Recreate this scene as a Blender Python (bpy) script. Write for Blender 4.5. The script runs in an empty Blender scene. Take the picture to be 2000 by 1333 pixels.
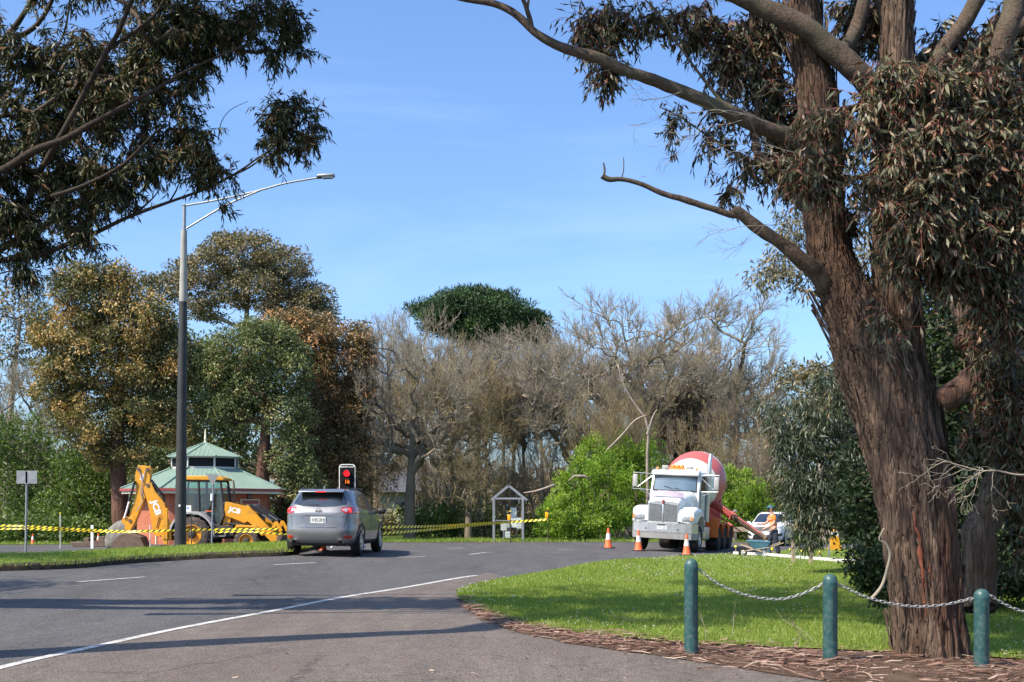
import bpy, bmesh, math, random
import numpy as np
from mathutils import Vector, Matrix, noise
from mathutils.bvhtree import BVHTree
R = math.radians
rng = np.random.default_rng(7)
random.seed(7)
SC = bpy.context.scene
COL = SC.collection

# ------------------------------------------------------------------ camera, sky, sun, exposure
CAM_H = 1.6
FPX = 2200.0            # focal length in photo pixels (photo 2000 wide)
HORIZON = 990.0
cam_data = bpy.data.cameras.new('camera')
cam_data.sensor_width = 36.0
cam_data.lens = 36.0 * FPX / 2000.0
cam_data.shift_y = (HORIZON - 666.5) / 2000.0
cam_data.clip_start = 0.1
cam_data.clip_end = 5000
cam = bpy.data.objects.new('camera', cam_data)
cam.location = (0, 0, CAM_H)
cam.rotation_euler = (R(90), 0, 0)
COL.objects.link(cam)
SC.camera = cam

SUN_AZ, SUN_EL = 236.0, 49.0      # clockwise from +Y, elevation
world = bpy.data.worlds.new('World')
SC.world = world
world.use_nodes = True
wn = world.node_tree
wn.nodes.clear()
wo = wn.nodes.new('ShaderNodeOutputWorld')
bg = wn.nodes.new('ShaderNodeBackground')
sky = wn.nodes.new('ShaderNodeTexSky')
sky.sky_type = 'NISHITA'
sky.sun_disc = False
sky.sun_elevation = R(SUN_EL)
sky.sun_rotation = R(SUN_AZ)
sky.altitude = 0
sky.air_density = 1.0
sky.dust_density = 2.0
sky.ozone_density = 3.0
bg.inputs['Strength'].default_value = 0.138
tint = wn.nodes.new('ShaderNodeVectorMath'); tint.operation = 'MULTIPLY'; tint.inputs[1].default_value = (.81, .975, 1.18)
wn.links.new(sky.outputs[0], tint.inputs[0]); # faint high cirrus in the sky
wc_ = wn.nodes.new('ShaderNodeTexCoord'); wm = wn.nodes.new('ShaderNodeMapping'); wm.inputs['Scale'].default_value = (1.2, 2.2, 7.0); wm.inputs['Rotation'].default_value = (0, R(12), R(25))
wz = wn.nodes.new('ShaderNodeTexNoise'); wz.inputs['Scale'].default_value = 1.6; wz.inputs['Detail'].default_value = 8; wz.inputs['Roughness'].default_value = .6; wz.inputs['Distortion'].default_value = .6
wr = wn.nodes.new('ShaderNodeMapRange'); wr.inputs[1].default_value = .48; wr.inputs[2].default_value = .8; wr.inputs[4].default_value = .15
wx = wn.nodes.new('ShaderNodeMix'); wx.data_type = 'RGBA'; wx.inputs[7].default_value = (5.2, 5.9, 6.8, 1)
wn.links.new(wc_.outputs['Generated'], wm.inputs[0]); wn.links.new(wm.outputs[0], wz.inputs['Vector']); wn.links.new(wz.outputs[0], wr.inputs[0]); wn.links.new(wr.outputs[0], wx.inputs[0]); wn.links.new(tint.outputs[0], wx.inputs[6]); wn.links.new(wx.outputs[2], bg.inputs['Color'])
wn.links.new(bg.outputs[0], wo.inputs['Surface'])
sd = bpy.data.lights.new('sun', 'SUN')
sd.energy = 5.0
sd.angle = R(0.53)
sd.color = (1.0, 0.90, 0.75)
sun = bpy.data.objects.new('sun', sd)
COL.objects.link(sun)
SUNV = Vector((math.sin(R(SUN_AZ)) * math.cos(R(SUN_EL)), math.cos(R(SUN_AZ)) * math.cos(R(SUN_EL)), math.sin(R(SUN_EL))))
sun.rotation_euler = SUNV.to_track_quat('Z', 'Y').to_euler()
sun.location = SUNV * 60
SC.view_settings.view_transform = 'Standard'
SC.view_settings.look = 'None'
SC.view_settings.gamma = 1
SC.view_settings.exposure = 0.75
SC.view_settings.use_curve_mapping = False
SC.render.engine = 'CYCLES'
SC.cycles.max_bounces = 6
SC.cycles.transparent_max_bounces = 8

# ------------------------------------------------------------------ small helpers
def V(*a): return Vector(a)
def nz(p, s=1.0, seed=0.0):
    return noise.noise(Vector((p[0] * s + seed, p[1] * s - seed, p[2] * s + seed * .37)))
def norm(a):
    return a / np.maximum(np.linalg.norm(a, axis=-1, keepdims=True), 1e-9)

# ground height from surveyed points
GP = np.array([(0, 4, 0), (-5, 11, 0), (-14, 8, 0), (8, 5, -.05), (1.9, 12.3, .03), (3.5, 12.4, -.07), (5.1, 12.3, -.22), (4.9, 13.6, -.12), (8, 14, -.4),
               (-1, 26, .04), (1.5, 22, .0), (6, 24, -.05), (-2.4, 22, .05), (-4.3, 15.6, .02), (-4.75, 29, .33), (-4.75, 33, .33), (-9.5, 32, .36), (-10, 22.4, .30), (-13, 25, .34),
               (-6, 29, .36), (-7.8, 22, .2), (-5.1, 26.5, .24), (-2.6, 30, .24), (-.7, 32.5, .22), (-16, 38, .12), (-15, 47, -.27), (-22, 50, -.2), (3, 36, -.02),
               (4.3, 42.4, -.03), (4.6, 40.5, -.01), (6.7, 41.8, -.18), (6.2, 39, -.1), (8, 48, -.2), (10.5, 45, -.34), (14, 44, -.35), (13, 40, -.28), (-1, 45, -.1), (-1, 60, -.26), (15, 58, -.38), (30, 60, -.35), (-30, 40, .1), (-30, 60, -.25), (20, 25, -.5),
               (0, 90, -.3), (-50, 90, -.3), (50, 90, -.3), (0, 200, -.3), (-200, 60, -.3), (200, 60, -.3), (0, -60, 0)], float)
def zg(x, y):
    x = np.asarray(x, float); y = np.asarray(y, float)
    d2 = (x[..., None] - GP[:, 0]) ** 2 + (y[..., None] - GP[:, 1]) ** 2
    w = 1 / (d2 + 2.5) ** 1.6
    return (w * GP[:, 2]).sum(-1) / w.sum(-1)
def zf(x, y): return float(zg(x, y))
def Wp(px, py, Y):
    return Vector(((px - 1000) / FPX * Y, Y, CAM_H - (py - HORIZON) / FPX * Y))
def G(px, py, dz=0.0):
    Y = FPX * CAM_H / (py - HORIZON)
    for _ in range(40):
        z = zf((px - 1000) / FPX * Y, Y) + dz
        Yn = FPX * (CAM_H - z) / (py - HORIZON)
        Y = .5 * Y + .5 * Yn
    return Vector(((px - 1000) / FPX * Y, Y, CAM_H - (py - HORIZON) / FPX * Y))
def onground(px, Y, dz=0.0):
    x = (px - 1000) / FPX * Y
    return Vector((x, Y, zf(x, Y) + dz))

class MB:
    def __init__(s): s.v = []; s.f = []
    def add(s, vs, fs):
        o = len(s.v); s.v += [tuple(p) for p in vs]; s.f += [tuple(i + o for i in f) for f in fs]; return s
    def box(s, c, size, rot=None, bevel=0):
        c = Vector(c); hx, hy, hz = [q / 2 for q in size]
        if bevel > 0:
            b = min(bevel, hx * .9, hy * .9, hz * .9)
            bm = bmesh.new(); bmesh.ops.create_cube(bm, size=1)
            for q in bm.verts: q.co = Vector((q.co.x * size[0], q.co.y * size[1], q.co.z * size[2]))
            bmesh.ops.bevel(bm, geom=list(bm.edges), offset=b, segments=2, profile=.5, affect='EDGES')
            vs = [q.co.copy() for q in bm.verts]; bm.verts.index_update(); fs = [[q.index for q in f.verts] for f in bm.faces]; bm.free()
        else:
            vs = [Vector((x * hx, y * hy, z * hz)) for x in (-1, 1) for y in (-1, 1) for z in (-1, 1)]
            fs = [(0, 1, 3, 2), (4, 6, 7, 5), (0, 4, 5, 1), (2, 3, 7, 6), (0, 2, 6, 4), (1, 5, 7, 3)]
        if rot is not None: vs = [rot @ q for q in vs]
        return s.add([q + c for q in vs], fs)
    def tube(s, pts, rad, n=8, caps=True, flat=None):
        pts = [Vector(p) for p in pts]
        if not hasattr(rad, '__len__'): rad = [rad] * len(pts)
        t0 = (pts[1] - pts[0]).normalized()
        a = t0.orthogonal().normalized(); rings = []
        for i, p in enumerate(pts):
            t = (pts[min(i + 1, len(pts) - 1)] - pts[max(i - 1, 0)]).normalized()
            a = (a - t * a.dot(t)).normalized(); b = t.cross(a)
            rings.append([p + (a * math.cos(2 * math.pi * k / n) + b * math.sin(2 * math.pi * k / n)) * rad[i] for k in range(n)])
        vs = [q for r in rings for q in r]; fs = []
        for i in range(len(pts) - 1):
            for k in range(n):
                k2 = (k + 1) % n; fs.append((i * n + k, i * n + k2, (i + 1) * n + k2, (i + 1) * n + k))
        if caps: fs.append(tuple(range(n - 1, -1, -1))); fs.append(tuple((len(pts) - 1) * n + k for k in range(n)))
        return s.add(vs, fs)
    def lathe(s, prof, axis_o=(0, 0, 0), axis='z', n=32, caps=True):
        o = Vector(axis_o); vs = []; fs = []
        for (r, h) in prof:
            for k in range(n):
                a = 2 * math.pi * k / n; c, d = r * math.cos(a), r * math.sin(a)
                vs.append(o + (Vector((c, d, h)) if axis == 'z' else Vector((c, h, d)) if axis == 'y' else Vector((h, c, d))))
        m = len(prof)
        for i in range(m - 1):
            for k in range(n):
                k2 = (k + 1) % n; fs.append((i * n + k, i * n + k2, (i + 1) * n + k2, (i + 1) * n + k))
        if caps: fs.append(tuple(range(n - 1, -1, -1))); fs.append(tuple((m - 1) * n + k for k in range(n)))
        return s.add(vs, fs)
    def prism(s, poly, y0, y1, plane='xz'):
        n = len(poly)
        if plane == 'xz': vs = [Vector((x, y0, z)) for x, z in poly] + [Vector((x, y1, z)) for x, z in poly]
        elif plane == 'yz': vs = [Vector((y0, a, b)) for a, b in poly] + [Vector((y1, a, b)) for a, b in poly]
        else: vs = [Vector((a, b, y0)) for a, b in poly] + [Vector((a, b, y1)) for a, b in poly]
        fs = [tuple(range(n)), tuple(range(2 * n - 1, n - 1, -1))] + [(i, i + n, (i + 1) % n + n, (i + 1) % n) for i in range(n)]
        return s.add(vs, fs)
    def build(s, name, mat, parent=None, smooth=False, bevel=0.0, fix=True):
        me = bpy.data.meshes.new(name); me.from_pydata(s.v, [], s.f)
        if fix or bevel:
            bm = bmesh.new(); bm.from_mesh(me)
            bmesh.ops.recalc_face_normals(bm, faces=bm.faces)
            if bevel:
                es = [e for e in bm.edges if len(e.link_faces) == 2 and e.calc_face_angle(0) > .5]
                bmesh.ops.bevel(bm, geom=es, offset=bevel, segments=2, profile=.5, affect='EDGES')
            bm.to_mesh(me); bm.free()
        return link(name, me, mat, parent, smooth)

def link(name, me, mat, parent=None, smooth=False):
    if mat is not None and not me.materials: me.materials.append(mat)
    if smooth:
        if smooth is True: smooth = 40
        me.polygons.foreach_set('use_smooth', [True] * len(me.polygons))
        if smooth < 180:
            try: me.set_sharp_from_angle(angle=R(smooth))
            except Exception: pass
    o = bpy.data.objects.new(name, me); COL.objects.link(o)
    if parent is not None: o.parent = parent
    return o
def np_mesh(name, verts, faces, mat, parent=None, attr=None, smooth=False):
    """verts (n,3); faces (m,k) array of equal sized polygons, or list of such arrays"""
    if not isinstance(faces, list): faces = [faces]
    me = bpy.data.meshes.new(name)
    me.vertices.add(len(verts)); me.vertices.foreach_set('co', np.ascontiguousarray(verts, np.float32).ravel())
    nl = sum(f.size for f in faces); npoly = sum(len(f) for f in faces)
    me.loops.add(nl); me.polygons.add(npoly)
    me.loops.foreach_set('vertex_index', np.concatenate([f.ravel() for f in faces]).astype(np.int32))
    tot = np.concatenate([np.full(len(f), f.shape[1]) for f in faces]); st = np.concatenate([[0], np.cumsum(tot)[:-1]])
    me.polygons.foreach_set('loop_start', st.astype(np.int32))
    try: me.polygons.foreach_set('loop_total', tot.astype(np.int32))
    except Exception: pass
    me.update(calc_edges=True)
    if attr is not None:
        a = me.attributes.new('rnd', 'FLOAT', 'FACE'); a.data.foreach_set('value', np.asarray(attr, np.float32))
    return link(name, me, mat, parent, 180 if smooth else False)
def tag(o, label=None, cat=None, group=None, kind=None):
    if label: o['label'] = label
    if cat: o['category'] = cat
    if group: o['group'] = group
    if kind: o['kind'] = kind
    return o
def thing(name, label, cat, loc=(0, 0, 0), rotz=0.0, group=None):
    o = bpy.data.objects.new(name, None); COL.objects.link(o); o.empty_display_size = .2
    o.location = loc; o.rotation_euler = (0, 0, rotz)
    return tag(o, label, cat, group)
def copy_tree(o, parent=None):
    c = o.copy(); COL.objects.link(c)
    if parent is not None: c.parent = parent
    for ch in list(o.children): copy_tree(ch, c)
    return c
def text(name, s, size, mat, parent, loc, rot, ex=.004, sx=1.0, align='CENTER', bold=0.0):
    cu = bpy.data.curves.new(name, 'FONT'); cu.body = s; cu.size = size; cu.extrude = ex; cu.align_x = align; cu.align_y = 'CENTER'
    cu.offset = bold; cu.resolution_u = 3
    t = bpy.data.objects.new(name, cu); COL.objects.link(t)
    me = bpy.data.meshes.new_from_object(t); bpy.data.objects.remove(t)
    o = link(name, me, mat, parent); o.location = loc; o.rotation_euler = rot; o.scale = (sx, 1, 1)
    return o

# ------------------------------------------------------------------ materials
def mat(name, col, rough=.5, metal=0.0, var=.12, scale=3.0, bump=0.0, bscale=60.0, dirt=None, dscale=1.5, damt=.5, coat=0.0, emit=None, estr=0.0, spec=.5, stretch=(1, 1, 1), coords='Object'):
    m = bpy.data.materials.new(name); m.use_nodes = True; nt = m.node_tree; N = nt.nodes; L = nt.links
    p = N['Principled BSDF']
    p.inputs['Roughness'].default_value = rough; p.inputs['Metallic'].default_value = metal
    p.inputs['Specular IOR Level'].default_value = spec
    if coat: p.inputs['Coat Weight'].default_value = coat; p.inputs['Coat Roughness'].default_value = .06
    tc = N.new('ShaderNodeTexCoord'); mp = N.new('ShaderNodeMapping'); mp.inputs['Scale'].default_value = stretch
    L.new(tc.outputs[coords], mp.inputs[0])
    n1 = N.new('ShaderNodeTexNoise'); n1.inputs['Scale'].default_value = scale; n1.inputs['Detail'].default_value = 6; n1.inputs['Roughness'].default_value = .65
    L.new(mp.outputs[0], n1.inputs['Vector'])
    mr = N.new('ShaderNodeMapRange'); mr.inputs[1].default_value = .3; mr.inputs[2].default_value = .7
    mr.inputs[3].default_value = 1 - var; mr.inputs[4].default_value = 1 + var
    L.new(n1.outputs[0], mr.inputs[0])
    vm = N.new('ShaderNodeVectorMath'); vm.operation = 'SCALE'; vm.inputs[0].default_value = col
    L.new(mr.outputs[0], vm.inputs['Scale']); out = vm.outputs[0]
    if dirt is not None:
        n2 = N.new('ShaderNodeTexNoise'); n2.inputs['Scale'].default_value = dscale; n2.inputs['Detail'].default_value = 8; n2.inputs['Roughness'].default_value = .7
        L.new(mp.outputs[0], n2.inputs['Vector'])
        r2 = N.new('ShaderNodeMapRange'); r2.inputs[1].default_value = .45; r2.inputs[2].default_value = .7; r2.inputs[4].default_value = damt
        L.new(n2.outputs[0], r2.inputs[0])
        mx = N.new('ShaderNodeMix'); mx.data_type = 'RGBA'; L.new(r2.outputs[0], mx.inputs[0]); L.new(out, mx.inputs[6]); mx.inputs[7].default_value = (*dirt, 1)
        out = mx.outputs[2]
    L.new(out, p.inputs['Base Color'])
    if bump:
        n3 = N.new('ShaderNodeTexNoise'); n3.inputs['Scale'].default_value = bscale; n3.inputs['Detail'].default_value = 4
        L.new(mp.outputs[0], n3.inputs['Vector'])
        b = N.new('ShaderNodeBump'); b.inputs['Strength'].default_value = bump; b.inputs['Distance'].default_value = .02
        L.new(n3.outputs[0], b.inputs['Height']); L.new(b.outputs[0], p.inputs['Normal'])
    if emit is not None: p.inputs['Emission Color'].default_value = (*emit, 1); p.inputs['Emission Strength'].default_value = estr
    return m
def leafmat(name, cols, rough=.45, trans=.3, spec=.4, tint=None):
    """cols: list of (pos, rgb); picked per leaf by the face attribute rnd"""
    m = bpy.data.materials.new(name); m.use_nodes = True; nt = m.node_tree; N = nt.nodes; L = nt.links
    p = N['Principled BSDF']; o = N['Material Output']
    at = N.new('ShaderNodeAttribute'); at.attribute_name = 'rnd'
    cr = N.new('ShaderNodeValToRGB'); L.new(at.outputs['Fac'], cr.inputs[0])
    while len(cr.color_ramp.elements) < len(cols): cr.color_ramp.elements.new(.5)
    for e, (q, c) in zip(cr.color_ramp.elements, cols): e.position = q; e.color = (*c, 1)
    L.new(cr.outputs[0], p.inputs['Base Color'])
    p.inputs['Roughness'].default_value = rough; p.inputs['Specular IOR Level'].default_value = spec
    t = N.new('ShaderNodeBsdfTranslucent'); mx = N.new('ShaderNodeMixShader'); mx.inputs[0].default_value = trans
    vm = N.new('ShaderNodeVectorMath'); vm.operation = 'MULTIPLY'; vm.inputs[1].default_value = tint or (1.1, 1.2, .6); L.new(cr.outputs[0], vm.inputs[0])
    L.new(vm.outputs[0], t.inputs[0]); L.new(p.outputs[0], mx.inputs[1]); L.new(t.outputs[0], mx.inputs[2]); L.new(mx.outputs[0], o.inputs['Surface'])
    return m
def barkmat(name, c1, c2, c3, sc=9.0, stretch=(1, 1, .16), bump=.9, dist=.03):
    m = bpy.data.materials.new(name); m.use_nodes = True; nt = m.node_tree; N = nt.nodes; L = nt.links; p = N['Principled BSDF']
    p.inputs['Roughness'].default_value = .9; p.inputs['Specular IOR Level'].default_value = .2
    tc = N.new('ShaderNodeTexCoord'); mp = N.new('ShaderNodeMapping'); mp.inputs['Scale'].default_value = stretch; L.new(tc.outputs['Object'], mp.inputs[0])
    w = N.new('ShaderNodeTexNoise'); w.inputs['Scale'].default_value = 2.5; w.inputs['Detail'].default_value = 3; L.new(mp.outputs[0], w.inputs['Vector'])
    ad = N.new('ShaderNodeVectorMath'); ad.operation = 'MULTIPLY_ADD'; L.new(w.outputs['Color'], ad.inputs[0]); ad.inputs[1].default_value = (.25, .25, .25); L.new(mp.outputs[0], ad.inputs[2])
    n1 = N.new('ShaderNodeTexNoise'); n1.inputs['Scale'].default_value = sc; n1.inputs['Detail'].default_value = 8; n1.inputs['Roughness'].default_value = .72; L.new(ad.outputs[0], n1.inputs['Vector'])
    n2 = N.new('ShaderNodeTexNoise'); n2.inputs['Scale'].default_value = 1.6; n2.inputs['Detail'].default_value = 5; L.new(mp.outputs[0], n2.inputs['Vector'])
    vo = N.new('ShaderNodeTexVoronoi'); vo.feature = 'DISTANCE_TO_EDGE'; vo.inputs['Scale'].default_value = sc * 1.1; L.new(ad.outputs[0], vo.inputs['Vector'])
    cr = N.new('ShaderNodeValToRGB'); L.new(n1.outputs[0], cr.inputs[0])
    cr.color_ramp.elements[0].position = .32; cr.color_ramp.elements[0].color = (*c1, 1)
    cr.color_ramp.elements[1].position = .66; cr.color_ramp.elements[1].color = (*c2, 1)
    rr = N.new('ShaderNodeMapRange'); rr.inputs[1].default_value = .5; rr.inputs[2].default_value = .68; L.new(n2.outputs[0], rr.inputs[0])
    mx = N.new('ShaderNodeMix'); mx.data_type = 'RGBA'; L.new(rr.outputs[0], mx.inputs[0]); L.new(cr.outputs[0], mx.inputs[6]); mx.inputs[7].default_value = (*c3, 1)
    L.new(mx.outputs[2], p.inputs['Base Color'])
    ma = N.new('ShaderNodeMath'); ma.operation = 'MULTIPLY_ADD'; vr = N.new('ShaderNodeMapRange'); vr.inputs[2].default_value = .12; L.new(vo.outputs[0], vr.inputs[0])
    L.new(vr.outputs[0], ma.inputs[0]); ma.inputs[1].default_value = .45; L.new(n1.outputs[0], ma.inputs[2])
    b = N.new('ShaderNodeBump'); b.inputs['Strength'].default_value = bump; b.inputs['Distance'].default_value = dist; L.new(ma.outputs[0], b.inputs['Height']); L.new(b.outputs[0], p.inputs['Normal'])
    return m
def asphaltmat(name, c_lo, c_hi, patch):
    m = bpy.data.materials.new(name); m.use_nodes = True; nt = m.node_tree; N = nt.nodes; L = nt.links; p = N['Principled BSDF']
    p.inputs['Roughness'].default_value = .82; p.inputs['Specular IOR Level'].default_value = .35
    tc = N.new('ShaderNodeTexCoord')
    def nse(s, d, r=.6, st=None):
        n = N.new('ShaderNodeTexNoise'); n.inputs['Scale'].default_value = s; n.inputs['Detail'].default_value = d; n.inputs['Roughness'].default_value = r
        if st:
            mp = N.new('ShaderNodeMapping'); mp.inputs['Scale'].default_value = st; mp.inputs['Rotation'].default_value = (0, 0, R(20)); L.new(tc.outputs['Object'], mp.inputs[0]); L.new(mp.outputs[0], n.inputs['Vector'])
        else: L.new(tc.outputs['Object'], n.inputs['Vector'])
        return n
    fine = nse(52, 4, .85); big = nse(.35, 5, .6, (1, .3, 1)); mid = nse(3.0, 6, .7)
    vo = N.new('ShaderNodeTexVoronoi'); vo.inputs['Scale'].default_value = 75; L.new(tc.outputs['Object'], vo.inputs['Vector'])
    cr = N.new('ShaderNodeValToRGB'); L.new(fine.outputs[0], cr.inputs[0])
    cr.color_ramp.elements[0].position = .4; cr.color_ramp.elements[0].color = (*c_lo, 1); cr.color_ramp.elements[1].position = .6; cr.color_ramp.elements[1].color = (*c_hi, 1)
    gt = N.new('ShaderNodeMath'); gt.operation = 'GREATER_THAN'; sp = N.new('ShaderNodeSeparateColor'); L.new(vo.outputs['Color'], sp.inputs[0]); L.new(sp.outputs[0], gt.inputs[0]); gt.inputs[1].default_value = .93
    mu = N.new('ShaderNodeMath'); mu.operation = 'MULTIPLY'; L.new(gt.outputs[0], mu.inputs[0]); mu.inputs[1].default_value = .35
    m0 = N.new('ShaderNodeMix'); m0.data_type = 'RGBA'; L.new(mu.outputs[0], m0.inputs[0]); L.new(cr.outputs[0], m0.inputs[6]); m0.inputs[7].default_value = (.36, .34, .31, 1)
    rr = N.new('ShaderNodeMapRange'); rr.inputs[1].default_value = .4; rr.inputs[2].default_value = .65; rr.inputs[4].default_value = .7; L.new(big.outputs[0], rr.inputs[0])
    m1 = N.new('ShaderNodeMix'); m1.data_type = 'RGBA'; L.new(rr.outputs[0], m1.inputs[0]); L.new(m0.outputs[2], m1.inputs[6])
    pm = N.new('ShaderNodeMix'); pm.data_type = 'RGBA'; pm.blend_type = 'MULTIPLY'; pm.inputs[0].default_value = 1; L.new(m0.outputs[2], pm.inputs[6]); pm.inputs[7].default_value = (*patch, 1); L.new(pm.outputs[2], m1.inputs[7])
    vr = N.new('ShaderNodeMapRange'); vr.inputs[1].default_value = .3; vr.inputs[2].default_value = .7; vr.inputs[3].default_value = .86; vr.inputs[4].default_value = 1.14; L.new(mid.outputs[0], vr.inputs[0])
    vm = N.new('ShaderNodeVectorMath'); vm.operation = 'SCALE'; L.new(m1.outputs[2], vm.inputs[0]); L.new(vr.outputs[0], vm.inputs['Scale']); L.new(vm.outputs[0], p.inputs['Base Color'])
    cv = N.new('ShaderNodeTexVoronoi'); cv.feature = 'DISTANCE_TO_EDGE'; cv.inputs['Scale'].default_value = .55; wv = N.new('ShaderNodeVectorMath'); wv.operation = 'MULTIPLY_ADD'; L.new(mid.outputs['Color'], wv.inputs[0]); wv.inputs[1].default_value = (.5, .5, .5); L.new(tc.outputs['Object'], wv.inputs[2]); L.new(wv.outputs[0], cv.inputs['Vector'])
    cl = N.new('ShaderNodeMapRange'); cl.inputs[1].default_value = .004; cl.inputs[2].default_value = .02; cl.inputs[3].default_value = .62; cl.inputs[4].default_value = 1.0; L.new(cv.outputs[0], cl.inputs[0])
    gate = N.new('ShaderNodeMapRange'); gate.inputs[1].default_value = .48; gate.inputs[2].default_value = .6; L.new(big.outputs[0], gate.inputs[0])
    cm = N.new('ShaderNodeMix'); L.new(gate.outputs[0], cm.inputs[0]); cm.inputs[2].default_value = 1.0; L.new(cl.outputs[0], cm.inputs[3])
    st2 = nse(1.1, 7, .75, (1, .22, 1)); sr = N.new('ShaderNodeMapRange'); sr.inputs[1].default_value = .35; sr.inputs[2].default_value = .62; sr.inputs[3].default_value = .8; sr.inputs[4].default_value = 1.08; L.new(st2.outputs[0], sr.inputs[0])
    mm1 = N.new('ShaderNodeMath'); mm1.operation = 'MULTIPLY'; L.new(cm.outputs[0], mm1.inputs[0]); L.new(sr.outputs[0], mm1.inputs[1])
    v2 = N.new('ShaderNodeVectorMath'); v2.operation = 'SCALE'; L.new(vm.outputs[0], v2.inputs[0]); L.new(mm1.outputs[0], v2.inputs['Scale']); L.new(v2.outputs[0], p.inputs['Base Color'])
    b = N.new('ShaderNodeBump'); b.inputs['Strength'].default_value = .55; b.inputs['Distance'].default_value = .012; L.new(vo.outputs[0], b.inputs['Height']); L.new(b.outputs[0], p.inputs['Normal'])
    return m
def groundmat(name, cols, scale=1.2, fine=18):
    m = bpy.data.materials.new(name); m.use_nodes = True; nt = m.node_tree; N = nt.nodes; L = nt.links; p = N['Principled BSDF']
    p.inputs['Roughness'].default_value = .95; p.inputs['Specular IOR Level'].default_value = .1
    tc = N.new('ShaderNodeTexCoord')
    a = N.new('ShaderNodeTexNoise'); a.inputs['Scale'].default_value = scale; a.inputs['Detail'].default_value = 8; a.inputs['Roughness'].default_value = .7; L.new(tc.outputs['Object'], a.inputs['Vector'])
    f = N.new('ShaderNodeTexNoise'); f.inputs['Scale'].default_value = fine; f.inputs['Detail'].default_value = 5; f.inputs['Roughness'].default_value = .75; L.new(tc.outputs['Object'], f.inputs['Vector'])
    ad = N.new('ShaderNodeMath'); ad.operation = 'ADD'; L.new(a.outputs[0], ad.inputs[0]); L.new(f.outputs[0], ad.inputs[1]); hf = N.new('ShaderNodeMath'); hf.operation = 'MULTIPLY'; hf.inputs[1].default_value = .5; L.new(ad.outputs[0], hf.inputs[0])
    cr = N.new('ShaderNodeValToRGB'); L.new(hf.outputs[0], cr.inputs[0])
    while len(cr.color_ramp.elements) < len(cols): cr.color_ramp.elements.new(.5)
    for e, (q, c) in zip(cr.color_ramp.elements, cols): e.position = q; e.color = (*c, 1)
    L.new(cr.outputs[0], p.inputs['Base Color'])
    b = N.new('ShaderNodeBump'); b.inputs['Strength'].default_value = .8; b.inputs['Distance'].default_value = .03; L.new(f.outputs[0], b.inputs['Height']); L.new(b.outputs[0], p.inputs['Normal'])
    return m
def brickmat(name):
    m = bpy.data.materials.new(name); m.use_nodes = True; nt = m.node_tree; N = nt.nodes; L = nt.links; p = N['Principled BSDF']
    p.inputs['Roughness'].default_value = .85
    uv = N.new('ShaderNodeUVMap'); br = N.new('ShaderNodeTexBrick'); L.new(uv.outputs[0], br.inputs['Vector'])
    br.inputs['Scale'].default_value = 1; br.inputs['Brick Width'].default_value = .24; br.inputs['Row Height'].default_value = .086; br.inputs['Mortar Size'].default_value = .006
    br.inputs['Color1'].default_value = (.36, .1, .05, 1); br.inputs['Color2'].default_value = (.44, .14, .075, 1); br.inputs['Mortar'].default_value = (.28, .13, .085, 1)
    L.new(br.outputs[0], p.inputs['Base Color']); b = N.new('ShaderNodeBump'); b.invert = True; b.inputs['Strength'].default_value = .5; b.inputs['Distance'].default_value = .01; L.new(br.outputs['Fac'], b.inputs['Height']); L.new(b.outputs[0], p.inputs['Normal'])
    return m
def stripemat(name):
    m = bpy.data.materials.new(name); m.use_nodes = True; nt = m.node_tree; N = nt.nodes; L = nt.links; p = N['Principled BSDF']; p.inputs['Roughness'].default_value = .35
    uv = N.new('ShaderNodeUVMap'); s = N.new('ShaderNodeSeparateXYZ'); L.new(uv.outputs[0], s.inputs[0])
    a = N.new('ShaderNodeMath'); a.operation = 'MULTIPLY_ADD'; L.new(s.outputs[1], a.inputs[0]); a.inputs[1].default_value = -.5; 
    d = N.new('ShaderNodeMath'); d.operation = 'DIVIDE'; L.new(s.outputs[0], d.inputs[0]); d.inputs[1].default_value = .24; L.new(d.outputs[0], a.inputs[2])
    fr = N.new('ShaderNodeMath'); fr.operation = 'FRACT'; L.new(a.outputs[0], fr.inputs[0]); g = N.new('ShaderNodeMath'); g.operation = 'GREATER_THAN'; g.inputs[1].default_value = .42; L.new(fr.outputs[0], g.inputs[0])
    mx = N.new('ShaderNodeMix'); mx.data_type = 'RGBA'; L.new(g.outputs[0], mx.inputs[0]); mx.inputs[6].default_value = (.01, .01, .01, 1); mx.inputs[7].default_value = (.85, .68, .04, 1); L.new(mx.outputs[2], p.inputs['Base Color'])
    return m
def glassmat(name, col, rough=.04):
    m = mat(name, col, rough=rough, var=.3, scale=1.5, spec=1.0, coat=1.0); return m

M = {}
M['asphalt'] = asphaltmat('road_asphalt', (.03, .028, .028), (.13, .123, .122), (.78, .78, .82))
M['drive'] = asphaltmat('driveway_asphalt', (.052, .042, .036), (.2, .168, .145), (.85, .8, .78))
M['paint'] = mat('road_paint', (.5, .49, .46), rough=.7, var=.35, scale=14, dirt=(.14, .13, .13), dscale=9, damt=.9, bump=.3, bscale=90)
M['grassground'] = groundmat('grass_ground', [(.32, (.035, .06, .012)), (.5, (.085, .135, .022)), (.6, (.12, .17, .035)), (.72, (.16, .15, .06))])
M['lawn'] = groundmat('lawn_soil', [(.3, (.05, .08, .012)), (.5, (.13, .18, .03)), (.64, (.18, .22, .045)), (.75, (.22, .18, .09))])
M['soil'] = groundmat('leaf_litter_soil', [(.3, (.045, .028, .02)), (.5, (.11, .07, .05)), (.7, (.2, .14, .1))], 3, 30)
M['kerb'] = groundmat('mossy_kerb', [(.35, (.02, .016, .012)), (.55, (.075, .06, .045)), (.7, (.15, .12, .09))], 4, 25)
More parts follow.
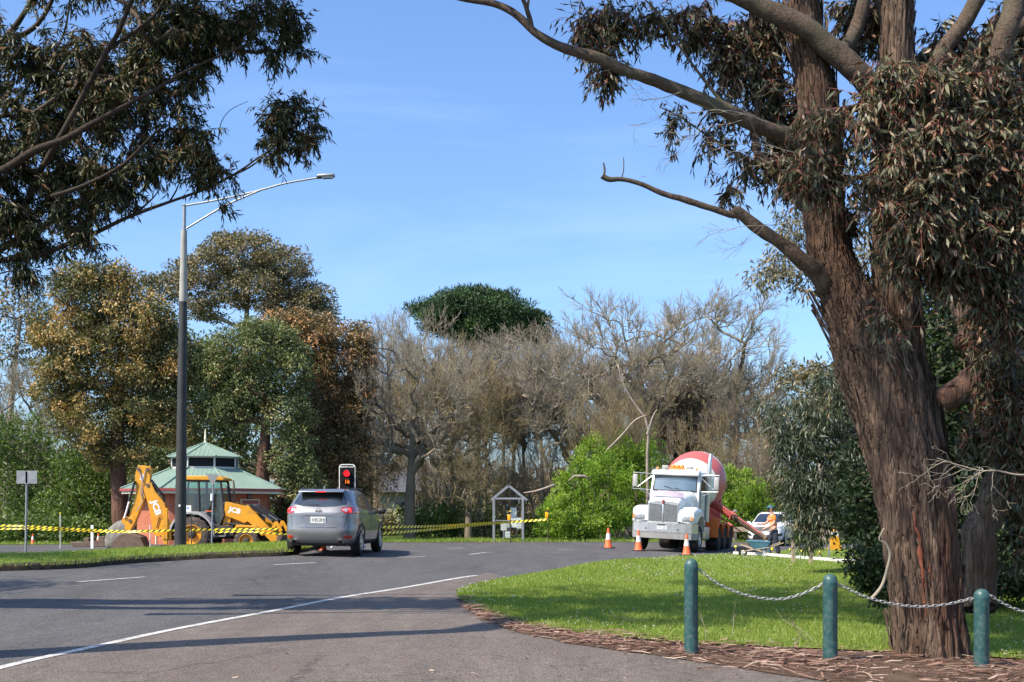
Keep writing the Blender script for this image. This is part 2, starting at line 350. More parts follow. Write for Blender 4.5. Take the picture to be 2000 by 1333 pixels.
M['blade'] = leafmat('grass_blade', [(0, (0.09, 0.14, 0.022)), (.5, (0.215, 0.30, 0.05)), (.85, (0.33, 0.38, 0.09)), (1, (0.46, 0.37, 0.21))], rough=.5, trans=.4, tint=(1.3, 1.3, .5))
M['litter'] = leafmat('bark_strips', [(0, (.07, .035, .025)), (.4, (.17, .085, .06)), (.75, (.27, .165, .12)), (1, (.4, .31, .24))], rough=.8, trans=0)
M['gumleaf'] = leafmat('gum_leaf', [(0, (.03, .022, .014)), (.25, (.045, .05, .024)), (.5, (.095, .1, .052)), (.64, (.19, .175, .10)), (.76, (.12, .055, .032)), (.9, (.22, .11, .065)), (1, (.34, .25, .17))], rough=.5, trans=.12, spec=.4)
M['leftleaf'] = leafmat('left_gum_leaf', [(0, (.02, .026, .012)), (.4, (.045, .058, .022)), (.68, (.09, .1, .038)), (.82, (.12, .07, .032)), (1, (.2, .1, .045))], rough=.5, trans=.12, spec=.35)
M['brownleaf'] = leafmat('olive_leaf', [(0, (0.052, 0.057, 0.023)), (.4, (0.130, 0.131, 0.046)), (.65, (0.286, 0.213, 0.072)), (1, (0.546, 0.325, 0.117))], rough=.5, trans=.2)
M['orangeleaf'] = leafmat('coppery_leaf', [(0, (0.068, 0.058, 0.026)), (.45, (0.189, 0.137, 0.058)), (.75, (0.405, 0.208, 0.091)), (1, (0.567, 0.325, 0.169))], rough=.5, trans=.2)
M['midleaf'] = leafmat('green_gum_leaf', [(0, (0.062, 0.083, 0.033)), (.5, (0.155, 0.188, 0.068)), (.85, (0.264, 0.262, 0.098)), (1, (0.434, 0.330, 0.135))], rough=.5, trans=.2)
M['backleaf'] = leafmat('back_gum_leaf', [(0, (0.078, 0.081, 0.046)), (.5, (0.182, 0.156, 0.078)), (.85, (0.312, 0.225, 0.104)), (1, (0.416, 0.300, 0.156))], rough=.5, trans=.2)
M['weepleaf'] = leafmat('weeping_gum_leaf', [(0, (.022, .034, .02)), (.5, (.06, .08, .045)), (.85, (.13, .15, .085)), (1, (.22, .15, .08))], rough=.42, trans=.15)
M['darkleaf'] = leafmat('cypress_spray', [(0, (.012, .025, .008)), (.6, (.03, .055, .014)), (1, (.06, .09, .022))], rough=.6, trans=.1)
M['pineleaf'] = leafmat('pine_needle', [(0, (0.018, 0.044, 0.016)), (.6, (0.039, 0.081, 0.026)), (1, (0.072, 0.130, 0.039))], rough=.6, trans=.08)
M['springleaf'] = leafmat('spring_leaf', [(0, (0.091, 0.165, 0.019)), (.5, (0.195, 0.319, 0.039)), (1, (0.364, 0.462, 0.091))], rough=.5, trans=.45, tint=(1.3, 1.35, .5))
M['willowleaf'] = leafmat('willow_leaf', [(0, (.045, .08, .016)), (.6, (.1, .155, .03)), (1, (.19, .25, .055))], rough=.5, trans=.35)
M['brownbush'] = leafmat('brown_shrub_leaf', [(0, (.05, .036, .024)), (.6, (.14, .1, .06)), (1, (.24, .19, .11))], rough=.6, trans=.15)
M['gumbark'] = barkmat('fibrous_bark', (.022, .013, .010), (.21, .145, .105), (.10, .05, .032), sc=13, stretch=(1, 1, .11), dist=.05)
M['darklimb'] = barkmat('dark_limb_bark', (.014, .010, .008), (.07, .05, .037), (.07, .06, .045), sc=22, stretch=(1, 1, 1), dist=.008)
M['limbbark'] = barkmat('limb_bark', (.03, .022, .017), (.14, .10, .076), (.08, .072, .048), sc=24, stretch=(1, 1, 1), dist=.008)
M['palebark'] = mat('smooth_pale_bark', (.26, .21, .17), rough=.8, var=.35, scale=5, bump=.4, bscale=20)
M['redbark'] = barkmat('red_bark', (.05, .024, .018), (.17, .095, .065), (.10, .045, .03), sc=9)
M['twig'] = mat('bare_twig', (.27, .232, .17), rough=.9, var=.25, scale=.6)
M['twigy'] = mat('lichen_twig', (.235, .185, .09), rough=.9, var=.3, scale=.6)
M['twigd'] = mat('brown_twig', (.165, .132, .092), rough=.9, var=.3, scale=.6)
M['redtwig'] = mat('red_twig', (.2, .05, .035), rough=.7, var=.3, scale=4)
M['innerbark'] = mat('orange_inner_bark', (.2, .062, .03), rough=.85, var=.4, scale=9, bump=.5, bscale=30, stretch=(1, 1, .3))

# ------------------------------------------------------------------ ground, road, lawn
def resample(P, n):
    P = np.asarray(P, float); d = np.concatenate([[0], np.cumsum(np.linalg.norm(np.diff(P, axis=0), axis=1))])
    # light smoothing by Catmull-Rom sampling
    t = np.linspace(0, d[-1], n); out = np.empty((n, P.shape[1]))
    for i, q in enumerate(t):
        k = min(max(np.searchsorted(d, q, 'right') - 1, 0), len(P) - 2); u = (q - d[k]) / max(d[k + 1] - d[k], 1e-9)
        p0, p1, p2, p3 = P[max(k - 1, 0)], P[k], P[k + 1], P[min(k + 2, len(P) - 1)]
        out[i] = .5 * (2 * p1 + (p2 - p0) * u + (2 * p0 - 5 * p1 + 4 * p2 - p3) * u * u + (3 * p1 - p0 - 3 * p2 + p3) * u ** 3)
    return out
def grid_faces(nu, nv):
    i = np.arange(nu - 1)[:, None] * nv + np.arange(nv - 1)[None, :]
    return np.stack([i, i + nv, i + nv + 1, i + 1], -1).reshape(-1, 4)
def ruled(name, A, B, nu, nv, dz, m, kind='structure', zfun=None, wob=0):
    A = resample([tuple(p)[:2] for p in A], nu); B = resample([tuple(p)[:2] for p in B], nu)
    t = np.linspace(0, 1, nv)[None, :, None]
    XY = A[:, None, :] * (1 - t) + B[:, None, :] * t
    if wob:
        for i in range(nu): XY[i, 0] += [wob * nz((i * .31, 1, 0)), wob * nz((i * .31, 5, 0))]
    Z = zg(XY[..., 0], XY[..., 1]) + dz
    if zfun is not None: Z = Z + zfun(t[0, :, 0])[None, :]
    o = np_mesh(name, np.concatenate([XY, Z[..., None]], -1).reshape(-1, 3), grid_faces(nu, nv), m, smooth=True)
    if kind: o['kind'] = kind
    return o, A, B

# far ground sheet to the horizon
gx = np.concatenate([np.linspace(-1500, -80, 12), np.arange(-75, 75, 1.5), np.linspace(80, 1500, 12)])
gy = np.concatenate([np.linspace(-300, -20, 6), np.arange(-15, 75, 1.2), np.linspace(80, 2000, 16)])
GX, GY = np.meshgrid(gx, gy, indexing='ij')
GZ = zg(GX, GY) - .07
g = np_mesh('ground', np.stack([GX, GY, GZ], -1).reshape(-1, 3), grid_faces(len(gx), len(gy)), M['grassground'], smooth=True); g['kind'] = 'structure'

far_edge = [(-70, 51), (-40, 51)] + [tuple(G(px, py))[:2] for px, py in ((0, 1064.5), (260, 1063.5), (560, 1061), (800, 1059.5), (960, 1059), (1240, 1059), (1400, 1058.5))] + [(20, 60), (34, 57), (70, 52)]
ruled('road', [(-70, -12), (-20, -12), (20, -12), (70, -12)], far_edge, 150, 110, 0.0, M['asphalt'])
verge, _, _ = ruled('verge', far_edge, [(x, y + 7) for x, y in far_edge], 150, 8, .015, M['grassground'])
# side driveway, browner, right of the white edge line
wl = [G(px, py) for px, py in ((-700, 1530), (-300, 1395), (0, 1306), (200, 1261), (400, 1219), (600, 1181), (750, 1155), (850, 1138), (930, 1125))]
ruled('driveway', wl[:], [(4, -10), (5, -6), (6, 0), (7, 5), (7, 10), (6, 13), (4, 16), (1.5, 20), (-.6, 26.2)], 90, 60, .004, M['drive'])
def ribbon(name, P, w, dz, m, n=60):
    P = resample([tuple(p)[:2] for p in P], n); T = norm(np.gradient(P, axis=0)); S = np.stack([-T[:, 1], T[:, 0]], 1) * w / 2
    A, B = P - S, P + S
    vs = np.stack([A, B], 1); Z = zg(vs[..., 0], vs[..., 1]) + dz
    o = np_mesh(name, np.concatenate([vs, Z[..., None]], -1).reshape(-1, 3), grid_faces(n, 2), m); o['kind'] = 'structure'; return o
ribbon('edge_line', wl, .13, .010, M['paint'], 120)
for a, b in (((150, 1138), (282, 1128)), ((536, 1104), (617, 1100)), ((778, 1089.5), (830, 1088)), ((918, 1084), (988, 1081.8)), ((1088, 1074.5), (1122, 1073)), ((870, 1072), (905, 1071))):
    ribbon('lane_dash', [G(*a), tuple((np.array(G(*a)) + np.array(G(*b))) / 2), G(*b)], .11, .010, M['paint'], 8)
ribbon('kerb_line', [G(1340, 1088.5), G(1420, 1084.5), G(1470, 1082)], .1, .012, M['paint'], 10)
ribbon('edge_line', [G(40, 1079), G(100, 1079.5), G(160, 1080)], .1, .012, M['paint'], 10)

# lawn island
near = [G(px, py) for px, py in ((893, 1160), (900, 1176), (930, 1196), (1000, 1219), (1150, 1242), (1340, 1260), (1500, 1267), (1700, 1276), (1900, 1285))] + [(9, 11.8), (16, 10)]
farl = [G(px, py) for px, py in ((893, 1160), (905, 1152), (950, 1139), (1000, 1129.5), (1130, 1106), (1240, 1094), (1330, 1088.5), (1420, 1084), (1520, 1078), (1640, 1072))] + [(22, 46), (40, 44)]
lawn, LA, LB = ruled('lawn', near, farl, 160, 60, .03, M['lawn'], wob=.05)
# bark and leaf litter bed in front of the lawn
litA = [G(px, py) for px, py in ((905, 1172), (935, 1203), (1010, 1235), (1180, 1268), (1400, 1300), (1600, 1330), (1800, 1350))] + [(9, 9.6), (15, 8)]
bed, _, _ = ruled('litter_bed', [(x, y) for x, y in resample([tuple(p)[:2] for p in litA], 60)], [(x + .1, y + .45) for x, y in LA], 90, 10, .012, M['soil'], wob=.22)

# median with kerb
kn = [(-30, 15), (-18, 18.6)] + [G(px, py, 0) for px, py in ((0, 1116), (246, 1102), (380, 1093.5), (548, 1086.5))] + [(-5.95, 30.2), (-5.9, 32), (-5.9, 33.8), (-6.1, 34.8)]
kf = [(-30, 19), (-19, 22.2), (-12.3, 26.4), (-10.2, 29.8), (-9.2, 31.6), (-8.2, 33.2), (-7.3, 34.3), (-6.7, 34.9), (-6.3, 35.0)]
KA = resample([tuple(p)[:2] for p in kn], 140); KB = resample([tuple(p)[:2] for p in kf], 140)
def median_mesh():
    prof = [(0, 0), (.002, .1), (.012, .15), (.05, .16)]
    vs = []
    for i in range(140):
        a, b = KA[i], KB[i]; d = (b - a)
        L_ = np.linalg.norm(d) or 1
        w = .05 * nz((i * .5, 0, 3))
        for t, h in ((0, -.05), (.02, .10 + w * .4), (.06 + w, .13 + w * .3), (.2, .145), (.32, .15)):
            q = a + d / L_ * t; vs.append((q[0], q[1], zf(*q) + h))
    return np.array(vs)
np_mesh('median_kerb', median_mesh(), grid_faces(140, 5), M['kerb'], smooth=True)['kind'] = 'structure'
def mz(t): return .12 + .10 * np.sin(np.clip(t, 0, 1) * math.pi)
t_ = np.linspace(0, 1, 14)[None, :, None]
off = norm(KB - KA) * .18
MX = (KA + off)[:, None, :] * (1 - t_) + KB[:, None, :] * t_
MZ = zg(MX[..., 0], MX[..., 1]) + np.where(t_[..., 0] > .97, -.05, mz(t_[..., 0]))
np_mesh('median_grass', np.concatenate([MX, MZ[..., None]], -1).reshape(-1, 3), grid_faces(140, 14), M['lawn'], smooth=True)['kind'] = 'structure'

def blades(name, XY, Z, H, W, m, lean=.35):
    n = len(XY); a = rng.uniform(0, 2 * math.pi, n)
    S = np.stack([np.cos(a), np.sin(a), np.zeros(n)], 1) * (W / 2)[:, None]
    base = np.concatenate([XY, Z[:, None]], 1)
    ld = rng.normal(0, 1, (n, 3)); ld[:, 2] = 0; ld = ld * (H * lean)[:, None]
    tip = base + ld; tip[:, 2] += H
    vs = np.stack([base - S, base + S, tip], 1).reshape(-1, 3)
    f = np.arange(n * 3).reshape(-1, 3)
    patch = np.array([nz((x, y, 0), .6) for x, y in XY[::8]]).repeat(8)[:n]
    at = np.clip(rng.beta(2, 2, n) * .75 + .12 + patch * .35, 0, 1)
    return np_mesh(name, vs, f, m, attr=at)
def lawn_points(n, tmax=1.0, pow_=2.2):
    # density falls with distance
    i = rng.uniform(0, 1, n * 6); t = rng.uniform(0, 1, n * 6)
    k = (i * 158).astype(int); u = i * 158 - k
    A = LA[k] * (1 - u)[:, None] + LA[k + 1] * u[:, None]; B = LB[k] * (1 - u)[:, None] + LB[k + 1] * u[:, None]
    P = A * (1 - t)[:, None] + B * t[:, None]
    ln = np.linalg.norm(B - A, axis=1); w = ln * (12 / np.maximum(P[:, 1], 8)) ** pow_
    w *= (P[:, 1] > 10.5) * (np.abs(P[:, 0]) < P[:, 1] * .49 + .5)
    idx = rng.choice(len(P), size=n, replace=False, p=w / w.sum())
    return P[idx]
P = lawn_points(170000)
Z = zg(P[:, 0], P[:, 1]) + .02
dist = np.linalg.norm(P, axis=1)
gl = blades('lawn_grass', P, Z, rng.uniform(.025, .065, len(P)) * (1 + .25 * rng.random(len(P))), .006 + .0004 * dist, M['blade'])
tag(gl, 'short bright green grass of the lawn island', 'grass', kind='stuff')
P = lawn_points(1700, pow_=1.0); P = P[[nz((x, y, 2), .45) + .35 * nz((x, y, 5), 1.7) + .02 * (y - 20) > .12 for x, y in P]]
fl = MB()
for x, y in P:
    z = zf(x, y) + .07 + random.random() * .02; r = .004 + .00028 * y; a0 = random.random()
    fl.add([(x + r * math.cos(a0 + k * 1.2566), y + r * math.sin(a0 + k * 1.2566), z + .004 * (k % 2)) for k in range(5)], [(0, 1, 2, 3, 4)])
    fl.add([(x - r * .8, y, z - r), (x + r * .8, y, z - r), (x + r * .8, y, z + r * .6), (x - r * .8, y, z + r * .6)], [(0, 1, 2, 3)])
M['daisy'] = mat('daisy_petal', (.72, .7, .62), rough=.7)
tag(fl.build('daisies', M['daisy'], fix=False), 'tiny white daisies scattered over the lawn', 'flowers', kind='stuff')
# median blades
n = 42000; i = rng.uniform(0, 1, n) * 138; k = i.astype(int); u = (i - k)[:, None]; t = rng.uniform(-.06, 1, n)[:, None] ** 1.0
A = (KA + off * .6)[k] * (1 - u) + (KA + off * .6)[k + 1] * u; B = KB[k] * (1 - u) + KB[k + 1] * u; P = A * (1 - t) + B * t
Z = zg(P[:, 0], P[:, 1]) + mz(np.clip(t[:, 0], 0, 1)) - .02
gm = blades('median_grass_blades', P, Z, rng.uniform(.04, .11, n), .009 + .0003 * P[:, 1], M['blade'])
tag(gm, 'rough green grass along the raised median', 'grass', kind='stuff')
# verge blades
n = 30000; x = rng.uniform(-34, 34, n); fe = resample(far_edge, 400); y = np.interp(x, fe[:, 0], fe[:, 1]) + rng.uniform(-.1, 5, n) ** 1.0
gv = blades('verge_grass', np.stack([x, y], 1), zg(x, y), rng.uniform(.06, .2, n), np.full(n, .035), M['blade'])
tag(gv, 'longer grass on the far verge below the trees', 'grass', kind='stuff')

# litter strips
def strips(n, P, Zb, L, W, name, m, up=.02):
    a = rng.normal(.1, .75, n); T = np.stack([np.cos(a), np.sin(a), rng.normal(0, .09, n)], 1); S = np.stack([-np.sin(a), np.cos(a), rng.normal(0, .35, n)], 1)
    c = np.concatenate([P, Zb[:, None]], 1); c[:, 2] += rng.uniform(.003, up, n)
    bend = rng.normal(0, .12, n)[:, None] * L[:, None]
    vs = []
    for u_ in (-.5, 0, .5):
        q = c + T * (L * u_)[:, None] + S * bend * (.25 - u_ * u_) * 4 * .5
        q[:, 2] += (.25 - u_ * u_) * L * rng.uniform(0, .12, n)
        w = (W * (1 - abs(u_)))[:, None]
        vs += [q - S * w / 2, q + S * w / 2]
    vs = np.stack(vs, 1).reshape(-1, 3); b = np.arange(n)[:, None] * 6
    f = np.concatenate([b + [0, 1, 3, 2], b + [2, 3, 5, 4]])
    at = rng.random(n); at = np.concatenate([at, at])
    return np_mesh(name, vs, f, m, attr=at)
LT = resample([tuple(p)[:2] for p in litA], 200)
LN = resample(LA, 200)
def bedpts(n):
    i = rng.uniform(.02, 1, n) ** .8 * 198; k = i.astype(int); t = rng.beta(2.2, 2.0, n)[:, None] * 1.3 - .15
    return LT[k] * (1 - t) + (LN[k] + [.05, .35]) * t + rng.normal(0, .05, (n, 2))
P = bedpts(9000)
ls = strips(len(P), P, zg(P[:, 0], P[:, 1]) + .012, rng.gamma(2.2, .06, len(P)) + .03, rng.uniform(.006, .022, len(P)), 'bark_litter', M['litter'], .05)
tag(ls, 'reddish brown bark strips and dead leaves in a band along the lawn edge', 'litter', kind='stuff')
n = 900; px = rng.uniform(300, 1500, n); py = rng.uniform(1170, 1333, n)
Y = FPX * CAM_H / (py - HORIZON); P = np.stack([(px - 1000) / FPX * Y, Y], 1); keep = (rng.random(n) < np.clip((px - 500) / 800 + (py - 1200) / 300, .03, 1)) ; P = P[keep]
tag(strips(len(P), P, zg(P[:, 0], P[:, 1]) + .008, rng.gamma(1.5, .025, len(P)) + .01, rng.uniform(.004, .014, len(P)), 'scattered_leaves', M['litter'], .006), 'few dry leaves and twigs scattered on the driveway asphalt', 'leaves', kind='stuff')

# ------------------------------------------------------------------ vegetation generators
def leaf_batch(P, D, L, Wd, near=False, hang=0.0):
    n = len(P); D = norm(D); rv = rng.normal(0, 1, (n, 3)); S = norm(np.cross(D, rv)); Nn = np.cross(S, D)
    if near: T = [(0, 0, 0), (.28, .5, .06), (.28, -.5, .06), (.68, .42, 0), (.68, -.42, 0), (1, 0, -.14)]
    else: T = [(0, 0, 0), (.42, .5, .08), (1, 0, 0), (.42, -.5, .08)]
    vs = np.stack([P + D * (L * u)[:, None] + S * (Wd * v)[:, None] + Nn * (L * w)[:, None] for u, v, w in T], 1).reshape(-1, 3)
    b = np.arange(n)[:, None]
    if near: return vs, [np.concatenate([b * 6 + [0, 2, 1], b * 6 + [3, 4, 5]]), b * 6 + [1, 2, 4, 3]], 3
    return vs, [b * 4 + [0, 1, 2, 3]], 1
def leaf_obj(name, P, D, L, Wd, m, parent, near=False, bias=None):
    vs, fs, k = leaf_batch(P, D, L, Wd, near); n = len(P)
    at = rng.random(n) if bias is None else np.clip(bias, 0, 1)
    at = np.concatenate([at] * k)
    o = np_mesh(name, vs, fs, m, parent, attr=at); o['kind'] = 'stuff'
    return o
def segs_arrays(P0, P1, R0, R1, n=3):
    T = norm(P1 - P0); ref = np.where(np.abs(T[:, 2:3]) < .9, np.array([[0, 0, 1.]]), np.array([[1., 0, 0]]))
    A = norm(np.cross(T, ref)); B = np.cross(T, A); vs = []
    for P_, R_ in ((P0, R0), (P1, R1)):
        for k in range(n):
            a = 2 * math.pi * k / n; vs.append(P_ + (A * math.cos(a) + B * math.sin(a)) * R_[:, None])
    vs = np.stack(vs, 1).reshape(-1, 3); b = np.arange(len(P0))[:, None] * (2 * n)
    f = np.concatenate([b + [k, (k + 1) % n, n + (k + 1) % n, n + k] for k in range(n)])
    return vs, f
def segs_obj(name, S, m, parent, n=3, kind=None):
    P0, P1, R0, R1 = [np.concatenate(q) for q in zip(*S)]
    vs, f = segs_arrays(P0, P1, R0, R1, n)
    o = np_mesh(name, vs, f, m, parent, smooth=n > 4)
    if kind: o['kind'] = kind
    return o
def grow(P, D, Ln, Rd, levels, kids, ratio, ang, steps=4, jit=.16, up=.05, rr=.5, tmin=.2, minr=.004):
    """vectorised branching; returns per-level segment tuples, and the final tips"""
    out = []
    for lv in range(levels):
        N = len(P); pos = P.copy(); d = norm(D); nodes = [pos.copy()]; dirs = [d.copy()]; rads = [Rd.copy()]
        for s in range(steps):
            d = norm(d + rng.normal(0, jit, (N, 3)) + np.array([0, 0, up])); pos = pos + d * (Ln / steps)[:, None]
            nodes.append(pos.copy()); dirs.append(d.copy()); rads.append(np.maximum(Rd * (1 - .62 * (s + 1) / steps), minr * .7))
        for s in range(steps): out.append((lv, (nodes[s], nodes[s + 1], rads[s], rads[s + 1])))
        if lv == levels - 1: break
        nd = np.stack(nodes); dd = np.stack(dirs); rd = np.stack(rads); k = kids[lv]
        t = rng.uniform(tmin, 1, (N, k)); t[:, 0] = 1.0; f = t * steps; i0 = np.minimum(f.astype(int), steps - 1); fr = (f - i0)[..., None]
        ar = np.arange(N)[:, None]
        Pc = nd[i0, ar] * (1 - fr) + nd[i0 + 1, ar] * fr; Dc = dd[i0, ar]; Rc = rd[i0, ar]
        rv = norm(rng.normal(0, 1, (N, k, 3))); side = norm(np.cross(Dc, rv)); an = rng.normal(ang, ang * .3, (N, k))[..., None]; an[:, 0] *= .35
        Dn = Dc * np.cos(an) + side * np.sin(an)
        P = Pc.reshape(-1, 3); D = Dn.reshape(-1, 3); Ln = (Ln[:, None] * ratio * rng.uniform(.6, 1.25, (N, k)) * (1.15 - .45 * t)).reshape(-1); Rd = np.maximum((Rc * rr * rng.uniform(.7, 1.2, (N, k))).reshape(-1), minr)
    return out, pos, d
def skeleton(base, targets, r_tip=.012, power=.5, sag=.12, up_pen=.8, seed=0):
    """base: list of (pos, radius) trunk nodes; connects every target to the growing limb system"""
    pos = [np.array(b[0], float) for b in base]; par = [i - 1 for i in range(len(base))]; cnt = [0.0] * len(base)
    T = np.array(targets); root = pos[len(base) // 2]
    order = np.argsort(np.linalg.norm(T - root, axis=1)); ends = []
    for ti in order:
        t = T[ti]; A = np.array(pos); dv = t - A; dist = np.linalg.norm(dv, axis=1)
        cost = dist + up_pen * np.maximum(A[:, 2] - t[2] + .15 * dist, 0); j = int(np.argmin(cost)); d = dist[j]
        k = max(2, min(5, int(d / .6) + 2)); a = A[j]; prev = j
        j1 = rng.normal(0, .09, 3) * d
        for s in range(1, k + 1):
            u = s / k; p = a + (t - a) * u + np.array([0, 0, -sag * d]) * math.sin(u * math.pi) * .6 + j1 * math.sin(u * math.pi) + rng.normal(0, .02, 3) * d
            if s == k: p = t
            pos.append(p); par.append(prev); cnt.append(0); prev = len(pos) - 1
        ends.append(prev)
    c = np.zeros(len(pos))
    for e in ends: c[e] += 1
    for i in range(len(pos) - 1, 0, -1):
        if par[i] >= 0: c[par[i]] += c[i]
    pos = np.array(pos); rad = r_tip * np.maximum(c, 1) ** power
    nb = len(base); idx = np.arange(nb, len(pos)); pr = np.array(par)[idx]
    brr = np.array([b[1] for b in base])
    rp = rad[pr].copy(); isb = pr < nb; rp[isb] = np.minimum(rad[idx][isb] * 1.15, brr[pr[isb]])
    return (pos[pr], pos[idx], np.minimum(rp, rad[idx] * 1.6), rad[idx]), pos, rad
def ellip(n, c, r, shell=.0):
    v = norm(rng.normal(0, 1, (n, 3))); q = rng.uniform(shell, 1, n) ** (1 / 2.2 if shell == 0 else 1)
    return np.array(c) + v * q[:, None] * np.array(r)
def blobs(specs, Y, dr=1.0):
    """specs: (px, py, rx, ry[, dY[, weight]]) crown masses given in photo pixels at a distance -> world ellipsoids"""
    out = []
    for s in specs:
        px, py, rx, ry = s[:4]; y = Y + (s[4] if len(s) > 4 else 0); c = Wp(px, py, y); k = y / FPX
        out.append((np.array(c), np.array([rx * k, rx * k * dr, ry * k])))
    return out
def crown(bl, nclump, cl_r, per, L, Wd, droop=.4, flat=.75, shell=.45, flush=.3, inner=.0):
    """clump centres and leaves; returns clump centres, leaf P, D, L, W, bias"""
    vol = np.array([(r[0] * r[2]) for c, r in bl]); ns = np.maximum((vol / vol.sum() * nclump).astype(int), 2)
    C = np.concatenate([ellip(k, c, r, shell) for (c, r), k in zip(bl, ns)]); n = len(C)
    cr_ = cl_r * rng.uniform(.5, 1.4, n); tone = np.where(rng.random(n) < flush, rng.normal(.42, .1, n), rng.normal(0, .07, n))   # some sprays carry pale new growth
    m = (per * (cr_ / cl_r) ** 2 * rng.uniform(.7, 1.3, n)).astype(int); ci = np.repeat(np.arange(n), m); k = len(ci)
    v = norm(rng.normal(0, 1, (k, 3))); q = rng.uniform(.35, 1, k) ** .7
    P = C[ci] + v * (q * cr_[ci])[:, None] * np.array([1, 1, flat]); D = v * .8 + rng.normal(0, .5, (k, 3)) + np.array([0, 0, -droop])
    b = np.clip(.32 + tone[ci] + rng.normal(0, .12, k), 0, 1)
    ki = int(k * inner)
    if ki:
        Pi = np.concatenate([ellip(max(1, int(ki * j / ns.sum())), c, r * .82) for (c, r), j in zip(bl, ns)]); ki = len(Pi)
        P = np.concatenate([P, Pi]); D = np.concatenate([D, rng.normal(0, .7, (ki, 3)) + np.array([0, 0, -droop])]); b = np.concatenate([b, np.clip(.32 + rng.normal(0, .12, ki), 0, 1)]); k = len(P)
    return C, P, D, L * rng.uniform(.6, 1.3, k), Wd * rng.uniform(.7, 1.3, k), b
def taper_trunk(pts, rads, m, parent, n=12, rough=.08, name='trunk', sub=6):
    P = resample([tuple(p) for p in pts], len(pts) * sub); r = np.interp(np.linspace(0, 1, len(P)), np.linspace(0, 1, len(rads)), rads)
    mb = MB(); mb.tube([tuple(q) for q in P], list(r), n)
    mb.v = [tuple(Vector(v) + Vector((nz(v, 3), nz(v, 3, 5), 0)) * rough * r[min(i // n, len(r) - 1)] * 2) for i, v in enumerate(mb.v)]
    return mb.build(name, m, parent, smooth=180, fix=False)
def gum(name, label, base_px, Y, trunk, bl, nclump, cl_r, per, L, Wd, leafm, barkm, droop=.4, flat=.75, cat='tree', group=None, dr=1.0, tipr=.012, near=False, shell=.45, sag=.12, flush=.3, inner=.0):
    """trunk: list of (px, py, radius_m) in photo pixels, first at the base"""
    tp = [Wp(a, b, Y) for a, b, _ in trunk]; z0 = zf(tp[0].x, tp[0].y); tp[0].z = z0 - .1
    root = thing(name, label, cat, (tp[0].x, tp[0].y, z0), 0, group); o = np.array(root.location)
    B = blobs(bl, Y, dr)
    C, P, D, Ls, Ws, b = crown(B, nclump, cl_r, per, L, Wd, droop, flat, shell, flush, inner)
    tr = [q[2] for q in trunk]; Pt = resample([tuple(q) for q in tp], len(tp) * 4); rt = np.interp(np.linspace(0, 1, len(Pt)), np.linspace(0, 1, len(tr)), tr)
    S, _, _ = skeleton([(Pt[i], rt[i]) for i in range(len(Pt) // 3, len(Pt))], C, tipr, .52, sag=sag)
    taper_trunk([Vector(q) - Vector(o) for q in tp], tr, barkm, root)
    segs_obj('branches', [(S[0] - o, S[1] - o, S[2], S[3])], barkm, root, 5, 'stuff')
    leaf_obj('crown', P - o, D, Ls, Ws, leafm, root, near, b)
    return root
def bush(name, label, bl, Y, nclump, cl_r, per, L, Wd, leafm, cat='shrub', droop=0.0, stems=6, stemm=None, group=None, dr=1.0, spiky=False, shell=.3):
    B = blobs(bl, Y, dr); c0 = B[0][0]; z0 = zf(c0[0], c0[1]); root = thing(name, label, cat, (c0[0], c0[1], z0), 0, group); o = np.array(root.location)
    C, P, D, Ls, Ws, b = crown(B, nclump, cl_r, per, L, Wd, droop, .9, shell)
    keep = P[:, 2] > z0 - .05; P, D, Ls, Ws, b = P[keep], D[keep], Ls[keep], Ws[keep], b[keep]
    base = []
    for k in range(3): base.append((np.array([c0[0], c0[1], z0 + k * .25]), .08))
    S, _, _ = skeleton(base, C[C[:, 2] > z0 + .2][:220], .008, .5, sag=-.05)
    segs_obj('branches', [(S[0] - o, S[1] - o, S[2], S[3])], stemm or M['twigd'], root, 4, 'stuff')
    leaf_obj('foliage', P - o, D, Ls, Ws, leafm, root, False, b)
    return root
BV = {}
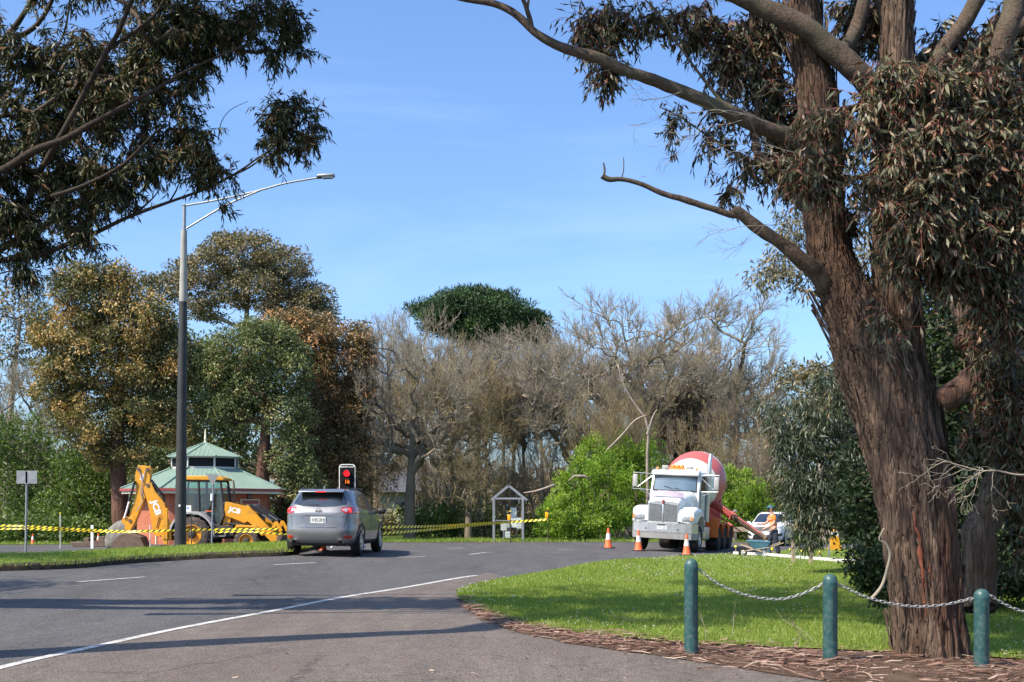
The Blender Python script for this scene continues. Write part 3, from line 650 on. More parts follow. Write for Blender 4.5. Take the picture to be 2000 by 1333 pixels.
def bare_variant(kind, seed):
    """meshes of one leafless tree 12 m tall; placed trees share them"""
    if (kind, seed) in BV: return BV[(kind, seed)]
    global rng
    keep = rng; rng = np.random.default_rng(1000 + seed * 7 + len(kind))
    if kind == 'scrub':
        nt = 7; P = np.zeros((nt, 3)); P[:, :2] = rng.normal(0, .5, (nt, 2)); P[:, 2] = -.1; D = np.array([[0, 0, 1.0]]) + rng.normal(0, .16, (nt, 3))
        out, tip, td = grow(P, D, np.full(nt, 4.6) * rng.uniform(.85, 1.1, nt), np.full(nt, .09), 5, (7, 6, 5, 4), .55, .4, steps=3, jit=.12, up=.16, rr=.5, tmin=.25, minr=.0085)
        k = 12 / np.percentile(tip[:, 2], 98); G_ = [[], [], []]
        for l, (p, q, c, d) in out: G_[0 if l < 2 else 1 if l == 2 else 2].append((p * k, q * k, c, d))
    else:
        Rx, z0, zt, r, ncl, st, dw = dict(slim=(1.9, 4.2, 12, .17, 120, 4, .5), dome=(5.4, 3.6, 12, .36, 260, 4, .1), wide=(6.6, 4.4, 12, .36, 260, 3, .0), dark=(6.0, 2.6, 12, .5, 280, 3, .0))[kind]
        zc = (z0 + zt) / 2; hz = (zt - z0) / 2 - .5; lobes = [(np.array([0, 0, zc]), np.array([Rx * .8, Rx * .8, hz]))]
        for j in range(7):
            aa = j * .9 + rng.normal(0, .3); rr_ = Rx * rng.uniform(.45, .7); lobes.append((np.array([rr_ * math.cos(aa), rr_ * math.sin(aa), zc + hz * rng.uniform(-.45, .4)]), np.array([Rx * .42, Rx * .42, hz * rng.uniform(.35, .55)])))
        lobes = [(np.array([c[0], c[1], min(c[2], zt - .7 - q[2])]), q) for c, q in lobes]
        C = np.concatenate([ellip(int(ncl * (.35 if j == 0 else .65 / 7)), c, q, .45) for j, (c, q) in enumerate(lobes)])
        lean = rng.normal(0, .25, 2); base = [(np.array([lean[0] * t * t, lean[1] * t * t, -.1 + (zc * .95) * t]), r * (1 - .82 * t)) for t in np.linspace(0, 1, 9)]
        S, pos, rad = skeleton(base, C, .02, .52, sag=-.08, up_pen=1.6)
        n = len(C); od = norm(C - np.array([0, 0, zc - hz * .8])); P = np.repeat(C, st, 0); D = np.repeat(od, st, 0) + rng.normal(0, .55, (n * st, 3)) + np.array([0, 0, .12 + dw])
        out, tip, td = grow(P, D, rng.uniform(.5, 1.15, n * st), np.full(n * st, .02), 3, (5, 4), .62, .5, steps=2, jit=.17, up=.08, rr=.75, tmin=.15, minr=.0085)
        tb = (np.array([b_[0] for b_ in base[:-1]]), np.array([b_[0] for b_ in base[1:]]), np.array([b_[1] for b_ in base[:-1]]), np.array([b_[1] for b_ in base[1:]]))
        big = S[2] > .075; k = 12 / np.percentile(tip[:, 2], 99.9); G_ = [[tuple(x * k if i < 2 else x for i, x in enumerate(tb)), (S[0][big] * k, S[1][big] * k, S[2][big], S[3][big])], [(S[0][~big] * k, S[1][~big] * k, S[2][~big], S[3][~big])], [(p * k, q * k, c, d) for l, (p, q, c, d) in out]]
    def mk(i, n, m):
        ob = segs_obj('x', G_[i], m, None, n); me = ob.data; bpy.data.objects.remove(ob); me.materials.clear(); return me
    rng = keep
    BV[(kind, seed)] = (mk(0, 8, None), mk(1, 5, None), mk(2, 3, None)); return BV[(kind, seed)]
BM = {}
def bare(name, label, px, Y, py_top, kind='dome', seed=0, m='twig', m2=None, group=None, wide=1.0, rot=None):
    x = (px - 1000) / FPX * Y; z0 = zf(x, Y); h = CAM_H - (py_top - HORIZON) / FPX * Y - z0
    root = thing(name, label, 'tree', (x, Y, z0), rng.uniform(0, 6.28) if rot is None else rot, group); root.scale = (h / 12 * wide, h / 12 * wide, h / 12)
    for nm, me, mm, kd in zip(('trunk', 'limbs', 'twigs'), bare_variant(kind, seed), ('twigd', m, m2 or m), ('stuff', 'stuff', 'stuff')):
        if not me.materials: me.materials.append(None)
        o = bpy.data.objects.new(nm, me); COL.objects.link(o); o.parent = root
        o.material_slots[0].link = 'OBJECT'; o.material_slots[0].material = M[mm]
        o['kind'] = kd
    return root

# ------------------------------------------------------------------ background trees
gum('gum_tree', 'broad brown-green gum tree behind the digger arm, trunk dark red', 235, 58, [(238, 1056, .5), (236, 1000, .42), (232, 930, .36), (228, 870, .32), (235, 760, .26), (240, 640, .15)],
    [(180, 575, 82, 68), (130, 650, 70, 62), (270, 640, 88, 70), (195, 700, 125, 85), (120, 760, 60, 60), (290, 760, 90, 80), (200, 830, 105, 62), (330, 690, 60, 70), (150, 545, 50, 36), (225, 545, 45, 34), (330, 830, 70, 50), (235, 890, 70, 30)],
    900, .42, 75, .17, .08, M['brownleaf'], M['redbark'], droop=.35, shell=.6, flush=.42, inner=.45)
gum('gum_tree', 'tall umbrella-crowned gum tree rising behind the street light pole', 480, 84, [(470, 1045, .5), (472, 900, .4), (475, 760, .33), (480, 650, .25), (485, 560, .12)],
    [(470, 500, 95, 40), (400, 530, 70, 42), (555, 520, 60, 45), (335, 560, 50, 30), (600, 580, 45, 38), (500, 560, 100, 45), (390, 600, 60, 30), (290, 555, 28, 20), (560, 600, 60, 40), (625, 600, 25, 30), (440, 470, 40, 14), (500, 466, 40, 12), (640, 640, 20, 25)],
    520, .66, 70, .24, .1, M['backleaf'], M['palebark'], droop=.3, flat=.55, tipr=.012, inner=.15)
gum('gum_tree', 'rounded green gum tree with shaggy red trunk behind the pavilion roof', 515, 58.5, [(512, 1052, .42), (512, 960, .38), (515, 900, .34), (518, 850, .26), (522, 780, .2)],
    [(500, 680, 90, 50), (560, 720, 60, 60), (440, 730, 60, 50), (480, 760, 70, 60), (560, 810, 55, 50), (430, 800, 60, 45), (520, 650, 60, 30), (400, 700, 40, 45), (570, 890, 50, 60), (590, 960, 50, 60)],
    600, .44, 72, .17, .07, M['midleaf'], M['redbark'], droop=.3, shell=.6, inner=.35)
gum('gum_tree', 'coppery-leaved gum tree between the green gum and the bare trees', 640, 62, [(650, 1052, .4), (645, 960, .34), (650, 880, .3), (640, 800, .24), (620, 700, .16)],
    [(560, 640, 45, 40), (610, 660, 70, 52), (660, 720, 60, 60), (690, 790, 45, 60), (620, 780, 60, 60), (590, 640, 50, 35), (700, 650, 30, 30), (712, 680, 25, 40), (670, 860, 60, 45), (640, 900, 60, 50), (600, 860, 40, 50), (690, 940, 45, 50)],
    640, .46, 72, .18, .08, M['orangeleaf'], M['palebark'], droop=.3, shell=.6, flush=.35, inner=.35)
gum('gum_tree', 'thin hazy gum tree at the far left edge of the photo', 20, 82, [(10, 1045, .35), (15, 900, .28), (25, 750, .2), (40, 620, .12)],
    [(60, 570, 40, 32), (30, 610, 50, 36), (80, 640, 30, 40), (20, 680, 45, 40), (75, 730, 30, 40), (-20, 600, 40, 60), (45, 760, 30, 25)],
    95, 1.15, 42, .36, .12, M['backleaf'], M['palebark'], droop=.5, tipr=.016)
gum('pine_tree', 'dark green flat-topped pine rising above the bare trees', 930, 112, [(925, 1040, .7), (928, 900, .6), (930, 760, .5), (935, 690, .35), (935, 640, .2)],
    [(930, 605, 90, 30), (930, 590, 80, 18), (860, 612, 55, 24), (1000, 615, 55, 28), (1035, 640, 35, 28), (940, 640, 70, 26), (1055, 665, 22, 16), (820, 604, 28, 10), (900, 585, 60, 16), (960, 582, 55, 13), (1045, 620, 25, 20), (880, 640, 45, 18), (985, 640, 60, 20), (930, 668, 45, 14), (1020, 662, 40, 14), (860, 640, 40, 16), (1065, 655, 14, 18)],
    380, 1.0, 110, .42, .09, M['pineleaf'], M['twigd'], droop=-.5, flat=.5, tipr=.018, cat='pine', shell=.55, inner=.3)
gum('gum_tree', 'small flat-topped gum tree seen left of the huge trunk', 1590, 62, [(1610, 1050, .3), (1605, 900, .25), (1600, 800, .18), (1590, 760, .1)],
    [(1570, 735, 32, 14), (1600, 728, 30, 12), (1625, 760, 35, 25), (1590, 790, 45, 25), (1640, 820, 45, 40), (1560, 742, 16, 10)],
    80, .8, 55, .3, .12, M['backleaf'], M['palebark'], flat=.6)
gum('gum_tree', 'brown-leaved small tree standing above the bright willow clump', 1350, 74, [(1345, 1050, .25), (1345, 960, .22), (1345, 880, .16), (1345, 820, .1)],
    [(1350, 785, 42, 32), (1335, 830, 50, 40), (1380, 830, 35, 38), (1310, 860, 32, 30), (1365, 870, 45, 32)],
    120, .8, 55, .3, .12, M['brownbush'], M['twigd'])
gum('gum_tree', 'dark evergreen in the gap behind the brick pavilion', 330, 78, [(340, 1050, .35), (340, 930, .3), (340, 850, .2), (345, 780, .1)],
    [(340, 760, 60, 60), (400, 720, 70, 60), (470, 860, 60, 60), (420, 820, 70, 60), (480, 780, 60, 50), (330, 860, 80, 70), (400, 900, 60, 60), (290, 930, 60, 60), (450, 960, 60, 60), (360, 690, 50, 50)],
    320, .9, 60, .3, .13, M['midleaf'], M['twigd'], inner=.3)

# bare deciduous trees
bare('bare_tree', 'dark-limbed spreading bare tree just right of the silver car', 800, 64, 612, 'dark', 0, 'twigd', 'twig', wide=.72, rot=1.0)
bare('bare_tree', 'bare tree rising between the coppery gum and the dark bare tree', 735, 76, 622, 'dome', 1, 'twigd', 'twig', wide=.55)
bare('bare_tree', 'spreading bare tree with yellow lichen behind the tape', 885, 67, 652, 'wide', 0, 'twigy', 'twigy', wide=.62)
bare('bare_tree', 'tall bare tree under the left end of the pine', 830, 80, 603, 'dome', 0, 'twig', 'twig', wide=.66)
bare('bare_tree', 'yellowish bare tree whose low limbs reach over the tape', 915, 64, 800, 'dark', 1, 'twigy', 'twigy', wide=.8, rot=2.6)
for px, Y, top, sd, lab in ((985, 70, 640, 0, 'slim upright bare tree directly above the steel kiosk frame'), (1022, 74, 632, 1, 'slim upright bare tree just right of the kiosk frame'), (1060, 68, 650, 0, 'slim upright bare tree above the orange-lamp picket'), (948, 72, 662, 1, 'slim bare tree just left of the kiosk frame'), (902, 78, 650, 0, 'slim bare tree beneath the middle of the pine crown'), (1003, 80, 638, 1, 'thin pale tree behind the kiosk gable')):
    bare('bare_tree', lab, px, Y, top, 'slim', sd, 'twig', 'twigd' if sd == 1 else 'twig', group='slim bare trees around the kiosk')
bare('bare_tree', 'large grey bare tree with a rounded top left of the truck', 1145, 76, 650, 'dome', 0, 'twig', wide=.8)
bare('bare_tree', 'tallest pale bare tree above the truck cab', 1238, 80, 556, 'dome', 0, 'twig', wide=1.25, rot=2.2)
bare('bare_tree', 'tall bare tree above the red mixer drum', 1345, 83, 612, 'dome', 1, 'twig', wide=.8)
bare('bare_tree', 'wide airy bare tree against the sky right of the others', 1438, 84, 592, 'wide', 1, 'twigd', 'twig', wide=.7)
bare('bare_tree', 'low brown bare tree behind the worker', 1460, 72, 750, 'dark', 0, 'twigd', 'twigd', wide=.8)
bare('bare_tree', 'grey bare tree at the far left behind the willows', 30, 76, 700, 'dome', 0, 'twig', wide=.8)
bare('bare_tree', 'tangled bare tree behind the red lamp of the signal', 690, 80, 720, 'dark', 1, 'twigd')
for px, Y, top, sd, mm, lab in ((1190, 66, 760, 0, 'twigy', 'yellow-twigged multi-stemmed tree behind the truck exhaust'), (1400, 68, 800, 1, 'twigy', 'yellow-twigged multi-stemmed tree right of the drum'), (1125, 68, 790, 1, 'twigy', 'yellow-twigged scrub above the bright green shrub'), (1240, 72, 740, 1, 'twigd', 'brown many-stemmed tree behind the cab roof'), (1340, 76, 760, 0, 'twigd', 'brown many-stemmed tree behind the drum top'), (840, 70, 860, 0, 'twigd', 'brown scrub behind the tape right of the car'), (930, 66, 880, 1, 'twigd', 'brown scrub left of the kiosk'), (1010, 66, 890, 0, 'twigd', 'brown scrub seen through the kiosk frame'), (700, 68, 870, 1, 'twigd', 'brown scrub behind the car roof'), (1450, 66, 860, 0, 'twigd', 'brown scrub above the worker'), (1500, 76, 770, 1, 'twigd', 'brown scrub left of the weeping gum'), (60, 70, 830, 1, 'twig', 'pale scrub behind the far left sign'), (890, 74, 800, 1, 'twig', 'pale scrub in the gap under the pine'), (1060, 74, 800, 0, 'twig', 'pale scrub right of the slim trees')):
    bare('bare_tree', lab, px, Y, top, 'scrub', sd, mm, mm)
# pale leaning dead trunk above the truck
dt = thing('dead_tree', 'pale forked dead tree leaning above the truck cab', 'tree', G(1262, 1056)); o_ = dt.location
def dpx(l, Y): return [Wp(a, b, Y) - o_ for a, b in l]
for l, r in (([(1266, 1052), (1264, 900), (1266, 850), (1262, 820), (1240, 790), (1222, 760), (1210, 730), (1207, 710)], [.12, .1, .09, .08, .07, .05, .04, .02]), ([(1264, 850), (1276, 812), (1284, 800)], [.08, .06, .03]), ([(1185, 880), (1215, 850), (1240, 822), (1262, 812)], [.05, .06, .05, .06])):
    MB().tube(resample([tuple(q) for q in dpx(l, 62)], 16).tolist(), list(np.interp(np.linspace(0, 1, 16), np.linspace(0, 1, len(r)), r)), 7).build('limb', M['palebark'], dt, smooth=180)
fb = thing('fallen_branch', 'pale curved dead branch reaching over the green willow clump', 'branch', G(1040, 1062))
MB().tube([Wp(a, b, 59) - fb.location for a, b in ((1022, 963), (1045, 960), (1062, 955), (1078, 949), (1084, 948))], [.02, .05, .06, .07, .06], 6).tube([Wp(a, b, 59) - fb.location for a, b in ((1110, 940), (1122, 930), (1140, 930), (1152, 936))], [.03, .06, .07, .05], 6).build('limb', M['palebark'], fb, smooth=180)

# shrubs and undergrowth
bush('willow_shrub', 'bright spring-green shrub left of the truck at the road edge', [(1120, 990, 58, 60), (1100, 1030, 50, 30), (1160, 1030, 60, 32), (1200, 1010, 42, 45), (1150, 930, 45, 35), (1105, 945, 20, 25), (1180, 905, 14, 26), (1135, 890, 12, 22), (1215, 950, 20, 40), (1085, 1010, 30, 30)], 61, 300, .36, 70, .17, .075, M['springleaf'], droop=-.7)
bush('willow_shrub', 'tall green willow clump rising behind the truck mirror', [(1200, 900, 55, 62), (1250, 930, 45, 70), (1160, 880, 30, 40), (1210, 980, 50, 70), (1265, 880, 25, 36)], 65, 280, .4, 60, .17, .07, M['springleaf'], droop=-.7)
bush('willow_shrub', 'feathery bright green willow right of the mixer drum', [(1440, 985, 45, 55), (1415, 1010, 40, 40), (1470, 1000, 30, 45), (1400, 960, 25, 35), (1450, 1030, 48, 22), (1425, 930, 10, 22), (1455, 925, 10, 20), (1480, 960, 14, 26)], 64, 260, .38, 62, .2, .06, M['springleaf'], droop=-.8)
bush('willow_tree', 'pale green willow at the far left behind the grey sign', [(60, 880, 60, 70), (20, 950, 60, 70), (110, 940, 60, 60), (80, 1000, 80, 40), (0, 860, 30, 60)], 66, 240, .8, 60, .2, .08, M['willowleaf'], cat='tree', droop=-.1)
bush('willow_tree', 'green leafy thicket between the grey sign and the boulder', [(170, 970, 60, 50), (130, 1010, 60, 40), (200, 1020, 50, 35), (150, 900, 50, 40), (210, 930, 30, 50)], 62, 220, .7, 60, .18, .08, M['willowleaf'], cat='tree', droop=0)
for px, py, rx, ry, Y, mm, lab in ((40, 1040, 60, 22, 56, 'willowleaf', 'low bright green weeds behind the left traffic cone'), (140, 1040, 60, 18, 56, 'willowleaf', 'low green weeds behind the white marker board'),
        (600, 1010, 60, 48, 68, 'midleaf', 'dark green shrub right of the pavilion behind the car'), (700, 1010, 60, 46, 72, 'brownbush', 'brown undergrowth behind the traffic signal'), (560, 1000, 30, 60, 62, 'orangeleaf', 'flowering brownish shrub at the right end of the pavilion'),
        (780, 1030, 70, 30, 74, 'midleaf', 'dark undergrowth right of the silver car'), (850, 1020, 60, 36, 66, 'willowleaf', 'olive undergrowth behind the barrier tape'), (930, 1020, 50, 36, 70, 'midleaf', 'dark green undergrowth left of the kiosk frame'),
        (1010, 1040, 50, 20, 78, 'brownbush', 'low brown undergrowth behind the kiosk frame'), (1070, 1030, 36, 30, 66, 'willowleaf', 'light green shrub behind the orange-lamp picket'), (1310, 1000, 90, 60, 76, 'midleaf', 'dark shrub mass behind the truck'),
        (1480, 960, 60, 80, 74, 'brownbush', 'brown thicket behind the worker'), (1560, 960, 70, 90, 70, 'midleaf', 'green thicket behind the weeping gum'), (1380, 930, 60, 60, 84, 'brownbush', 'brown thicket above the mixer chute'),
        (230, 1000, 60, 50, 76, 'midleaf', 'dark undergrowth behind the boulder'), (880, 960, 90, 60, 92, 'brownbush', 'brown twiggy thicket seen through the bare trees'), (1080, 950, 90, 80, 96, 'brownbush', 'far brown thicket behind the slim bare trees'), (700, 930, 80, 90, 90, 'brownbush', 'far brown thicket behind the signal')):
    bush('shrub', lab, [(px, py, rx, ry), (px - rx * .5, py + ry * .3, rx * .6, ry * .6), (px + rx * .5, py + ry * .25, rx * .6, ry * .6)], Y, 75, .7, 55, .2, .1, M[mm])
# a far wood closing the view behind the trees
C, P, D, Ls, Ws, b = crown([(np.array([x, 125 + 6 * math.sin(x), h / 2 - .3]), np.array([7, 4, h / 2])) for x, h in [(-75 + i * 7.5, (9.5 if -75 + i * 7.5 < -15 else 7.0) + 1.2 * math.sin(i * 1.7)) for i in range(21)]], 1100, 1.5, 34, .9, .4, .2)
fw = leaf_obj('far_wood', P, D, Ls, Ws, M['brownbush'], None, False, b); tag(fw, 'far brown-green wood closing the view below the trees', 'wood', kind='stuff')

# far house glimpsed through the branches
M['farwall'] = mat('far_wall', (.26, .26, .25), rough=.8); M['farroof'] = mat('far_roof', (.07, .07, .08), rough=.7)
M['darkglass'] = glassmat('dark_glass', (.012, .014, .018))
hs = thing('house', 'pale grey-roofed house glimpsed through the bare branches left of the kiosk', 'house', (-9, 104, -.3), .1)
MB().box((0, 0, 1.6), (13, 7, 3.2)).build('wall', M['farwall'], hs)
MB().prism([(-4.1, 3.2), (4.1, 3.2), (0, 5.6)], -7, 7, 'yz').build('roof', M['farroof'], hs)
for x in (-4, -1, 3): MB().box((x, -3.52, 1.7), (1.4, .08, 1.2)).build('window', M['darkglass'], hs)

# ------------------------------------------------------------------ left gum (crown over the road)
YL = 15.0
lt = thing('gum_tree', 'near gum tree whose dark branches fill the upper left corner', 'tree', (-11.5, 15.5, zf(-11.5, 15.5))); lo = np.array(lt.location)
def limb(parent, pts, Y, m, n=10, name='limb', dY=0, seg=7, o=None, bump=.12):
    """pts: (px, py, half width in px[, dY])"""
    P = [Wp(p[0], p[1], Y + (p[3] if len(p) > 3 else 0)) for p in pts]; o = Vector(o); r = [p[2] * (Y + (p[3] if len(p) > 3 else 0)) / FPX for p in pts]
    k = len(pts) * seg; PP = resample([tuple(q - o) for q in P], k); rr = np.interp(np.linspace(0, 1, k), np.linspace(0, 1, len(r)), r)
    for i in range(1, k - 1):
        f = noise.noise_vector(Vector((PP[i][0] * 1.3, PP[i][1] * 1.3, PP[i][2] * 1.3 + i * .05))); PP[i] += np.array(f) * rr[i] * .45
        rr[i] *= 1 + .10 * nz(tuple(PP[i]), 2.2)
    mb = MB(); mb.tube([tuple(q) for q in PP], list(rr), n)
    mb.v = [tuple(Vector(v) * 1.0 + (noise.noise_vector(Vector(v) * 9) * bump * rr[min(i // n, k - 1)])) for i, v in enumerate(mb.v)]
    ob = mb.build(name, m, parent, smooth=180, fix=False)
    return [(q + np.array(o), r_) for q, r_ in zip(PP, rr)]
LN_ = []
trunkL = [Vector((0, 0, -.2)), Vector((.3, .2, 2)), Vector((.8, 0, 4.2)), Vector((1.7, -.4, 6)), Vector((2.4, -.5, 7.4))]
taper_trunk(trunkL, [.55, .45, .38, .3, .2], M['limbbark'], lt, 16)
for pts in ([(-640, 640, 34), (-300, 590, 24), (-60, 530, 15), (0, 508, 12), (80, 497, 10), (180, 457, 8.5), (250, 425, 7.5), (320, 398, 6.5), (400, 370, 5), (450, 345, 4), (500, 318, 3), (560, 262, 2), (600, 230, 1.2)],
            [(-600, 560, 40), (-200, 520, 30), (0, 455, 24), (55, 392, 18), (84, 325, 13), (113, 255, 9), (150, 205, 6), (215, 190, 4), (330, 160, 3)],
            [(-400, 450, 30, -1), (-100, 370, 20, -1), (0, 335, 13, -1), (63, 296, 10, -1), (126, 273, 9, -1), (180, 242, 9, -1), (235, 212, 8, -1), (294, 182, 6, -1), (357, 143, 4, -1), (430, 110, 3, -1), (492, 82, 2, -1)],
            [(-400, 380, 16, .6), (0, 210, 6, .6), (55, 168, 5, .6), (92, 122, 4, .6), (126, 63, 3, .6), (139, -20, 2, .6)],
            [(84, 325, 8, -.7), (150, 210, 7, -.9), (210, 98, 6.5, -1), (232, 62, 6, -1.1), (262, -10, 5, -1.2)], [(215, 95, 5, -1), (294, 38, 4, -1), (330, -20, 3, -1)],
            [(100, 385, 6, -1), (168, 361, 4, -1), (210, 340, 4, -1), (252, 311, 4, -1), (294, 269, 3.5, -1), (322, 246, 2, -1)],
            [(-60, 520, 12, .8), (60, 455, 9, .8), (140, 410, 7, .8), (200, 370, 4, .8), (280, 330, 3, .8)], [(-300, 300, 20, 1), (-40, 120, 10, 1), (50, 20, 7, 1), (80, -60, 5, 1)], [(-60, 100, 8, .4), (60, 60, 6, .4), (110, -20, 5, .4)],
            [(330, 395, 2.5), (345, 370, 2), (352, 350, 1)], [(262, 418, 3), (265, 395, 2.5), (262, 360, 2)], [(267, 415, 3), (300, 385, 2), (315, 365, 1)], [(218, 440, 2.5), (200, 405, 2), (190, 400, 1)],
            [(440, 350, 2.5), (475, 330, 2.5), (500, 312, 2), (540, 285, 1.5)], [(426, 275, 1.2), (432, 240, 1), (450, 215, .8), (485, 198, .5)], [(-60, 560, 3), (20, 530, 2), (40, 560, 1.5), (50, 582, 1)]):
    LN_ += limb(lt, [(p[0], p[1], p[2] * .78) + tuple(p[3:]) for p in pts], YL, M['darklimb'], o=lt.location)
def near_foliage(parent, o, bl, nodes, nt, strands, per, L, Wd, leafm, twigm, Y, nsolo=300, droop=.8, sl=.35, tipr=.006, dr=.5, tone=0.0):
    B = blobs(bl, Y, dr); vol = np.array([r[0] * r[2] * (1 if len(s) < 6 else s[5]) for (c, r), s in zip(B, bl)]); ns = np.maximum((vol / vol.sum() * nt).astype(int), 1)
    C = np.concatenate([ellip(k, c, r) for (c, r), k in zip(B, ns)])
    S, _, _ = skeleton(nodes, C, tipr, .45, sag=.05, up_pen=.2)
    S = (S[0] - o, S[1] - o, np.minimum(S[2], .03), np.minimum(S[3], .028))
    n = len(C) * strands; base = np.repeat(C, strands, 0); tn = np.repeat(rng.normal(0, .1, len(C)), strands)
    d = norm(rng.normal(0, 1, (n, 3)) + np.array([0, 0, -.25])); ln = sl * rng.uniform(.5, 1.3, n); segs = []; LP = []; LD = []; LB_ = []
    p = base.copy(); steps = 3
    for s in range(steps):
        d = norm(d + np.array([0, 0, -.35 * droop]) + rng.normal(0, .15, (n, 3))); q = p + d * (ln / steps)[:, None]
        segs.append((p - o, q - o, np.full(n, tipr * .55), np.full(n, tipr * .35)))
        m = per // steps
        for k in range(m):
            u = rng.random(n)[:, None]; LP.append(p * (1 - u) + q * u); LD.append(norm(d * .45 + rng.normal(0, .5, (n, 3)) + np.array([0, 0, -droop * 1.15]))); LB_.append(tn)
        p = q
    segs_obj('branchlets', [S], M['limbbark'], parent, 5, 'stuff'); segs_obj('twigs', segs, twigm, parent, 3, 'stuff')
    P = np.concatenate(LP); D = np.concatenate(LD); tn = np.concatenate(LB_); N_ = len(P)
    Ls = L * rng.uniform(.5, 1.3, N_); Ws = Wd * rng.uniform(.7, 1.25, N_); b = np.clip(rng.beta(1.6, 1.9, N_) + tn + tone, 0, 1)
    infr = (np.abs(P[:, 0] / P[:, 1]) < 1000 / FPX) & ((P[:, 2] - CAM_H) / P[:, 1] < 990 / FPX)
    score = np.where(infr, -P[:, 1] / np.sqrt(Ls), -1e9); solo = np.argsort(-score)[:nsolo]; mask = np.ones(N_, bool); mask[solo] = False
    leaf_obj('foliage', P[mask] - o, D[mask], Ls[mask], Ws[mask], leafm, parent, L > .13, b[mask])
    # the leaves nearest to the viewer, one object each, sharing eight meshes
    tm = []
    for k in range(8):
        vs, fs, kk = leaf_batch(np.zeros((1, 3)), np.array([[0, 0, -1.]]), np.array([1.0]), np.array([Wd / L * (.8 + .07 * k)]), True)
        ob = np_mesh('leaf', vs, fs, leafm, None, attr=np.full(kk, (k + .5) / 8)); tm.append(ob.data); bpy.data.objects.remove(ob)
    for j, i in enumerate(solo):
        ob = bpy.data.objects.new('leaf', tm[min(7, int(b[i] * 8))]); COL.objects.link(ob); ob.parent = parent
        q = Vector((0, 0, -1)).rotation_difference(Vector(norm(D[i]))) @ Matrix.Rotation(random.uniform(0, 6.28), 3, 'Z').to_quaternion()
        ob.location = Vector(P[i] - o); ob.rotation_mode = 'QUATERNION'; ob.rotation_quaternion = q; ob.scale = (Ls[i],) * 3
near_foliage(lt, lo, [(60, 130, 90, 90), (90, 240, 130, 90), (40, 330, 110, 70), (200, 130, 110, 80), (330, 60, 110, 75), (300, 130, 80, 70), (430, 60, 90, 60), (520, 45, 70, 48), (575, 55, 32, 55), (545, 110, 26, 26), (390, 120, 50, 50), (210, 210, 110, 55),
                        (330, 235, 60, 50), (370, 290, 65, 60), (415, 330, 38, 45), (300, 310, 55, 45), (560, 250, 55, 62), (600, 265, 35, 45), (530, 290, 30, 22), (575, 200, 30, 26), (160, 340, 110, 60), (60, 420, 90, 60), (150, 420, 50, 45), (220, 370, 60, 40), (30, 480, 60, 40), (170, 470, 16, 16, 0, 2), (130, 485, 10, 12, 0, 2), (50, 530, 24, 22, 0, 2),
                        (430, 400, 10, 14, 0, 1.5), (-150, 250, 160, 260, 0, .6), (250, -60, 320, 60, 0, .5), (480, -250, 330, 70, 0, .4), (100, -260, 220, 90, 1, .25), (800, -330, 200, 50, 0, .25)],
             LN_, 980, 8, 12, .115, .0215, M['leftleaf'], M['darklimb'], YL, nsolo=300, dr=.8, sl=.27, tone=.03, droop=.6)

# a second gum of the same row off to the left, and one by the photographer: their crowns shade road and lawn
gum('gum_tree', 'roadside gum tree left of the frame that shades the road', -1600, 15, [(-1600, 1250, .45), (-1560, 900, .4), (-1500, 500, .33), (-1450, 100, .25), (-1400, -200, .12)],
    [(-1400, -150, 260, 130), (-1650, -60, 220, 130), (-1250, 60, 200, 100), (-1500, 180, 260, 90)], 110, .7, 45, .22, .08, M['leftleaf'], M['limbbark'])

gum('gum_tree', 'second roadside gum left of the frame beyond the first', -900, 21, [(-980, 1170, .4), (-960, 900, .35), (-920, 500, .28), (-880, 200, .2)],
    [(-760, 120, 190, 90), (-980, 60, 200, 110), (-880, 260, 180, 80), (-700, 330, 110, 60)], 110, .7, 45, .22, .08, M['leftleaf'], M['limbbark'])

gum('gum_tree', 'gum tree left of the photographer whose high limbs overhang the lawn', -700, 10.5, [(-760, 1320, .4), (-700, 700, .36), (-560, 100, .3), (-420, -420, .2)],
    [(-200, -560, 200, 50, 1.5), (150, -620, 220, 45, 3.0), (500, -540, 240, 36, 4.6), (850, -560, 240, 34, 3.2), (1150, -600, 200, 30, 2.2), (720, -480, 220, 26, 6.4), (350, -460, 160, 26, 6.6), (1050, -480, 220, 26, 5.4), (295, -421, 300, 60, 2.6), (657, -321, 260, 55, 3.6), (873, -537, 260, 60, 1.6), (14, -603, 260, 60, 1.1), (560, -430, 260, 60, 2.6), (960, -420, 240, 50, 2.8)], 420, .45, 70, .16, .05, M['leftleaf'], M['limbbark'], dr=1.0, sag=-.02)

# high crown of the gum behind the photographer, seen only by its dappled shade on the huge trunk
hg = thing('gum_tree', 'gum tree behind the photographer whose high crown shades the huge trunk', 'tree', (-3.5, -3, zf(-3.5, -3))); hgo = np.array(hg.location)
taper_trunk([Vector((0, 0, -.2)), Vector((.3, 1, 4)), Vector((1.2, 5, 8)), Vector((2.6, 9, 11))], [.5, .42, .34, .2], M['limbbark'], hg, 16)
HB = [(np.array([-2.7, 8.3, 12.0]), np.array([1.3, 1.3, 1.2])), (np.array([2.2, 9.4, 12.4]), np.array([2.0, 1.6, 1.6])), (np.array([4.8, 10.4, 12.8]), np.array([2.4, 1.8, 1.8])), (np.array([3.2, 8.8, 11.0]), np.array([1.8, 1.3, 1.1]))]
C, P, D, Ls, Ws, b = crown(HB, 120, .5, 75, .16, .045, .8)
S, _, _ = skeleton([(np.array([-3.5, -3, 0]) + np.array(q), .2) for q in ((1.2, 5, 8), (1.9, 7, 9.5), (2.6, 9, 11))], C, .01, .5, sag=0)
segs_obj('branches', [(S[0] - hgo, S[1] - hgo, S[2], S[3])], M['limbbark'], hg, 5, 'stuff'); leaf_obj('crown', P - hgo, D, Ls, Ws, M['leftleaf'], hg, False, b)

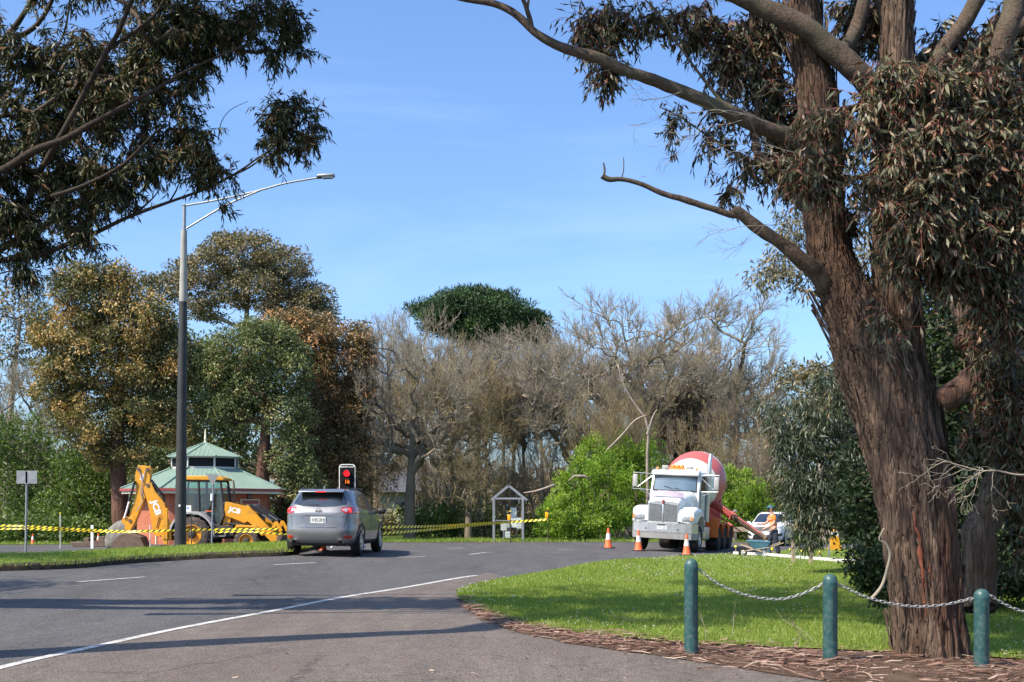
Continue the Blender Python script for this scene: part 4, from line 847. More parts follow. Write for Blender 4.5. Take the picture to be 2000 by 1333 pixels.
# ------------------------------------------------------------------ the big gum at the right
YR = 13.3
rt_ = thing('gum_tree', 'huge fibrous-barked gum tree forking above the chain fence', 'tree', (Wp(1805, 1272, YR).x, YR, zf(Wp(1805, 1272, YR).x, YR))); ro = rt_.location.copy()
def big_stem(name, pts, Y, n, per_m, m, flute=.06, o=None, base=False):
    """pts (px, py, halfwidth px); dense tube with fluted, flaking relief"""
    P = np.array([tuple(Wp(p[0], p[1], Y) - o) for p in pts]); r = np.array([p[2] * Y / FPX for p in pts])
    L = np.linalg.norm(np.diff(P, axis=0), axis=1).sum(); k = int(L * per_m); PP = resample(P, k)
    rr = np.interp(np.linspace(0, 1, k), np.concatenate([[0], np.cumsum(np.linalg.norm(np.diff(P, axis=0), axis=1))]) / L, r)
    vs = np.empty((k, n, 3)); T = norm(np.gradient(PP, axis=0)); A = norm(np.cross(T, np.array([[0., 1, 0]]))); B = np.cross(T, A); ang = np.linspace(0, 2 * math.pi, n, endpoint=False)
    for i in range(k):
        z = PP[i, 2]
        for j in range(n):
            c, s = math.cos(ang[j]), math.sin(ang[j])
            f = 1 + flute * noise.noise(Vector((c * 1.7 + z * .25, s * 1.7, z * .35))) * 1.6
            q = noise.noise(Vector((c * 3, s * 3, z * 1.5))) * .9
            f += .085 * (abs(noise.noise(Vector((c * 6.5 + q, s * 6.5 + q, z * .8)))) * 2 - .5)
            f += .06 * (abs(noise.noise(Vector((c * 17 + q * 2, s * 17, z * 1.9)))) * 2 - .4)
            f += (.10 + .12 * noise.noise(Vector((c * 2.2, s * 2.2, 3.1)))) * max(0.0, 1 - (z + .3) / .7) if base else 0
            f += .022 * noise.noise(Vector((c * 38, s * 38, z * 6.0 + c)))
            vs[i, j] = PP[i] + (A[i] * c + B[i] * s) * rr[i] * f
    i = np.arange(k - 1)[:, None] * n; j = np.arange(n)[None, :]; j2 = (j + 1) % n
    f = np.stack([i + j, i + j2, i + n + j2, i + n + j], -1).reshape(-1, 4)
    np_mesh(name, vs.reshape(-1, 3), f, m, rt_ if o == ro else None, smooth=True)
    return PP, rr, A, B
# trunk and two stems
main = [(1817, 1300, 84.6), (1815, 1275, 69.9), (1810, 1200, 64.4), (1804, 1120, 65.3), (1792, 1000, 67.2), (1768, 900, 67.2), (1748, 820, 73.6), (1724, 740, 75.4), (1698, 680, 68.1), (1672, 620, 55.2), (1645, 560, 45.1), (1622, 500, 40.5), (1610, 400, 36.8), (1604, 300, 36.8), (1598, 200, 35.9), (1582, 100, 31.3), (1568, 0, 27.6), (1560, -120, 23.9), (1555, -260, 18.4)]
PPm, rrm, Am, Bm = big_stem('trunk', main, YR, 160, 52, M['gumbark'], o=ro, base=True)
stem2 = [(1808, 1150, 32.8), (1808, 1000, 47.6), (1796, 880, 49.2), (1778, 780, 47.6), (1761, 690, 42.6), (1754, 600, 44.0), (1750, 500, 42.2), (1744, 400, 37.8), (1746, 300, 35.2), (1750, 200, 33.4), (1753, 100, 29.9), (1754, 0, 28.2), (1757, -150, 24.6), (1760, -300, 17.6)]
PP2, rr2, A2, B2 = big_stem('stem', stem2, YR + .12, 100, 44, M['gumbark'], o=ro)
LNr = [(PPm[i] + np.array(ro), rrm[i]) for i in range(len(PPm) // 2, len(PPm), 6)] + [(PP2[i] + np.array(ro), rr2[i]) for i in range(len(PP2) // 2, len(PP2), 6)]
kn_ = MB()
for pts in ([(1735, 215, 30, -.1), (1700, 165, 29, -.25), (1640, 110, 28, -.3), (1560, 50, 25, -.3), (1480, 8, 22, -.3), (1400, -25, 18, -.3), (1300, -70, 14, -.3)],
            [(1612, 330, 22, -.1), (1575, 288, 21, -.15), (1540, 264, 20, -.2), (1450, 230, 18, -.3), (1340, 180, 16, -.3), (1250, 148, 15, -.4), (1180, 118, 14, -.4), (1100, 95, 13, -.4), (1048, 66, 13, -.4), (1010, 32, 10, -.4), (965, 8, 9, -.4), (900, -2, 7, -.4), (850, -14, 6, -.4)],
            [(1040, 60, 7, -.4), (1032, 25, 6, -.4), (1016, -12, 5, -.4)], [(1030, 22, 4, -.4), (1034, -12, 3, -.4)],
            [(1610, 560, 24, -.1), (1580, 520, 22, -.2), (1545, 490, 19, -.3), (1490, 450, 16, -.3), (1452, 420, 16, -.3), (1437, 410, 13, -.3)],
            [(1445, 418, 10, -.3), (1425, 419, 8.5, -.3), (1390, 408, 8, -.3), (1350, 395, 8.5, -.3), (1300, 380, 7.5, -.3), (1250, 360, 6.5, -.3), (1215, 350, 6, -.3), (1190, 350, 6, -.3), (1176, 344, 8, -.3)],
            [(1179, 345, 3.5, -.3), (1181, 332, 2.6, -.3), (1179, 318, 2, -.3)], [(1214, 350, 1.6, -.3), (1218, 330, 1.4, -.3), (1218, 308, 1, -.3)],
            [(1620, 440, 18, .3), (1565, 400, 14, .35), (1520, 350, 12, .4), (1490, 312, 11, .4), (1478, 295, 10, .4), (1476, 240, 9, .4), (1482, 170, 8, .4), (1468, 90, 7, .4), (1470, 0, 6, .4), (1480, -80, 5, .4)],
            [(1600, 420, 9, .6), (1560, 370, 8, .6), (1530, 290, 7, .6), (1548, 220, 6, .6), (1560, 160, 6, .6), (1530, 80, 6, .6), (1535, -20, 6, .6)],
            [(1500, 330, 5, .5), (1440, 300, 4, .5), (1390, 270, 3, .4), (1330, 230, 2, .4), (1290, 210, 1.4, .4)], [(1420, 215, 5, -.3), (1370, 150, 4, -.3), (1320, 80, 3, -.3), (1290, 30, 2.4, -.3), (1260, 0, 2, -.3)],
            [(1478, 200, 5, .4), (1500, 150, 5, .4), (1512, 100, 4, .4)], [(1640, 110, 18, 0), (1668, 60, 18, .1), (1690, -20, 17, .1), (1710, -150, 8, .1), (1720, -240, 2, .1)], [(1600, 90, 8, 0), (1560, 30, 7, 0), (1540, -40, 6, 0)],
            [(1790, 380, 22, .1), (1830, 330, 24, .1), (1880, 250, 26, 0), (1925, 170, 27, 0), (1960, 80, 28, -.1), (1990, -10, 28, -.1), (2020, -90, 26, -.1), (2050, -260, 14, -.1), (2070, -380, 3, -.1)],
            [(1780, 200, 16, .2), (1830, 120, 20, .2), (1870, 60, 22, .2), (1925, -30, 20, .2), (1980, -150, 11, .2), (2010, -240, 3, .2)], [(1890, 120, 16, .3), (1940, 75, 18, .3), (2020, 40, 20, .3), (2110, 0, 10, .3), (2170, -20, 3, .3)], [(1740, 90, 12, .2), (1720, 20, 12, .2), (1700, -60, 12, .2)],
            [(1760, 360, 8, -.4), (1850, 330, 8, -.5), (1940, 300, 9, -.5), (2040, 290, 10, -.5), (2130, 300, 3, -.5)], [(1640, 250, 6, -.3), (1655, 215, 8, -.2), (1700, 210, 14, -.1)]):
    LNr += limb(rt_, [(p[0], p[1], p[2] * .76) + tuple(p[3:]) for p in pts], YR, M['limbbark'], n=16 if pts[0][2] > 12 else 10, o=ro, seg=9)
# orange inner bark streaks on the trunk (torn strips lying in the furrows)
def on_trunk(PP, rr, A, B, px, py, Y, lift=1.0):
    w = Wp(px, py, Y); l = w - ro; i = int(np.argmin(np.abs(PP[:, 2] - l.z))); c = (l.x - PP[i][0]) / rr[i]; c = max(-.95, min(.95, c))
    s = -math.sqrt(1 - c * c); return Vector((PP[i][0] + c * rr[i] * lift, PP[i][1] + s * rr[i] * lift, l.z))
for px0, py0, px1, py1, w in ((1770, 1030, 1786, 1150, 6), (1776, 1080, 1786, 1200, 4), (1762, 1000, 1772, 1050, 3), (1728, 720, 1732, 780, 4), (1790, 1090, 1796, 1130, 3)):
    pts = [on_trunk(PPm, rrm, Am, Bm, px0 + (px1 - px0) * t + 1.2 * math.sin(t * 9), py0 + (py1 - py0) * t, YR, 1.015) for t in np.linspace(0, 1, 12)]
    mb = MB()
    for k, q in enumerate(pts):
        ww = w * YR / FPX * math.sin((k + .6) / 12.5 * math.pi) * random.uniform(.5, 1.3); mb.v += [tuple(q + Vector((-ww, .01, 0))), tuple(q + Vector((0, -.02, 0))), tuple(q + Vector((ww, .01, 0)))]
        if k: mb.f += [((k - 1) * 3, (k - 1) * 3 + 1, k * 3 + 1, k * 3), ((k - 1) * 3 + 1, (k - 1) * 3 + 2, k * 3 + 2, k * 3 + 1)]
    mb.build('inner_bark', M['innerbark'], rt_, smooth=180)
# loose bark flakes standing off the stems
n = 5200; sel = []
def flakes(PP, rr, A, B, n, big=1.0):
    i = rng.integers(4, int(len(PP) * .93), n); a = rng.uniform(0, 2 * math.pi, n); c, s = np.cos(a)[:, None], np.sin(a)[:, None]
    Nn = A[i] * c + B[i] * s; Tn = norm(PP[np.minimum(i + 2, len(PP) - 1)] - PP[i]); Sd = np.cross(Nn, Tn); L = rng.uniform(.05, .24, n)[:, None] * big; W_ = rng.uniform(.008, .03, n)[:, None] * (1 + .3 * (big > 1))
    p = PP[i] + Nn * (rr[i] * rng.uniform(.97, 1.05, n))[:, None]; tilt = rng.normal(0, .12, n)[:, None]; T2 = norm(Tn + Sd * tilt); e = rng.uniform(0, .03, n)[:, None] * big
    return np.stack([p - Sd * W_ * .5, p + Sd * W_ * .5, p + T2 * L + Sd * W_ * .35 + Nn * e, p + T2 * L - Sd * W_ * .35 + Nn * e * .5], 1).reshape(-1, 3)
vs = np.concatenate([flakes(PPm, rrm, Am, Bm, n), flakes(PP2, rr2, A2, B2, 2600), flakes(PPm, rrm, Am, Bm, 420, 2.6), flakes(PP2, rr2, A2, B2, 260, 2.4)])
o_fl = np_mesh('bark_flakes', vs, np.arange(len(vs)).reshape(-1, 4), M['gumbark'], rt_); o_fl['kind'] = 'stuff'
near_foliage(rt_, np.array(ro), [(1850, 200, 100, 90, -1.2), (1760, 175, 90, 55, -1.4), (1900, 300, 110, 90, -1.2), (1800, 300, 100, 80, -1.5), (1960, 220, 60, 120, -1), (1870, 420, 120, 80, -1.3), (1780, 400, 70, 60, -1.5, .6), (1960, 440, 60, 110, -1.2), (1705, 250, 50, 40, -1.4, .6), (1620, 225, 50, 24, -1.3), (1610, 330, 55, 40, -1.2), (1590, 352, 40, 20, -1.2),
                               (1695, 350, 50, 36, -1.4, .5), (1740, 500, 40, 36, -1.2, .35), (1850, 520, 80, 40, -1), (1940, 560, 60, 50, -1), (1990, 620, 30, 60, -.8), (1940, 660, 60, 60, .3), (1970, 780, 50, 90, .4), (1985, 900, 30, 80, .5), (1738, 640, 10, 40, -1.1, .8), (1722, 610, 8, 20, -1.1, .6), (1880, 110, 100, 60, .5), (1990, 60, 60, 80, .6, .8),
                               (1200, 40, 70, 34, .2, .7), (1160, 60, 34, 44, .2, .8), (1175, 125, 30, 40, 0, .9), (1290, 30, 60, 26, .2, .6), (1370, 40, 55, 45, .4, .6), (1440, 110, 45, 90, .4, .8), (1400, 250, 36, 45, .4, .45), (1440, 320, 40, 36, .4, .4), (1500, 200, 40, 100, .5, .8), (1500, 60, 50, 60, .5), (1530, 330, 30, 40, .4), (1420, 375, 10, 20, .1, 1.5), (1550, 250, 40, 80, .7), (1690, 40, 60, 50, .8), (1320, 240, 30, 25, .2, .4), (1650, 430, 26, 36, .4), (1655, 540, 22, 24, .6)],
             LNr, 1250, 6, 10, .13, .029, M['gumleaf'], M['redtwig'], YR, nsolo=300, dr=.35, sl=.34, droop=.7)
# thin bare twigs hanging from the limbs
tw = []
for px, py, dx, dz, L in ((1500, 240, -1, -.1, 1.1), (1450, 235, -.9, -.2, .8), (1520, 300, -1, -.1, 1.2), (1560, 430, -1, -.2, .9), (1330, 180, -1, -.3, .5), (1860, 530, .1, -1, .9), (1800, 560, -.1, -1, .8), (1600, 360, -1, .1, .7), (1560, 300, -1, .3, .9), (1700, 260, -.3, -1, .8)):
    P0 = np.array([tuple(Wp(px, py, YR - .4) - ro)]); out, _, _ = grow(P0, np.array([[dx, -.1, dz]]), np.array([L]), np.array([.006]), 4, (4, 3, 2), .62, .5, steps=5, jit=.2, up=-.02, rr=.7, minr=.0025)
    tw += [s for lv, s in out]
segs_obj('bare_twigs', tw, M['twig'], rt_, 3, 'stuff')
# dead twig spray reaching in from the right edge
dw = thing('dead_branch', 'bleached leafless twig spray crossing in front of the trunk from the right edge', 'branch', Wp(2060, 925, 11.8)); o_ = np.array(dw.location)
mainp = [Wp(a, b, 11.8) - dw.location for a, b in ((2060, 925), (1990, 928), (1950, 920), (1915, 920), (1870, 908), (1830, 895))]
MB().tube(resample([tuple(q) for q in mainp], 20).tolist(), list(np.linspace(.012, .004, 20)), 6).build('limb', M['twig'], dw, smooth=180)
tw = []
for k, (px, py) in enumerate(((1960, 924), (1940, 920), (1915, 920), (1890, 912), (1870, 908), (1850, 900), (1925, 920), (1905, 915), (1940, 921))):
    out, _, _ = grow(np.array([tuple(Wp(px, py, 11.8) - dw.location)]), np.array([[-1, .1 * (k % 3 - 1), .55 - .3 * k % 1.3 - .3]]), np.array([.42]), np.array([.005]), 3, (3, 3), .6, .6, steps=6, jit=.28, up=-.06, rr=.8, minr=.0028)
    tw += [s for _, s in out]
segs_obj('twigs', tw, M['twig'], dw, 3)
hb = thing('hanging_branch', 'bent bare branch leaning against the left side of the huge trunk', 'branch', (Wp(1705, 1170, 12.9)))
MB().tube(resample([tuple(Wp(a, b, 12.85) - hb.location) for a, b in ((1702, 1170), (1722, 1145), (1733, 1110), (1738, 1082), (1730, 1062), (1717, 1054), (1727, 1032))], 26).tolist(), list(np.linspace(.022, .009, 26)), 7).build('limb', M['twig'], hb, smooth=180)

# second gum behind the big one at the right edge
YS = 16.5
rs = thing('gum_tree', 'shaded reddish gum with twisted limbs behind the huge trunk', 'tree', (Wp(1915, 1130, YS).x, YS, zf(Wp(1915, 1130, YS).x, YS))); so = rs.location.copy(); LNs = []
for pts in ([(1905, 1180, 46), (1912, 1130, 40), (1920, 1050, 37), (1935, 980, 35), (1960, 900, 34), (1975, 800, 34), (1940, 720, 34), (1905, 660, 36), (1878, 600, 22), (1872, 520, 16), (1868, 470, 14)], [(1790, 790, 30), (1840, 782, 30), (1890, 755, 30), (1935, 715, 30), (1980, 680, 29), (2050, 635, 26), (2140, 570, 14), (2210, 530, 3)],
            [(1890, 680, 30), (1935, 610, 28), (1990, 570, 25), (2050, 540, 22), (2140, 500, 11), (2200, 490, 3)], [(1925, 1010, 20), (1980, 950, 18), (2040, 930, 16), (2110, 905, 8), (2160, 900, 2)], [(1930, 860, 40), (1915, 790, 38), (1900, 740, 30)]):
    LNs += limb(rs, [(p[0], p[1], p[2] * .85) for p in pts], YS, M['gumbark'] if pts[0][1] > 1100 else M['redbark'], n=16, o=so, seg=8)
near_foliage(rs, np.array(so), [(1960, 700, 70, 60), (1930, 800, 60, 50), (1980, 960, 50, 60), (1900, 860, 40, 30), (1990, 560, 60, 50), (2010, 1050, 50, 60), (1840, 780, 20, 30)], LNs, 110, 4, 9, .15, .04, M['gumleaf'], M['redtwig'], YS, nsolo=60, tone=-.12)

# dark cypress mass behind the trunks
def mass(name, label, cat, bl, Y, base, ncl, cl, per, L, W_, lm, dr=1.0, droop=.1, near=False):
    return gum(name, label, base[0], Y, base[1], bl, ncl, cl, per, L, W_, lm, M['twigd'], droop=droop, dr=dr, cat=cat, near=near, shell=.25)
mass('cypress_tree', 'dense dark cypress filling the space behind the huge trunk', 'tree', [(1850, 620, 110, 110), (1950, 560, 90, 100), (1900, 780, 130, 120), (1800, 860, 110, 110), (1720, 960, 80, 80), (1850, 1000, 140, 110), (1980, 900, 100, 160), (1690, 1020, 55, 55), (1980, 1080, 90, 60), (1780, 760, 60, 90), (1990, 680, 80, 120), (1760, 1060, 70, 50), (1900, 1080, 120, 60), (1960, 1000, 100, 80), (1850, 700, 90, 80)], 21.5,
     (1850, [(1840, 1150, .3), (1840, 950, .24), (1850, 750, .18), (1870, 600, .1)]), 760, .42, 62, .14, .055, M['darkleaf'], dr=1.2)
mass('cypress_tree', 'second dark cypress at the right edge behind the shaded gum', 'tree', [(2080, 600, 120, 200), (2060, 850, 120, 180), (2040, 1050, 110, 110), (2150, 400, 100, 150)], 22.5,
     (2100, [(2080, 1150, .3), (2080, 900, .24), (2080, 600, .18), (2080, 450, .1)]), 330, .5, 50, .18, .07, M['darkleaf'], dr=1.2)
# weeping gum between the worker and the trunk
gum('weeping_gum', 'weeping grey-green gum hanging in front of the white car', 1660, 27, [(1700, 1110, .16), (1690, 1000, .14), (1670, 920, .12), (1640, 850, .09), (1600, 800, .05)],
    [(1570, 790, 40, 22), (1535, 830, 40, 28), (1610, 820, 40, 35), (1570, 870, 60, 40), (1640, 880, 50, 50), (1535, 870, 26, 26), (1580, 940, 50, 40), (1630, 960, 50, 45), (1580, 1000, 36, 26), (1600, 1035, 32, 26), (1565, 1010, 26, 26), (1570, 1048, 18, 18), (1560, 960, 30, 30), (1660, 1020, 35, 35), (1505, 800, 24, 12), (1620, 740, 30, 20), (1580, 1066, 14, 14), (1680, 860, 35, 80), (1700, 1040, 35, 30), (1640, 780, 40, 30), (1535, 925, 18, 24), (1552, 985, 14, 16), (1490, 790, 12, 8)],
    400, .34, 46, .19, .028, M['weepleaf'], M['palebark'], droop=1.3, tipr=.006, near=False, shell=.2)
gum('gum_tree', 'pale-leaved gum branch mass seen in the gap left of the big fork', 1560, 30, [(1700, 1100, .2), (1690, 900, .17), (1680, 700, .13), (1640, 560, .08)],
    [(1510, 530, 40, 30), (1540, 500, 36, 50), (1500, 545, 30, 24), (1560, 560, 34, 20), (1530, 450, 24, 40), (1680, 490, 30, 50), (1690, 620, 24, 60), (1570, 440, 40, 30)], 75, .42, 46, .17, .04, M['backleaf'], M['palebark'], droop=1.0, tipr=.006)

# shrubs at the foot of the trunks
bush('shrub', 'dark low shrub at the left foot of the huge trunk', [(1705, 1115, 34, 34), (1725, 1150, 30, 26), (1670, 1092, 20, 14)], 17, 60, .22, 50, .09, .04, M['darkleaf'])
bush('shrub', 'dark low shrub in the shade right of the huge trunk', [(1930, 1120, 90, 55), (2020, 1100, 80, 80), (1880, 1150, 50, 30)], 19, 150, .3, 60, .1, .045, M['darkleaf'])

# ------------------------------------------------------------------ paints
M['white'] = mat('white_paint', (.74, .74, .73), rough=.32, var=.07, scale=2, dirt=(.42, .37, .31), dscale=3.2, damt=.7, coat=.3)
M['chrome'] = mat('brushed_metal', (.62, .6, .57), rough=.3, metal=.85, var=.12, scale=4, dirt=(.3, .26, .22), dscale=5, damt=.4)
M['steel'] = mat('galvanised_steel', (.3, .31, .32), rough=.5, metal=.6, var=.2, scale=8)
M['tyre'] = mat('tyre_rubber', (.022, .021, .02), rough=.9, var=.3, scale=9, dirt=(.09, .075, .06), dscale=4, damt=.5, spec=.2)
M['mudtyre'] = mat('muddy_tyre', (.05, .04, .035), rough=.95, var=.3, scale=9, dirt=(.17, .125, .09), dscale=5, damt=.85, bump=.5)
M['black'] = mat('black_plastic', (.018, .018, .019), rough=.55, var=.2)
M['glass'] = glassmat('car_glass', (.012, .016, .02))
M['yellow'] = mat('machine_yellow', (.68, .3, .01), rough=.38, var=.1, scale=3, dirt=(.3, .16, .05), dscale=4, damt=.55, coat=.2)
M['grey'] = mat('grey_plastic', (.32, .31, .3), rough=.5, var=.12, dirt=(.2, .17, .14), dscale=5)
M['rust'] = mat('rusty_steel', (.11, .075, .055), rough=.8, var=.3, scale=5, dirt=(.2, .13, .09), dscale=6, damt=.7, bump=.3)
M['orange'] = mat('orange_paint', (.75, .16, .02), rough=.45, var=.12, scale=4, dirt=(.4, .13, .05), dscale=6)
M['coneor'] = mat('cone_orange', (.82, .13, .035), rough=.55, var=.1, dirt=(.35, .12, .06), dscale=9, damt=.4)
M['conewh'] = mat('cone_reflective_band', (.72, .7, .66), rough=.4, var=.1, dirt=(.4, .38, .34), dscale=10)
M['crestred'] = mat('crest_red', (.2, .03, .03), rough=.4)
M['red'] = mat('drum_red', (.5, .1, .085), rough=.45, var=.1, scale=2, dirt=(.42, .12, .09), dscale=3, damt=.6)
M['cream'] = mat('drum_white', (.74, .71, .64), rough=.5, var=.07, scale=2, dirt=(.45, .39, .31), dscale=2.5, damt=.5)
M['dark'] = mat('dark_chassis', (.03, .028, .026), rough=.8, var=.3, dirt=(.08, .06, .05))
M['letter'] = mat('white_lettering', (.78, .77, .74), rough=.5); M['letterb'] = mat('dark_lettering', (.02, .02, .03), rough=.6)
M['redlens'] = mat('red_lens', (.42, .012, .012), rough=.15, coat=1, var=.2, scale=12); M['redlit'] = mat('red_lens_lit', (.6, .02, .02), rough=.2, emit=(1, .03, .03), estr=1.1)
M['clear'] = mat('clear_lens', (.5, .5, .5), rough=.12, metal=.4, coat=1, var=.4, scale=14); M['amber'] = mat('amber_lens', (.7, .22, .03), rough=.25, coat=.6)

def pipe(parent, name, pts, r, m, n=8): return MB().tube(pts, r, n).build(name, m, parent, smooth=60)

# ------------------------------------------------------------------ bodies from horizontal slices, details projected onto them
def slice_body(sl, n=96, nz=44, e=6.0):
    """sl: (z, x_rear, x_front, half_width); closed shell; returns verts, faces"""
    sl = np.array(sl, float); z = np.interp(np.linspace(0, 1, nz), np.linspace(0, 1, len(sl)), sl[:, 0])
    t = np.linspace(0, len(sl) - 1, nz); R_ = resample(sl, 400); zz = np.linspace(sl[0, 0], sl[-1, 0], nz)
    # denser slices towards the roof
    zz = sl[0, 0] + (sl[-1, 0] - sl[0, 0]) * (1 - (1 - np.linspace(0, 1, nz)) ** 1.35)
    xr, xf, hw = [np.interp(zz, R_[:, 0], R_[:, k]) for k in (1, 2, 3)]
    a = np.linspace(0, 2 * math.pi, n, endpoint=False) + math.pi / n; c, s = np.cos(a), np.sin(a); vs = []
    for i in range(nz):
        ee = e if zz[i] < 1.25 else e - (e - 4.2) * min(1, (zz[i] - 1.25) / .4)
        cx = np.sign(c) * np.abs(c) ** (2 / ee); sy = np.sign(s) * np.abs(s) ** (2 / ee); m_ = (xr[i] + xf[i]) / 2; h = (xf[i] - xr[i]) / 2
        vs += [(m_ + h * cx[k], hw[i] * sy[k], zz[i]) for k in range(n)]
    fs = [(i * n + k, i * n + (k + 1) % n, (i + 1) * n + (k + 1) % n, (i + 1) * n + k) for i in range(nz - 1) for k in range(n)]
    fs += [tuple(range(n - 1, -1, -1)), tuple((nz - 1) * n + k for k in range(n))]
    return vs, fs
def bvh_of(vs, fs): return BVHTree.FromPolygons([Vector(v) for v in vs], fs)
def patch(name, m, parent, bvh, poly, axis, off=.004, th=.02, rings=6, sub=8, smooth=60, sign=None):
    """poly in the plane seen along axis ('-x': looking at the rear, '+x': at the front, '+y','-y': sides, '+z': top);
    vertices are dropped onto the shell and given thickness"""
    pts = [Vector(p) for p in poly]; bd = []
    for i in range(len(pts)):
        a, b = pts[i], pts[(i + 1) % len(pts)]; k = max(1, int((b - a).length / .05)); k = min(k, sub)
        bd += [a + (b - a) * j / k for j in range(k)]
    c = sum(bd, Vector((0, 0))) / len(bd); ax = axis[1]; sg = 1 if axis[0] == '+' else -1
    def drop(p):
        if ax == 'x': o, d = Vector((sg * 9, p.x, p.y)), Vector((-sg, 0, 0))
        elif ax == 'y': o, d = Vector((p.x, sg * 9, p.y)), Vector((0, -sg, 0))
        else: o, d = Vector((p.x, p.y, 9)), Vector((0, 0, -1))
        h = bvh.ray_cast(o, d)
        if h[0] is None: return None, None
        nr = h[1]; nr = nr if nr.dot(d) < 0 else -nr
        return h[0], nr
    grid = []; hit = 0
    for r_ in range(rings + 1):
        for p in bd:
            q, nr = drop(c + (p - c) * (r_ / rings)); grid.append((q, nr))
    good = [g for g in grid if g[0] is not None]
    if not good: return None
    for i, g in enumerate(grid):
        if g[0] is None:
            r_, j = divmod(i, len(bd)); 
            while r_ > 0 and grid[r_ * len(bd) + j][0] is None: r_ -= 1
            grid[i] = grid[r_ * len(bd) + j] if grid[r_ * len(bd) + j][0] is not None else good[0]
    n = len(bd); top = [g[0] + g[1] * (off + (th * .25 if False else 0)) for g in grid]; vs = top + [grid[rings * n + j][0] - grid[rings * n + j][1] * th for j in range(n)]
    fs = [(r_ * n + j, r_ * n + (j + 1) % n, (r_ + 1) * n + (j + 1) % n, (r_ + 1) * n + j) for r_ in range(1, rings) for j in range(n)]
    fs += [(0, n + j, n + (j + 1) % n) for j in range(n)]
    o = (rings) * n; fs += [(o + j, o + (j + 1) % n, o + n + (j + 1) % n, o + n + j) for j in range(n)]
    return MB().add(vs, fs).build(name, m, parent, smooth=smooth)
def wheel(parent, x, y, r, w, side, rimm, spokes=5, rimr=.62, tyrem=None, lugs=0, dish=.03, hub=None, nameless=False):
    """tyre is the part, rim its sub-part; side +1 / -1 gives the outer side"""
    R0 = r; o = MB(); prof = [(r * rimr, -w / 2), (r * .9, -w / 2), (r * .97, -w / 2 * .85), (r, -w / 2 * .6), (r, w / 2 * .6), (r * .97, w / 2 * .85), (r * .9, w / 2), (r * rimr, w / 2), (r * rimr * .96, w / 2 * .4), (r * rimr * .96, -w / 2 * .4), (r * rimr, -w / 2)]
    o.lathe(prof, (0, 0, 0), 'y', 40, caps=False)
    for k in range(lugs):
        a = 2 * math.pi * k / lugs
        for sgn in (-1, 1):
            aa = a + (math.pi / lugs if sgn > 0 else 0); rt = Matrix.Rotation(aa, 3, 'Y') @ Matrix.Rotation(.5 * sgn, 3, 'Z')
            o.box(Matrix.Rotation(aa, 3, 'Y') @ Vector((r + .004, sgn * w * .26, 0)), (.035, w * .5, r * .075), rot=Matrix.Rotation(aa, 3, 'Y') @ Matrix.Rotation(.55 * sgn, 3, 'X'))
    t = o.build('tyre', tyrem or M['tyre'], parent, smooth=50); t.location = (x, y, r)
    q = r * rimr; d = side * w / 2; m = MB()
    m.lathe([(q * .99, d * .96), (q * .93, d * 1.0), (q * .88, d * .82), (q * .84, d * .3), (.001, d * .25)], (0, 0, 0), 'y', 40, caps=False)
    m.lathe([(q * .3, d * .2), (q * .3, d * .95), (q * .22, d * 1.02), (.001, d * 1.02)], (0, 0, 0), 'y', 20, caps=False)
    for k in range(spokes):
        a = 2 * math.pi * k / spokes; rt = Matrix.Rotation(a, 3, 'Y'); m.box(rt @ Vector((q * .58, d * .84, 0)), (q * .68, abs(d) * .16, q * .2), rot=rt)
    rim = m.build('rim', rimm, t, smooth=40)
    if hub: MB().lathe([(q * hub, d * .3), (q * hub, d * 1.05), (q * hub * .7, d * 1.2), (.001, d * 1.2)], (0, 0, 0), 'y', 16, caps=False).build('hub', M['dark'], t, smooth=40)
    return t
def cut(o, cutters):
    """boolean the wheel openings out of a shell"""
    for cme in cutters:
        c = bpy.data.objects.new('cutter', cme); COL.objects.link(c); md = o.modifiers.new('b', 'BOOLEAN'); md.operation = 'DIFFERENCE'; md.object = c; md.solver = 'EXACT'
    dg = bpy.context.evaluated_depsgraph_get(); dg.update(); me = bpy.data.meshes.new_from_object(o.evaluated_get(dg))
    for md in list(o.modifiers): c = md.object; o.modifiers.remove(md); bpy.data.objects.remove(c)
    if len(me.polygons) > 100:
        me.name = o.data.name; o.data = me
        me.polygons.foreach_set('use_smooth', [True] * len(me.polygons)); me.set_sharp_from_angle(angle=R(42))
def cyl_me(x, y0, y1, z, r):
    m = MB().lathe([(r, y0), (r, y1)], (x, 0, z), 'y', 40); me = bpy.data.meshes.new('c'); me.from_pydata(m.v, [], m.f); bm = bmesh.new(); bm.from_mesh(me); bmesh.ops.recalc_face_normals(bm, faces=bm.faces); bm.to_mesh(me); bm.free(); return me

